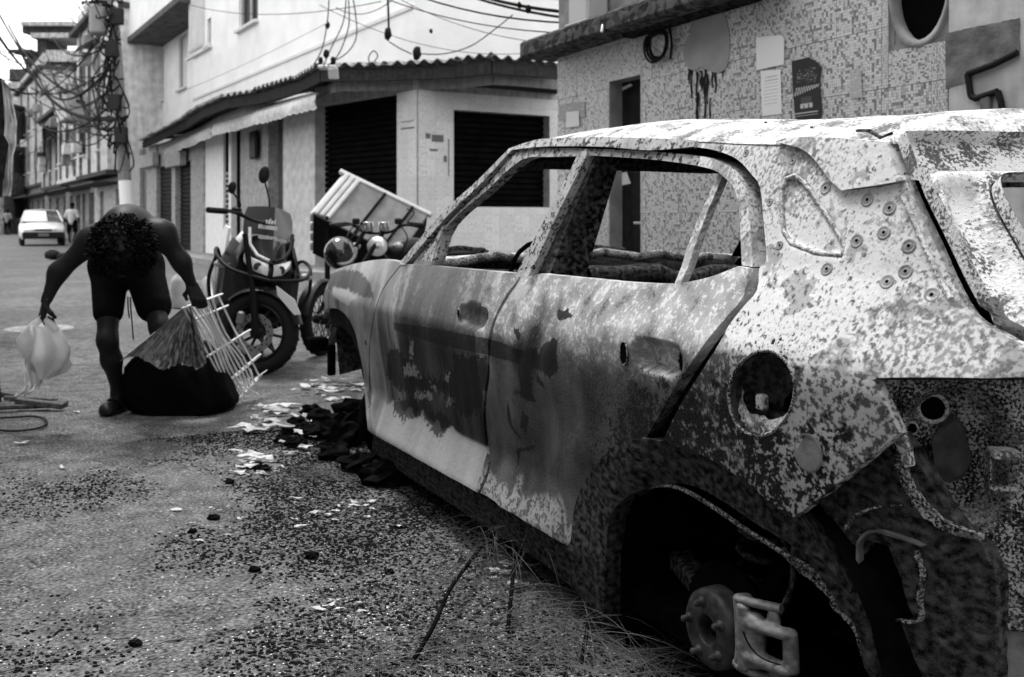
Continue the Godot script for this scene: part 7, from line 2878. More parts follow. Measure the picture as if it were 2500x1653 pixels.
func build_people() -> void:
	var skin_m := plain("skin_dark", 0.014, 0.50, 0.0, 0.26)
	var cloth := mottled("shorts_cloth", 0.003, 0.008, 6.0, 0.95, 0.3)
	cloth.metallic_specular = 0.15
	var feet := on_ground(290, 1002)
	var t := thing("person", "person in dark shorts bending over to drag a black sack, bare back and curly hair", "person", feet)
	var o := feet
	# joints, placed from the photograph at the depths the pose implies
	var pel := px(308, 618, 5.58)
	var waist := px(310, 582, 5.42)
	var chest := px(312, 562, 5.16)
	var upper := px(308, 562, 4.98)
	var neck := px(301, 574, 4.86)
	var head := px(296, 604, 4.76)
	var chin := px(294, 640, 4.74)
	var s1 := px(226, 588, 4.98)
	var s2 := px(394, 572, 4.98)
	var e1 := px(142, 664, 4.95)
	var w1 := px(113, 734, 4.92)
	var e2 := px(443, 640, 5.02)
	var w2 := px(468, 694, 5.06)
	var h1 := px(268, 648, 5.58)
	var h2 := px(348, 648, 5.58)
	var k1 := px(262, 832, 5.36)
	var k2 := px(390, 800, 5.34)
	var a1 := px(290, 962, 5.48)
	var a2 := px(398, 930, 5.74)
	var bones := [
		[pel, waist, 0.118, 0.112], [waist, chest, 0.112, 0.125], [chest, upper, 0.126, 0.115], [upper, neck, 0.10, 0.062], [neck, head, 0.058, 0.06],
		[h1, h2, 0.098, 0.098], [upper, s1, 0.10, 0.066], [upper, s2, 0.10, 0.066], [chest, s1, 0.10, 0.06], [chest, s2, 0.10, 0.06],
		[head, chin, 0.098, 0.072], [head, px(296, 592, 4.82), 0.10, 0.10],
		[s1, e1, 0.057, 0.041], [e1, w1, 0.043, 0.027], [s2, e2, 0.057, 0.041], [e2, w2, 0.043, 0.027],
		[h1, k1, 0.082, 0.050], [k1, k1.lerp(a1, 0.35), 0.047, 0.050], [k1.lerp(a1, 0.35), a1, 0.049, 0.032],
		[h2, k2, 0.082, 0.050], [k2, k2.lerp(a2, 0.35), 0.047, 0.050], [k2.lerp(a2, 0.35), a2, 0.055, 0.035],
		# feet: heel, arch, toes
		[a1, Vector3(a1.x, 0.035, a1.z - 0.03), 0.034, 0.034], [Vector3(a1.x, 0.04, a1.z - 0.02), Vector3(a1.x - 0.012, 0.028, a1.z + 0.15), 0.036, 0.030], [Vector3(a1.x - 0.012, 0.028, a1.z + 0.13), Vector3(a1.x + 0.02, 0.024, a1.z + 0.18), 0.03, 0.024],
		[a2, Vector3(a2.x, 0.035, a2.z - 0.03), 0.034, 0.034], [Vector3(a2.x, 0.04, a2.z - 0.02), Vector3(a2.x + 0.02, 0.028, a2.z + 0.15), 0.036, 0.028],
		# face: nose, brows, ears, jaw
		[px(294, 624, 4.665), px(293, 632, 4.66), 0.012, 0.016], [px(278, 616, 4.68), px(310, 616, 4.68), 0.018, 0.018], [px(252, 610, 4.77), px(252, 618, 4.77), 0.016, 0.018], [px(340, 608, 4.77), px(340, 616, 4.77), 0.016, 0.018]]
	var mb := body(bones, 0.0145, 0.045)
	join(mb, hand(w1, (px(104, 768, 4.92) - w1).normalized(), Vector3(-0.75, 0.15, 0.6).normalized(), Vector3(0.55, 0.0, 0.83).normalized()))
	join(mb, hand(w2, (px(480, 722, 5.06) - w2).normalized(), Vector3(0.3, 0.35, 0.88).normalized(), Vector3(-0.85, 0.2, 0.45).normalized()))
	var me := put("body", mb, skin_m, t)
	me.position = -o
	# shorts: wider than the body, ending above the knees
	var g1 := h1.lerp(k1, 0.62)
	var g2 := h2.lerp(k2, 0.66)
	mb = body([[pel, waist.lerp(pel, 0.5), 0.134, 0.128], [h1, h2, 0.112, 0.112], [h1, g1, 0.104, 0.080], [h2, g2, 0.108, 0.094]], 0.0145, 0.04)
	me = put("shorts", mb, cloth, t)
	me.position = -o
	for q in [[px(318, 725, 5.42), px(320, 760, 5.42), px(326, 830, 5.42)], [px(312, 725, 5.42), px(313, 755, 5.43), px(316, 776, 5.42)]]:
		mb = MB.new()
		mb.tube(curve(q, 4), 0.004, 5)
		me = put("drawstring", mb, cloth, t)
		me.position = -o
	# hair: a cap of many small curls
	mb = MB.new()
	var hr := RandomNumberGenerator.new()
	hr.seed = 12
	var hc := px(300, 606, 4.78)
	mb.blob(hc, Vector3(0.124, 0.124, 0.124), 0.05, 3, 12, 20)
	for k in 1300:
		var d := Vector3(hr.randfn(), hr.randfn(), hr.randfn()).normalized()
		# no curls on the face, which looks down and towards us
		if d.y < -0.86:
			continue
		var r := 0.118 + hr.randf() * 0.040
		var c := hc + d * r
		var ax := Vector3(hr.randfn(), hr.randfn(), hr.randfn()).normalized()
		var bx := ax.cross(d).normalized()
		var pts := []
		var turns := 5
		for j in turns:
			var an := j * 1.5 + hr.randf()
			pts.append(c + (ax * cos(an) + bx * sin(an)) * 0.009 + d * (j * 0.004))
		mb.tube(pts, 0.0042, 4, false)
	me = put("hair", mb, plain("hair_black", 0.005, 0.6, 0.0, 0.15), t)
	me.position = -o
	# sandals
	mb = MB.new()
	var sole := PackedVector2Array()
	for k in 18:
		var an := TAU * k / 18
		sole.append(Vector2(cos(an) * (0.05 + 0.006 * sin(an)), sin(an) * 0.125))
	mb.prism(sole, 0.014, Transform3D(Basis(Vector3(1, 0, 0), Vector3(0, 0, 1), Vector3(0, -1, 0)), Vector3(a1.x, 0.001, a1.z + 0.065)))
	mb.tube(curve([Vector3(a1.x - 0.05, 0.012, a1.z + 0.06), Vector3(a1.x - 0.02, 0.07, a1.z + 0.09), Vector3(a1.x + 0.03, 0.07, a1.z + 0.09), Vector3(a1.x + 0.05, 0.012, a1.z + 0.06)], 4), 0.008, 6)
	me = put("sandal", mb, mats["bike_matt"], t)
	me.position = -o
	carried()
	walker()

# a soft sheet between rows of points, doubled so that it has thickness
func cloth_sheet(rows: Array, thick := 0.002) -> MB:
	var mb := MB.new()
	mb.sheet(rows)
	return mb

func carried() -> void:
	var gloss := plain("sack_black", 0.45, 0.22, 0.85, 0.6)
	# black sack: a slumped body on the ground and a pleated mouth drawn up to the hand
	var base := on_ground(440, 985)
	var t := thing("black_sack", "glossy black refuse sack dragged by the bending person", "sack", base)
	var hn := RandomNumberGenerator.new()
	hn.seed = 9
	var nz := noise(2.2, 4, 19)
	var rows := []
	var outline := [   # left and right edge per height, in the photograph
		[1000, 345, 540], [992, 332, 566], [970, 322, 573], [945, 315, 562], [915, 314, 547], [890, 322, 534], [868, 342, 522], [850, 370, 510], [836, 400, 500]]
	for e in outline:
		var row := PackedVector3Array()
		var a := px(e[1], e[0], 5.50)
		var b := px(e[2], e[0], 5.50)
		var y := maxf(a.y, 0.004)
		var c := (a + b) * 0.5
		var hx := (b.x - a.x) * 0.5
		var hz := 0.20 - 0.10 * smoothstep(0.15, 0.42, y)
		for k in 40:
			var an := TAU * k / 40
			var sx := signf(cos(an)) * pow(absf(cos(an)), 0.55)
			var szz := signf(sin(an)) * pow(absf(sin(an)), 0.55)
			var w := 1.0 + 0.16 * nz.get_noise_3d(cos(an) * 1.2, y * 3.0, sin(an) * 1.2) + 0.05 * absf(nz.get_noise_3d(cos(an) * 4.0, y * 7.0, sin(an) * 4.0))
			row.append(Vector3(c.x + sx * hx * w, y, -5.50 + szz * hz * w) - base)
		rows.append(row)
	var mb := MB.new()
	mb.sheet(rows, true)
	for k in range(1, 39):
		mb.flat(rows[8][0], rows[8][k], rows[8][k + 1])
		mb.flat(rows[0][0], rows[0][k], rows[0][k + 1])
	put("filled_body", mb, plain("sack_matt", 0.003, 0.6, 0.0, 0.12), t)
	# fan of pleats from the grip to the body
	var grip := px(462, 738, 5.10)
	var fan := [[290, 884], [310, 872], [335, 872], [352, 880], [368, 886], [384, 896], [395, 905], [408, 900], [425, 893], [440, 888], [455, 893], [470, 896], [482, 902], [494, 896], [502, 885], [500, 850]]
	var fr := []
	var m := 14
	for k in m + 1:
		var f := k / float(m)
		var row := PackedVector3Array()
		for j in fan.size() * 4 - 3:
			var i := j / 4.0
			var lo: Array = fan[int(i)]
			var hi: Array = fan[mini(int(i) + 1, fan.size() - 1)]
			var u := lerpf(lo[0], hi[0], i - int(i))
			var v := lerpf(lo[1], hi[1], i - int(i))
			var e := px(u, v, 5.22 + 0.03 * sin(i * 0.6))
			var p := grip.lerp(e, 0.05 + 0.95 * f)
			var pl := sin(i * 2.3 + 5.0 * nz.get_noise_1d(i * 0.35)) + 0.5 * sin(i * 5.9 + f * 3.0 + 4.0 * nz.get_noise_1d(i * 0.2 + 9.0))
			p += Vector3(0.007 * pl * f, 0.014 * sin(i * 1.3) * f * (1.0 - f) * 2.0 - 0.02 * f * (1.0 - f), (0.020 * pl * (0.4 + 0.6 * smoothstep(5.0, 9.0, i)) + 0.03 * nz.get_noise_2d(i * 0.7, f * 3.0)) * sqrt(f))
			row.append(p - base)
		fr.append(row)
	mb = MB.new()
	mb.sheet(fr)
	put("pleated_mouth", mb, gloss, t)
	# white wire rack gripped with it
	var wr := thing("wire_rack", "white wire rack pulled along beside the black sack", "rack", on_ground(572, 985))
	var wo := wr.position
	var wire := plain("white_wire", 0.80, 0.45)
	var tl := px(448, 752, 5.08)
	var tr := px(516, 728, 5.16)
	var bl := px(570, 982, 5.62)
	var br := px(620, 930, 5.80)
	bl.y = maxf(bl.y, 0.01)
	var depth := Vector3(0.015, 0.01, -0.07)
	var lines := []
	for layer in 2:
		for k in (9 if layer == 0 else 5):
			var f := k / (8.0 if layer == 0 else 4.0)
			var p := tl.lerp(tr, f) + depth * layer
			var q := bl.lerp(br, f) + depth * layer
			q.y = maxf(q.y, 0.008)
			var bend := (Vector3(0.012, 0.02, 0) * sin(f * 5.0 + layer))
			mb = MB.new()
			mb.tube(curve([p - wo, p.lerp(q, 0.35) + bend - wo, p.lerp(q, 0.7) - bend * 0.4 - wo, q - wo], 4), 0.0055, 6)
			put("long_wire", mb, wire, wr)
	for f in [0.0, 0.13, 0.48, 0.80, 1.0]:
		var loop := []
		var out := 0.07 if f == 0.48 or f == 0.80 else 0.015
		var c := [tl.lerp(bl, f), tr.lerp(br, f), tr.lerp(br, f) + depth, tl.lerp(bl, f) + depth]
		c[1] += (c[1] - c[0]).normalized() * out
		c[2] += (c[2] - c[3]).normalized() * out
		for p in c:
			loop.append(p - wo)
		mb = MB.new()
		mb.tube(curve(loop, 5, true), 0.0052, 6, false, true)
		put("cross_wire", mb, wire, wr)
	mb = MB.new()
	for k in 12:
		var p := bl.lerp(br, hn.randf()) + Vector3(hn.randf_range(-0.03, 0.03), hn.randf_range(0.01, 0.08), -hn.randf() * 0.1)
		var q := p + Vector3(hn.randf_range(-0.08, 0.08), hn.randf_range(-0.04, 0.05), hn.randf_range(-0.06, 0.06))
		p.y = maxf(p.y, 0.01)
		q.y = maxf(q.y, 0.01)
		mb.tube([p - wo, q - wo], 0.003, 5)
	put("tangled_wire", mb, wire, wr)
	# carrier bag in the other hand: crumpled pale film, torn, hanging from two handles
	var film := StandardMaterial3D.new()
	film.albedo_color = g(0.60)
	film.roughness = 0.30
	film.backlight_enabled = true
	film.backlight = Color(0.95, 0.95, 0.95)
	var top := px(104, 778, 4.90)
	var cb := thing("carrier_bag", "crumpled pale carrier bag hanging from the bending person's hand", "bag", px(104, 930, 4.90))
	var co := cb.position
	rows = []
	var prof := [[792, 86, 124], [806, 74, 140], [826, 62, 152], [850, 60, 163], [874, 66, 166], [896, 78, 162], [914, 92, 146], [922, 104, 128]]
	for e in prof:
		var a := px(e[1], e[0], 4.90)
		var b := px(e[2], e[0], 4.90)
		var row := PackedVector3Array()
		for k in 30:
			var an := TAU * k / 30
			var w := 1.0 + 0.55 * nz.get_noise_3d(cos(an) * 0.5 + 4.0, a.y * 2.4, sin(an) * 0.5) + 0.10 * sin(an * 5.0 + a.y * 16.0) * (1.0 - 0.4 * cos(a.y * 30.0)) + 0.05 * sin(an * 11.0 - a.y * 40.0)
			row.append(Vector3((a.x + b.x) * 0.5 + cos(an) * (b.x - a.x) * 0.5 * w, a.y, -4.90 + sin(an) * 0.075 * w) - co)
		rows.append(row)
	mb = MB.new()
	mb.sheet(rows, true)
	put("bag_body", mb, film, cb)
	mb = MB.new()
	mb.blob(px(122, 884, 4.90) - co, Vector3(0.055, 0.06, 0.04), 0.2, 6, 7, 11)
	mb.blob(px(92, 862, 4.90) - co, Vector3(0.035, 0.05, 0.03), 0.2, 8, 7, 11)
	put("contents", mb, mottled("bag_contents", 0.05, 0.14, 4.0, 0.8, 0.2), cb)
	for s in [-1.0, 1.0]:
		mb = MB.new()
		var q := []
		for e in [[104, 770, 0.014], [104 + s * 10, 784, 0.022], [104 + s * 26, 800, 0.035], [104 + s * 34, 820, 0.03]]:
			q.append(px(e[0], e[1], 4.90) - co)
		mb.tube(curve(q, 4), [0.008, 0.010, 0.012, 0.014, 0.016, 0.018, 0.02, 0.02, 0.022, 0.022, 0.02, 0.018, 0.014], 7)
		put("handle", mb, film, cb)
	rows = []
	for e in [[880, 60, 96], [905, 58, 100], [930, 60, 106], [952, 50, 92], [966, 34, 62]]:
		var row := PackedVector3Array()
		for k in 9:
			var u := lerpf(e[1], e[2], k / 8.0)
			row.append(px(u, e[0], 4.88 + 0.03 * sin(k * 1.7 + e[0])) - co)
		rows.append(row)
	mb = MB.new()
	mb.sheet(rows)
	put("torn_flap", mb, film, cb)

func walker() -> void:
	# somebody walking away up the street, pale shirt and dark shorts
	var z := 44.0
	var c := px(176, 560, z)
	c.y = 0.0
	for w in [[c, "person in a pale shirt and dark shorts walking away beside the parked pale car", 1.75, 0.56, 0.02], [px(18, 565, 66.0) * Vector3(1, 0, 1), "person in a mottled top standing beside the low dark house far up the street", 1.7, 0.22, 0.02]]:
		var t := thing("person", w[1], "person", w[0])
		var h: float = w[2] / 1.75
		var sk := [[Vector3(0, 1.66, 0), Vector3(0, 1.58, 0.02), 0.10, 0.085], [Vector3(0, 1.56, 0), Vector3(0, 1.42, 0), 0.055, 0.06],
			[Vector3(-0.11, 0.9, 0), Vector3(-0.13, 0.48, 0.04), 0.085, 0.055], [Vector3(-0.13, 0.48, 0.04), Vector3(-0.13, 0.08, -0.04), 0.055, 0.035], [Vector3(-0.13, 0.05, -0.06), Vector3(-0.13, 0.03, -0.24), 0.04, 0.03],
			[Vector3(0.11, 0.9, 0), Vector3(0.12, 0.48, -0.06), 0.085, 0.055], [Vector3(0.12, 0.48, -0.06), Vector3(0.12, 0.10, 0.14), 0.055, 0.035], [Vector3(0.12, 0.06, 0.12), Vector3(0.12, 0.03, -0.04), 0.04, 0.03],
			[Vector3(-0.2, 1.38, 0), Vector3(-0.30, 1.08, 0.03), 0.055, 0.042], [Vector3(-0.30, 1.08, 0.03), Vector3(-0.24, 0.86, -0.14), 0.042, 0.028], [Vector3(0.2, 1.38, 0), Vector3(0.30, 1.08, 0.03), 0.055, 0.042], [Vector3(0.30, 1.08, 0.03), Vector3(0.26, 0.86, -0.12), 0.042, 0.028],
			[Vector3(0, 1.36, 0), Vector3(0, 1.0, 0), 0.15, 0.13]]
		var o := put("body", body(sk, 0.026, 0.05), mats["skin_dark"], t)
		o.scale = Vector3.ONE * h
		o = put("shirt", body([[Vector3(-0.14, 1.36, 0), Vector3(0.14, 1.36, 0), 0.12, 0.12], [Vector3(0, 1.34, 0), Vector3(0, 0.94, 0), 0.17, 0.17], [Vector3(-0.2, 1.38, 0), Vector3(-0.28, 1.16, 0.02), 0.085, 0.08], [Vector3(0.2, 1.38, 0), Vector3(0.28, 1.16, 0.02), 0.085, 0.08]], 0.026, 0.06), mottled("shirt%.2f" % w[3], w[3] * 0.8, w[3], 2.0, 0.9, 0.0), t)
		o.scale = Vector3.ONE * h
		o = put("shorts", body([[Vector3(-0.09, 0.92, 0), Vector3(0.09, 0.92, 0), 0.14, 0.14], [Vector3(-0.11, 0.88, 0), Vector3(-0.13, 0.54, 0.04), 0.115, 0.10], [Vector3(0.11, 0.88, 0), Vector3(0.12, 0.54, -0.05), 0.115, 0.10]], 0.026, 0.04), mats["shorts_cloth"], t)
		o.scale = Vector3.ONE * h
		var mb := MB.new()
		mb.blob(Vector3(0, 1.69, 0.01), Vector3(0.105, 0.10, 0.115), 0.06, 5, 7, 12)
		o = put("hair", mb, mats["hair_black"], t)
		o.scale = Vector3.ONE * h

# ---------------------------------------------------------------- street furniture, parked car, hanging cloth
func build_street_things() -> void:
	pole()
	parked_car()
	# rough post at the picture's left edge
	var mb := MB.new()
	var p0 := on_ground(-58, 992)
	var pts := []
	var rad := []
	for k in 16:
		var f := k / 15.0
		pts.append(p0 + Vector3(-0.02 - 0.07 * f + 0.01 * sin(f * 9.0), 3.6 * f - 0.02, 0.02 * sin(f * 6.0)))
		rad.append(0.15 - 0.03 * smoothstep(0.0, 0.12, f) + 0.004 * sin(f * 40.0))
	mb.tube(pts, rad, 14)
	tag(put("wooden_post", mb, mottled("bark", 0.012, 0.05, 2.5, 0.95, 1.2, "streak")), "dark rough wooden post with planks at its foot", "post")
	# cloths hung on a line over the street
	var ln := thing("clothes_line", "sagging line carrying cloths at the edge of the street", "line", px(-120, 190, 9.0))
	mb = MB.new()
	mb.tube(sag(px(-600, 120, 9.0) - ln.position, px(44, 196, 9.0) - ln.position, 0.06), 0.006, 5)
	mb.tube([px(44, 196, 9.0) - ln.position, px(-4, 100, 26.0) - ln.position], 0.006, 5)
	put("cord", mb, plain("cord_dark", 0.03, 0.7), ln)
	hang([[190, -70, 4], [215, -74, 18], [260, -76, 24], [310, -70, 36], [360, -72, 40], [400, -70, 28], [440, -74, 8], [482, -76, 6]], 9.05, "dark_cloth", "dark cloth hanging from the line beside a white one", mottled("cloth_dark", 0.015, 0.05, 3.0, 0.95, 0.2))
	hang([[196, 2, 10], [212, 6, 22], [240, 8, 30], [270, 10, 36], [300, 12, 41], [330, 10, 40], [352, 22, 40], [380, 18, 32], [420, 12, 30], [450, 14, 30], [478, 8, 26]], 8.9, "white_cloth", "white crumpled cloth hanging from the line at the street's edge", mottled("cloth_white", 0.55, 0.75, 3.0, 0.95, 0.2))
	# manhole cover
	mb = MB.new()
	var mc := on_ground(95, 803)
	mb.lathe([Vector2(0.0, 0.006), Vector2(0.26, 0.006), Vector2(0.27, 0.004), Vector2(0.30, 0.010), Vector2(0.31, 0.0)], at(mc), 32)
	for k in 5:
		mb.box(at(mc + Vector3(-0.16 + 0.08 * k, 0.007, 0)), Vector3(0.02, 0.006, 0.36))
	tag(put("manhole_cover", mb, mottled("iron_worn", 0.16, 0.34, 2.0, 0.6, 0.3)), "pale round manhole cover set in the road", "manhole cover")
	# a dark bundle lying up the road, a jug behind the sack
	var bd := on_ground(140, 634)
	mb = MB.new()
	mb.blob(bd + Vector3(-0.12, 0.13, 0), Vector3(0.2, 0.13, 0.2), 0.14, 3, 7, 11)
	mb.blob(bd + Vector3(0.16, 0.08, 0.05), Vector3(0.14, 0.1, 0.16), 0.14, 4, 7, 11)
	tag(put("dark_bundle", mb, plain("bundle_dark", 0.02, 0.8)), "dark bundle of rags lying on the road near the parked pale car", "bundle")
	var jug := thing("water_jug", "pale plastic water jug standing on the road behind the sack", "jug", on_ground(440, 752))
	mb = MB.new()
	mb.lathe([Vector2(0, 0.0), Vector2(0.10, 0.0), Vector2(0.11, 0.02), Vector2(0.11, 0.14), Vector2(0.105, 0.16), Vector2(0.11, 0.18), Vector2(0.11, 0.30), Vector2(0.09, 0.36), Vector2(0.035, 0.40), Vector2(0.032, 0.43)], Transform3D.IDENTITY, 20)
	put("body", mb, mottled("jug_plastic", 0.30, 0.42, 2.0, 0.4, 0.0), jug)
	mb = MB.new()
	mb.lathe([Vector2(0.038, 0.42), Vector2(0.038, 0.45), Vector2(0.0, 0.452)], Transform3D.IDENTITY, 14)
	put("cap", mb, plain("bike_white", 0.62, 0.35), jug)
	# planks and a loop of wire at the foot of the post
	var pl := [[[-40, 1000], [165, 992], 0.05, 0.03], [[-20, 1008], [120, 1000], 0.04, 0.02], [[10, 990], [140, 985], 0.03, 0.025], [[40, 1002], [155, 1003], 0.045, 0.03], [[-30, 985], [60, 978], 0.05, 0.03]]
	var k := 0
	for e in pl:
		var a := on_ground(e[0][0], e[0][1]) + UPV * (0.018 + 0.012 * k)
		var b := on_ground(e[1][0], e[1][1]) + UPV * (0.015 + 0.01 * (k % 2))
		mb = MB.new()
		beam(mb, a, b, e[2], e[3], 0.004)
		var labels := ["longest splintered board lying on the road by the wooden post", "short dark board lying across the longest board", "thin lath lying behind the longest board", "split board end lying over the short dark board", "stub of board leaning at the wooden post's foot"]
		tag(put("board", mb, mottled("old_wood", 0.03, 0.13, 3.0, 0.9, 0.4, "streak")), labels[k], "board", "boards by the wooden post")
		k += 1
	mb = MB.new()
	var loop := []
	for q in [[-10, 1056], [40, 1058], [90, 1052], [113, 1040], [108, 1028], [80, 1022], [40, 1024], [0, 1026]]:
		loop.append(on_ground(q[0], q[1]) + UPV * 0.012)
	mb.tube(curve(loop, 5), 0.006, 6)
	tag(put("wire_loop", mb, plain("cord_dark", 0.03, 0.7)), "loop of black wire lying on the road before the boards", "wire")

func hang(prof: Array, z: float, called: String, label: String, m: Material) -> void:
	var rows := []
	var nz := noise(1.4, 3, called.length())
	for e in prof:
		var row := PackedVector3Array()
		for k in 15:
			var u := lerpf(e[1], e[2], k / 14.0)
			row.append(px(u, e[0], z + 0.012 * sin(k * 1.1 + e[0] * 0.012) + 0.05 * nz.get_noise_2d(k * 0.4, e[0] * 0.05)))
		rows.append(row)
	var mb := MB.new()
	mb.sheet(rows)
	tag(put(called, mb, m), label, "cloth")

func pole() -> void:
	var z := 26.0
	var b := px(318, 640, z)
	b.y = 0.0
	var t := thing("utility_pole", "concrete utility pole wrapped in tangled cables, white painted base", "pole", b)
	var top := px(270, -80, z) - b
	var mb := MB.new()
	var mid := top * 0.27
	mb.tube([Vector3(0, 0, 0), mid * 0.5, mid], [0.175, 0.17, 0.165], 14)
	put("painted_base", mb, plain("pole_white", 0.70, 0.8), t)
	mb = MB.new()
	mb.tube([mid + top.normalized() * 0.001, top * 0.6, top], [0.165, 0.145, 0.12], 14)
	put("shaft", mb, mottled("pole_grey", 0.12, 0.26, 1.2, 0.9, 0.3, "streak"), t)
	# crossarm with insulators and street lamp tubes
	mb = MB.new()
	var ca := px(200, 8, z) - b
	var cb := px(300, 4, z) - b
	beam(mb, ca, cb, 0.1, 0.1)
	put("crossarm", mb, plain("beam_dark", 0.03, 0.8), t)
	for u in [212, 238, 262, 282]:
		mb = MB.new()
		var p := px(u, 16, z - 0.1) - b
		mb.lathe([Vector2(0, -0.12), Vector2(0.04, -0.12), Vector2(0.07, -0.05), Vector2(0.05, 0.0), Vector2(0.07, 0.05), Vector2(0.03, 0.12)], Transform3D(Basis(Vector3(0, 0, 1), 1.57) , p) if u == 238 else at(p), 10)
		put("insulator", mb, plain("porcelain", 0.72, 0.2), t)
	mb = MB.new()
	mb.tube([px(203, 16, z - 0.12) - b, px(258, 18, z - 0.12) - b], 0.055, 8)
	put("lamp_tube", mb, plain("porcelain", 0.72, 0.2), t)
	mb = MB.new()
	mb.lathe([Vector2(0, -0.4), Vector2(0.2, -0.4), Vector2(0.22, -0.3), Vector2(0.22, 0.3), Vector2(0.19, 0.38), Vector2(0, 0.4)], at(px(240, 48, z - 0.2) - b), 16)
	put("transformer", mb, plain("transformer_grey", 0.20, 0.5), t)
	# the snarl of service cables round the shaft
	var r := RandomNumberGenerator.new()
	r.seed = 31
	mb = MB.new()
	for k in 40:
		var f0 := r.randf_range(0.34, 0.95)
		var f1 := clampf(f0 + r.randf_range(-0.25, 0.25), 0.30, 0.98)
		var a := top * f0 + Vector3(r.randf_range(-0.22, 0.22), 0, 0.18)
		var c := top * f1 + Vector3(r.randf_range(-0.22, 0.22), 0, 0.18)
		var m := a.lerp(c, 0.5) + Vector3(r.randf_range(-0.5, 0.35), r.randf_range(-0.5, 0.3), r.randf_range(0.0, 0.35))
		mb.tube(curve([a, m, c], 6), r.randf_range(0.012, 0.03), 5)
	put("cable_snarl", mb, plain("cable_black", 0.012, 0.7), t)
	for q in [[286, 40], [296, 330], [280, 250], [272, 120]]:
		mb = MB.new()
		mb.box(at(px(q[0], q[1], z - 0.3) - b), Vector3(0.3, 0.42, 0.2), 0.02)
		put("junction_box", mb, plain("beam_dark", 0.03, 0.8), t)

func parked_car() -> void:
	var o := on_ground(106, 601)
	var f := Vector3(0.46, 0, 0.888).normalized()
	var t := thing("parked_car", "pale old hatchback parked up the street facing the camera", "car")
	t.transform = Transform3D(Basis(f, UPV, f.cross(UPV)), o - f * 1.75)
	var paint := plain("car_paint", 0.58, 0.25, 0.0, 0.6)
	var trim := plain("car_trim", 0.02, 0.6)
	var glass := plain("car_glass", 0.10, 0.06, 0.0, 0.9)
	# body: stations along x with lower, waist and hood heights
	var st := [[-1.85, 0.72, 0.45, 0.86], [-1.7, 0.78, 0.28, 0.95], [-1.0, 0.82, 0.24, 0.96], [0.0, 0.83, 0.24, 0.95], [0.8, 0.82, 0.24, 0.93], [1.45, 0.80, 0.26, 0.84], [1.72, 0.76, 0.30, 0.74], [1.80, 0.70, 0.36, 0.66]]
	var rows := []
	for s in st:
		var row := PackedVector3Array()
		for e in [[-0.94, 0.0], [-1.0, 0.25], [-1.0, 0.7], [-0.93, 0.93], [-0.6, 1.0], [0, 1.03], [0.6, 1.0], [0.93, 0.93], [1.0, 0.7], [1.0, 0.25], [0.94, 0.0]]:
			row.append(Vector3(s[0], lerpf(s[2], s[3], e[1]), e[0] * s[1]))
		rows.append(row)
	var mb := MB.new()
	mb.sheet(rows)
	for e in [0, rows.size() - 1]:
		for k in range(1, 10):
			mb.flat(rows[e][0], rows[e][k], rows[e][k + 1])
	put("body", mb, paint, t)
	# cabin: roof and pillars over dark glass
	var cab := [[-1.75, 0.93, 0.70], [-1.45, 1.36, 0.58], [-0.9, 1.42, 0.57], [0.05, 1.38, 0.57], [0.85, 0.93, 0.72]]
	rows = []
	for c in cab:
		rows.append(PackedVector3Array([Vector3(c[0], 0.92, -0.74), Vector3(c[0], c[1] - 0.02, -c[2]), Vector3(c[0], c[1], 0.0), Vector3(c[0], c[1] - 0.02, c[2]), Vector3(c[0], 0.92, 0.74)]))
	mb = MB.new()
	mb.sheet(rows)
	put("glasshouse", mb, glass, t)
	mb = MB.new()
	mb.sheet(rows.slice(1, 4).map(func(r): return PackedVector3Array([r[1] + Vector3(0, 0.012, -0.012), r[2] + Vector3(0, 0.04, 0), r[3] + Vector3(0, 0.012, 0.012)])))
	put("roof", mb, paint, t)
	for s in [-1.0, 1.0]:
		mb = MB.new()
		mb.tube([Vector3(0.85, 0.94, 0.73 * s), Vector3(0.05, 1.385, 0.575 * s)], 0.028, 6)
		mb.tube([Vector3(-0.5, 0.93, 0.76 * s), Vector3(-0.6, 1.39, 0.58 * s)], 0.03, 6)
		put("pillar", mb, paint, t)
		mb = MB.new()
		mb.box(at(Vector3(0.62, 0.98, 0.86 * s)), Vector3(0.10, 0.11, 0.16), 0.03)
		put("door_mirror", mb, trim, t)
		mb = MB.new()
		mb.box(Transform3D(Basis(UPV, -0.28 * s), Vector3(1.75, 0.62, 0.50 * s)), Vector3(0.08, 0.13, 0.34), 0.03)
		put("headlamp", mb, plain("lamp_glass", 0.62, 0.12, 0.3), t)
		for x in [1.15, -1.2]:
			wheel(t, "wheel", Transform3D(Basis(Vector3(1, 0, 0), Vector3(0, 0, 1), Vector3(0, -1, 0)), Vector3(x, 0.28, 0.72 * s)), 0.28, 0.16, 0.0, 8)
	mb = MB.new()
	mb.box(at(Vector3(1.80, 0.42, 0)), Vector3(0.14, 0.26, 1.5), 0.05)
	put("bumper", mb, trim, t)
	mb = MB.new()
	mb.box(at(Vector3(1.79, 0.62, 0)), Vector3(0.04, 0.07, 0.62), 0.01)
	put("grille", mb, trim, t)
	mb = MB.new()
	mb.box(at(Vector3(1.875, 0.44, 0)), Vector3(0.01, 0.11, 0.38))
	put("number_plate", mb, plain("plate_grey", 0.12, 0.5), t)
	# the pale sunshade behind the passenger's half of the windscreen
	mb = MB.new()
	mb.quad(Vector3(0.87, 0.965, 0.69), Vector3(0.87, 0.965, -0.18), Vector3(0.10, 1.385, -0.15), Vector3(0.10, 1.385, 0.54))
	put("sunshade", mb, plain("sunshade_pale", 0.62, 0.7), t)

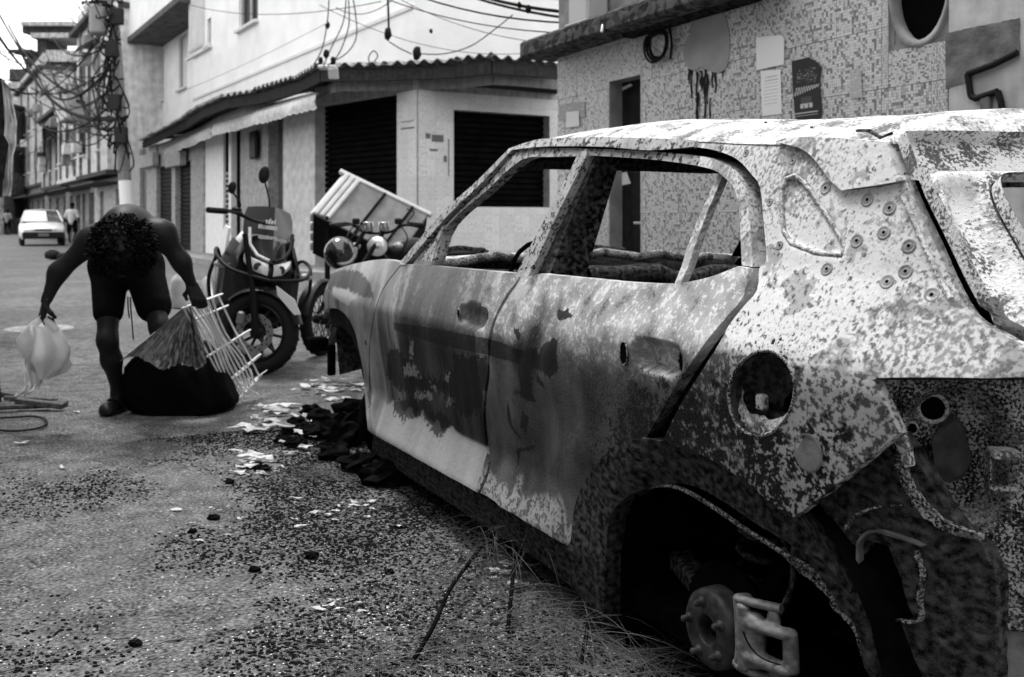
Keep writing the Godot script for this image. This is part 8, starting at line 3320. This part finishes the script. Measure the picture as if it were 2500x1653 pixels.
# ---------------------------------------------------------------- overhead wires
func build_wires() -> void:
	var black := plain("wire_black", 0.015, 0.7)
	var thick := [
		# from, to in the photograph with depths, sag, radius
		[[-260, -330, 9.0], [92, 186, 60.0], 0.5, 0.022], [[-300, -220, 9.0], [70, 150, 58.0], 0.6, 0.014], [[-240, -420, 9.0], [110, 200, 60.0], 0.4, 0.012], [[-330, -140, 10.0], [60, 128, 58.0], 0.5, 0.012],
		[[-300, -20, 10.0], [120, 205, 60.0], 0.8, 0.02], [[-340, 40, 10.0], [88, 190, 60.0], 0.7, 0.012], [[-200, -520, 9.0], [190, 60, 40.0], 0.3, 0.008], [[-120, -560, 9.0], [230, 62, 36.0], 0.3, 0.008],
		[[10, -420, 9.0], [182, 56, 42.0], 0.2, 0.008], [[60, -400, 9.0], [215, 60, 38.0], 0.2, 0.006], [[-60, -420, 9.0], [150, 54, 46.0], 0.2, 0.006], [[40, 96, 62.0], [285, 290, 26.0], 1.4, 0.09], [[92, 186, 60.0], [282, 150, 26.0], 1.2, 0.06], [[20, 60, 62.0], [200, 235, 40.0], 0.8, 0.07], [[130, 190, 58.0], [205, 250, 40.0], 0.3, 0.09], [[60, 150, 58.0], [280, 60, 26.0], 1.0, 0.02],
		[[130, 210, 55.0], [290, 200, 26.0], 0.9, 0.035], [[200, 240, 40.0], [292, 300, 26.0], 0.6, 0.05],
		# bundle over the side street, right of the white house
		[[900, -60, 12.0], [1700, 40, 8.2], 0.25, 0.012], [[1000, -70, 12.0], [1720, 55, 8.2], 0.2, 0.018], [[1040, -60, 11.5], [1730, 20, 8.0], 0.2, 0.022], [[1060, -80, 11.0], [1720, 5, 8.0], 0.15, 0.014], [[1100, -80, 11.0], [1740, -10, 8.0], 0.15, 0.02], [[900, -20, 12.5], [1720, 70, 8.2], 0.22, 0.008],
		[[780, 12, 14.0], [1300, 128, 15.8], 0.25, 0.006], [[980, 0, 14.0], [1420, 110, 12.0], 0.15, 0.006],
		[[820, 18, 16.0], [980, -20, 14.0], 0.2, 0.008], [[459, 217, 26.0], [797, 57, 19.6], 0.05, 0.006], [[400, -10, 24.0], [930, 4, 14.0], 0.3, 0.008]]
	var k := 0
	for w in thick:
		var a := px(w[0][0], w[0][1], w[0][2])
		var b := px(w[1][0], w[1][1], w[1][2])
		var mb := MB.new()
		mb.tube(sag(a, b, w[2], 14), w[3] * (1.9 if k < 11 else 0.8), 5)
		var far := k < 18
		tag(put("overhead_cable", mb, black), ("thick" if w[3] > 0.018 else "thin") + " black overhead cable strung across the sky up the far street" if far else ("thick" if w[3] > 0.018 else "thin") + " black overhead cable strung across the side street by the white house", "cable", ("thick" if w[3] > 0.018 else "thin") + (" cables up the far street" if far else " cables over the side street"))
		k += 1
	# the web of thin house cables between the pole and the far fronts
	var wr := RandomNumberGenerator.new()
	wr.seed = 44
	for q in 34:
		var a := px(280 + wr.randf_range(-10, 12), wr.randf_range(-20, 330), 26.0)
		var b := px(wr.randf_range(40, 262), wr.randf_range(60, 330), wr.randf_range(36.0, 56.0))
		var mb := MB.new()
		mb.tube(sag(a, b, wr.randf_range(0.2, 1.5), 10), wr.randf_range(0.012, 0.035), 4)
		tag(put("house_cable", mb, black), "thin slack cable from the cable-wrapped pole to the far house fronts", "cable", "house cables from the wrapped pole")
	# droppers that hang down to the eaves in front of the white wall
	var z := 15.6
	var drops := [
		[[800, -60], [803, 0], [798, 62], [786, 120], [766, 158]], [[842, -60], [844, 10], [836, 60], [812, 110], [796, 146], [790, 165]], [[846, -60], [852, 20], [850, 70], [828, 130], [800, 162]], [[850, -60], [866, 20], [870, 90], [846, 130], [808, 152]],
		[[946, -60], [947, 0], [949, 60], [947, 100]], [[950, 102], [976, 118], [1005, 132]], [[1010, 130], [1080, 132], [1150, 112], [1210, 70], [1252, 36]], [[905, 165], [900, 140], [912, 124], [922, 136], [914, 150]]]
	for d in drops:
		var pts: Array = d.map(func(e): return px(e[0], e[1], z))
		var mb := MB.new()
		mb.tube(curve(pts, 5), 0.018 if d[0][0] == 946 else 0.0095, 5)
		tag(put("service_cable", mb, black), "slack black service cable hanging in front of the white house wall", "cable", "cables hanging in front of the white wall")
	for q in [[800, 62, 0.07], [797, 132, 0.09], [783, 148, 0.07], [814, 148, 0.08], [947, 82, 0.12], [1018, 130, 0.14], [1052, 76, 0.05], [1290, 22, 0.09], [1268, 12, 0.07]]:
		var mb := MB.new()
		mb.blob(px(q[0], q[1], z - 0.03 if q[0] < 1200 else 9.6), Vector3(q[2] * 0.55, q[2] * 0.8, q[2] * 0.5) * (1.0 if q[0] < 1200 else 0.6), 0.2, int(q[0]), 5, 8)
		tag(put("cable_clamp", mb, black), "small dark clamp on the slack cables by the white house", "clamp", "clamps on the slack cables")
	# lamp bracket on the corner of the eaves
	var lamp := thing("floodlight", "small pale floodlight clamped to the corner of the corrugated eaves", "lamp", px(800, 165, 15.8))
	var mb := MB.new()
	mb.box(at(Vector3(0.0, 0, 0)), Vector3(0.28, 0.05, 0.2), 0.01)
	put("hood", mb, plain("bike_white", 0.62, 0.35), lamp)
	mb = MB.new()
	mb.box(Transform3D(Basis(Vector3(1, 0, 0), 0.5), Vector3(0.10, -0.10, 0.05)), Vector3(0.16, 0.18, 0.04), 0.01)
	put("lens", mb, plain("lamp_glass", 0.62, 0.12, 0.3), lamp)

# ---------------------------------------------------------------- litter on the road
func build_litter() -> void:
	var r := RandomNumberGenerator.new()
	r.seed = 99
	# pale flakes of ash and foil by the front wheel: a few shapes, many copies
	var shapes := []
	for k in 9:
		var mb := MB.new()
		var n := 7 + k % 5
		var rim := []
		var el := r.randf_range(0.3, 0.8)
		for j in n:
			var an := TAU * (j + r.randf_range(-0.35, 0.35)) / n
			var q := r.randf_range(0.35, 1.0)
			rim.append(Vector3(cos(an) * q, r.randf_range(0.0, 0.30), sin(an) * q * el))
		var c := Vector3(r.randf_range(-0.2, 0.2), r.randf_range(0.02, 0.35), 0)
		for j in n:
			mb.flat(c, rim[j], rim[(j + 1) % n])
			mb.flat(c - UPV * 0.02, rim[(j + 1) % n] - UPV * 0.02, rim[j] - UPV * 0.02)
			mb.quad(rim[j], rim[(j + 1) % n], rim[(j + 1) % n] - UPV * 0.02, rim[j] - UPV * 0.02)
		shapes.append(mb.mesh())
	var tones := [mottled("flake_pale", 0.40, 0.62, 6.0, 0.9, 0.3), mottled("flake_mid", 0.22, 0.46, 6.0, 0.9, 0.3), mottled("flake_dim", 0.08, 0.2, 6.0, 0.9, 0.3)]
	var pale: Material = tones[0]
	var darkm := mottled("flake_dark", 0.002, 0.012, 5.0, 0.9, 0.3)
	var zones := [
		[560, 700, 1105, 1165, 44, 0.05, "in the heap nearest the bending person"], [590, 760, 995, 1060, 40, 0.06, "in the heap between the sack and the front wheel arch"], [720, 880, 930, 985, 34, 0.08, "beyond the front wheel arch"],
		[690, 830, 1040, 1120, 20, 0.05, "among the burnt lumps by the front hub"], [720, 1000, 1220, 1290, 26, 0.03, "below the front door"], [430, 700, 1240, 1340, 14, 0.018, "scattered before the front door"],
		[1160, 1310, 1385, 1440, 26, 0.035, "under the tuft of tyre wire below the rear door"], [780, 880, 1466, 1500, 9, 0.03, "alone on the open road"], [640, 1300, 1340, 1640, 40, 0.010, "among the glass crumbs"]]
	for zn in zones:
		for k in zn[4]:
			var p := on_ground(lerpf(zn[0], zn[1], clampf(0.5 + r.randfn() * 0.28, 0.0, 1.0)), lerpf(zn[2], zn[3], r.randf()))
			var o := put("ash_flake", shapes[r.randi() % 9], tones[mini(2, int(r.randf() * r.randf() * 4.0))])
			var s: float = zn[5] * (0.25 + 1.1 * r.randf() * r.randf())
			o.transform = Transform3D(Basis(UPV, r.randfn() * 0.7).rotated(Vector3.RIGHT, r.randf_range(-0.15, 0.3)).scaled(Vector3(s * 1.5, s, s)), p + UPV * r.randf_range(0.002, 0.02))
			tag(o, "pale flake of ash " + zn[6], "flake", "pale ash flakes " + zn[6])
	# black lumps of burnt plastic: rough, flat-faced clods
	for e in [[760, 1012, 0.06, 0], [790, 1030, 0.07, 0], [725, 1038, 0.05, 0], [775, 1068, 0.08, 0], [835, 1085, 0.11, 0], [720, 1090, 0.05, 0], [690, 1080, 0.04, 0], [640, 1150, 0.03, 0], [815, 1120, 0.08, 0], [880, 1150, 0.09, 0], [760, 1362, 0.022, 1], [620, 1395, 0.018, 1], [330, 1576, 0.016, 1], [520, 1268, 0.02, 1], [866, 1020, 0.12, 0], [850, 1060, 0.12, 0], [745, 1055, 0.05, 0], [705, 1060, 0.04, 0], [930, 1180, 0.1, 0], [560, 1180, 0.02, 1], [470, 1300, 0.015, 1], [950, 1400, 0.015, 1]]:
		var mb := MB.new()
		var c := on_ground(e[0], e[1])
		var base := MB.new()
		base.blob(c + UPV * e[2] * 0.3, Vector3(e[2], e[2] * 0.55, e[2] * 0.75), 0.34, int(e[0] + e[1]), 8, 12)
		for q in range(0, base.v.size(), 3):
			mb.flat(base.v[q], base.v[q + 1], base.v[q + 2])
		tag(put("burnt_lump", mb, darkm), "black clod of burnt plastic in the heap by the front hub" if e[3] == 0 else "small black clod lying alone on the open road", "lump", "burnt lumps by the front hub" if e[3] == 0 else "small clods on the open road")
	# fine wire from burnt tyres: long springy hairs in a few tufts
	var mb := MB.new()
	var tufts := [[1215, 1420, 80, 0.20, 0.62], [1400, 1600, 80, 0.10, 0.75], [1120, 1600, 60, 0.05, 0.95], [1310, 1500, 50, 0.08, 0.5], [900, 1640, 30, 0.03, 0.8], [760, 1165, 60, 0.05, 0.35], [1600, 1640, 30, 0.06, 0.6]]
	for tf in tufts:
		var c := on_ground(tf[0], tf[1])
		var dir0 := r.randf() * TAU
		for k in tf[2]:
			var an := dir0 + r.randfn() * 0.9
			var d := Vector3(cos(an), 0, sin(an))
			var s := d.cross(UPV)
			var len_: float = tf[4] * r.randf_range(0.4, 1.0)
			var h: float = tf[3] * r.randf_range(0.05, 1.0)
			var bend := r.randfn() * 0.35
			var start := c + Vector3(r.randfn(), 0, r.randfn()) * 0.06
			var pts := []
			for j in 11:
				var f := j / 10.0
				var y := 0.006 + h * sin(PI * minf(f * 1.15, 1.0)) * (1.0 - f * 0.4)
				pts.append(start + d * (len_ * (f - 0.3) * cos(bend * f * 2.0)) + s * (len_ * bend * f * f) + UPV * maxf(y, 0.004))
			mb.tube(pts, r.randf_range(0.0005, 0.0008), 3, false)
	var w := put("wire_hair", mb, plain("wire_hair_dark", 0.09, 0.4, 0.3))
	tag(w, "springy tangle of fine burnt tyre wire on the road", "wire", "", "stuff")
	# darker thick strands: charred cords among the wire
	for q in [[[1180, 1345], [1160, 1400], [1100, 1500], [1060, 1580], [1010, 1630]], [[1240, 1360], [1270, 1430], [1330, 1440]], [[1260, 1400], [1255, 1450], [1240, 1560]], [[1430, 1490], [1440, 1560], [1420, 1640]]]:
		mb = MB.new()
		var pts := []
		for j in q.size():
			pts.append(on_ground(q[j][0], q[j][1]) + UPV * (0.02 + 0.05 * sin(PI * j / (q.size() - 1.0))))
		mb.tube(curve(pts, 5), 0.006, 5)
		tag(put("charred_cord", mb, darkm), "thin charred cord curling out of the tyre wire on the road", "cord", "charred cords in the wire tangle")
	# crumbs of glass and grit
	var chip := MB.new()
	chip.blob(Vector3.ZERO, Vector3(1, 0.7, 0.9), 0.3, 8, 3, 5)
	var me := chip.mesh()
	var grit := [
		["glass_crumbs", "glittering crumbs of window glass strewn over the road", "glass", plain("glass_crumb", 0.55, 0.2, 0.0, 0.8), 14000],
		["dark_grit", "dark grit strewn over the open road", "grit", plain("grit_dark", 0.02, 0.8), 12000],
		["soot_crumbs", "black soot crumbs and char lying thick round the burnt car", "soot", plain("soot_crumb", 0.008, 0.9), 260000]]
	var spread := noise(0.9, 4, 71)
	for kind in 3:
		var mm := MultiMesh.new()
		mm.transform_format = MultiMesh.TRANSFORM_3D
		mm.mesh = me
		var list := []
		for k in grit[kind][4]:
			var p: Vector3
			var s: float
			if kind < 2:
				var u := r.randf_range(-100, 2000)
				var v := 1000.0 + 700.0 * sqrt(r.randf())
				var dens := 0.10 + 0.90 * exp(-pow((u - 1150.0) / 420.0, 2.0) - pow((v - 1500.0) / 190.0, 2.0))
				if r.randf() > dens:
					continue
				s = (0.0009 + 0.0026 * pow(r.randf(), 4.0)) * (1.0 if kind == 0 else 1.4)
				p = on_ground(u, v)
			else:
				# char lies thick along the flank and thins outward in tongues
				var along := r.randf_range(-1.6, 3.4)
				var out := 1.7 * pow(r.randf(), 1.3) - 0.35
				var q := car_t * Vector3(along, 0, -out)
				if spread.get_noise_2d(q.x, q.z) * 1.3 + 0.72 - maxf(out, 0.0) * 0.62 < r.randf() * 0.75:
					continue
				s = 0.0010 + 0.0050 * pow(r.randf(), 4.0)
				p = q
			list.append(Transform3D(Basis(UPV, r.randf() * TAU).scaled(Vector3(1.2, 0.6, 1.0) * s), p + UPV * s * 0.3))
		mm.instance_count = list.size()
		for k in list.size():
			mm.set_instance_transform(k, list[k])
		var mi := MultiMeshInstance3D.new()
		mi.multimesh = mm
		mi.name = grit[kind][0]
		mi.material_override = grit[kind][3]
		add_child(mi)
		tag(mi, grit[kind][1], grit[kind][2], "", "stuff")
	# the crack that runs across the road
	var cl := curve([[-40, 1652], [120, 1625], [260, 1602], [420, 1568], [560, 1545], [700, 1516], [800, 1490], [900, 1478]].map(func(e): return Vector2(e[0], e[1])), 10)
	mb = MB.new()
	for k in cl.size() - 1:
		var a := on_ground(cl[k].x, cl[k].y + 2.0 * sin(k * 2.3))
		var b := on_ground(cl[k + 1].x, cl[k + 1].y + 2.0 * sin((k + 1) * 2.3))
		var wd := 0.0012 + 0.0022 * absf(sin(k * 1.7) * sin(k * 0.37))
		var s := (b - a).cross(UPV).normalized() * wd
		mb.quad(a - s + UPV * 0.004, b - s + UPV * 0.004, b + s + UPV * 0.004, a + s + UPV * 0.004)
	var ck := put("road_crack", mb, plain("crack_dark", 0.012, 0.95))
	ck.set_meta("kind", "structure")
	ck.set_meta("label", "dark crack running across the road surface")
	# a few leaves and scraps
	for e in [[188, 1008, 0.035], [60, 1086, 0.05], [430, 1248, 0.03], [150, 1145, 0.04]]:
		var o := put("paper_scrap", shapes[int(e[0]) % 9], pale)
		o.transform = Transform3D(Basis(UPV, e[0]).scaled(Vector3.ONE * e[2]), on_ground(e[0], e[1]) + UPV * 0.004)
		tag(o, "small pale paper scrap lying alone on the grey road", "scrap", "paper scraps on the road")
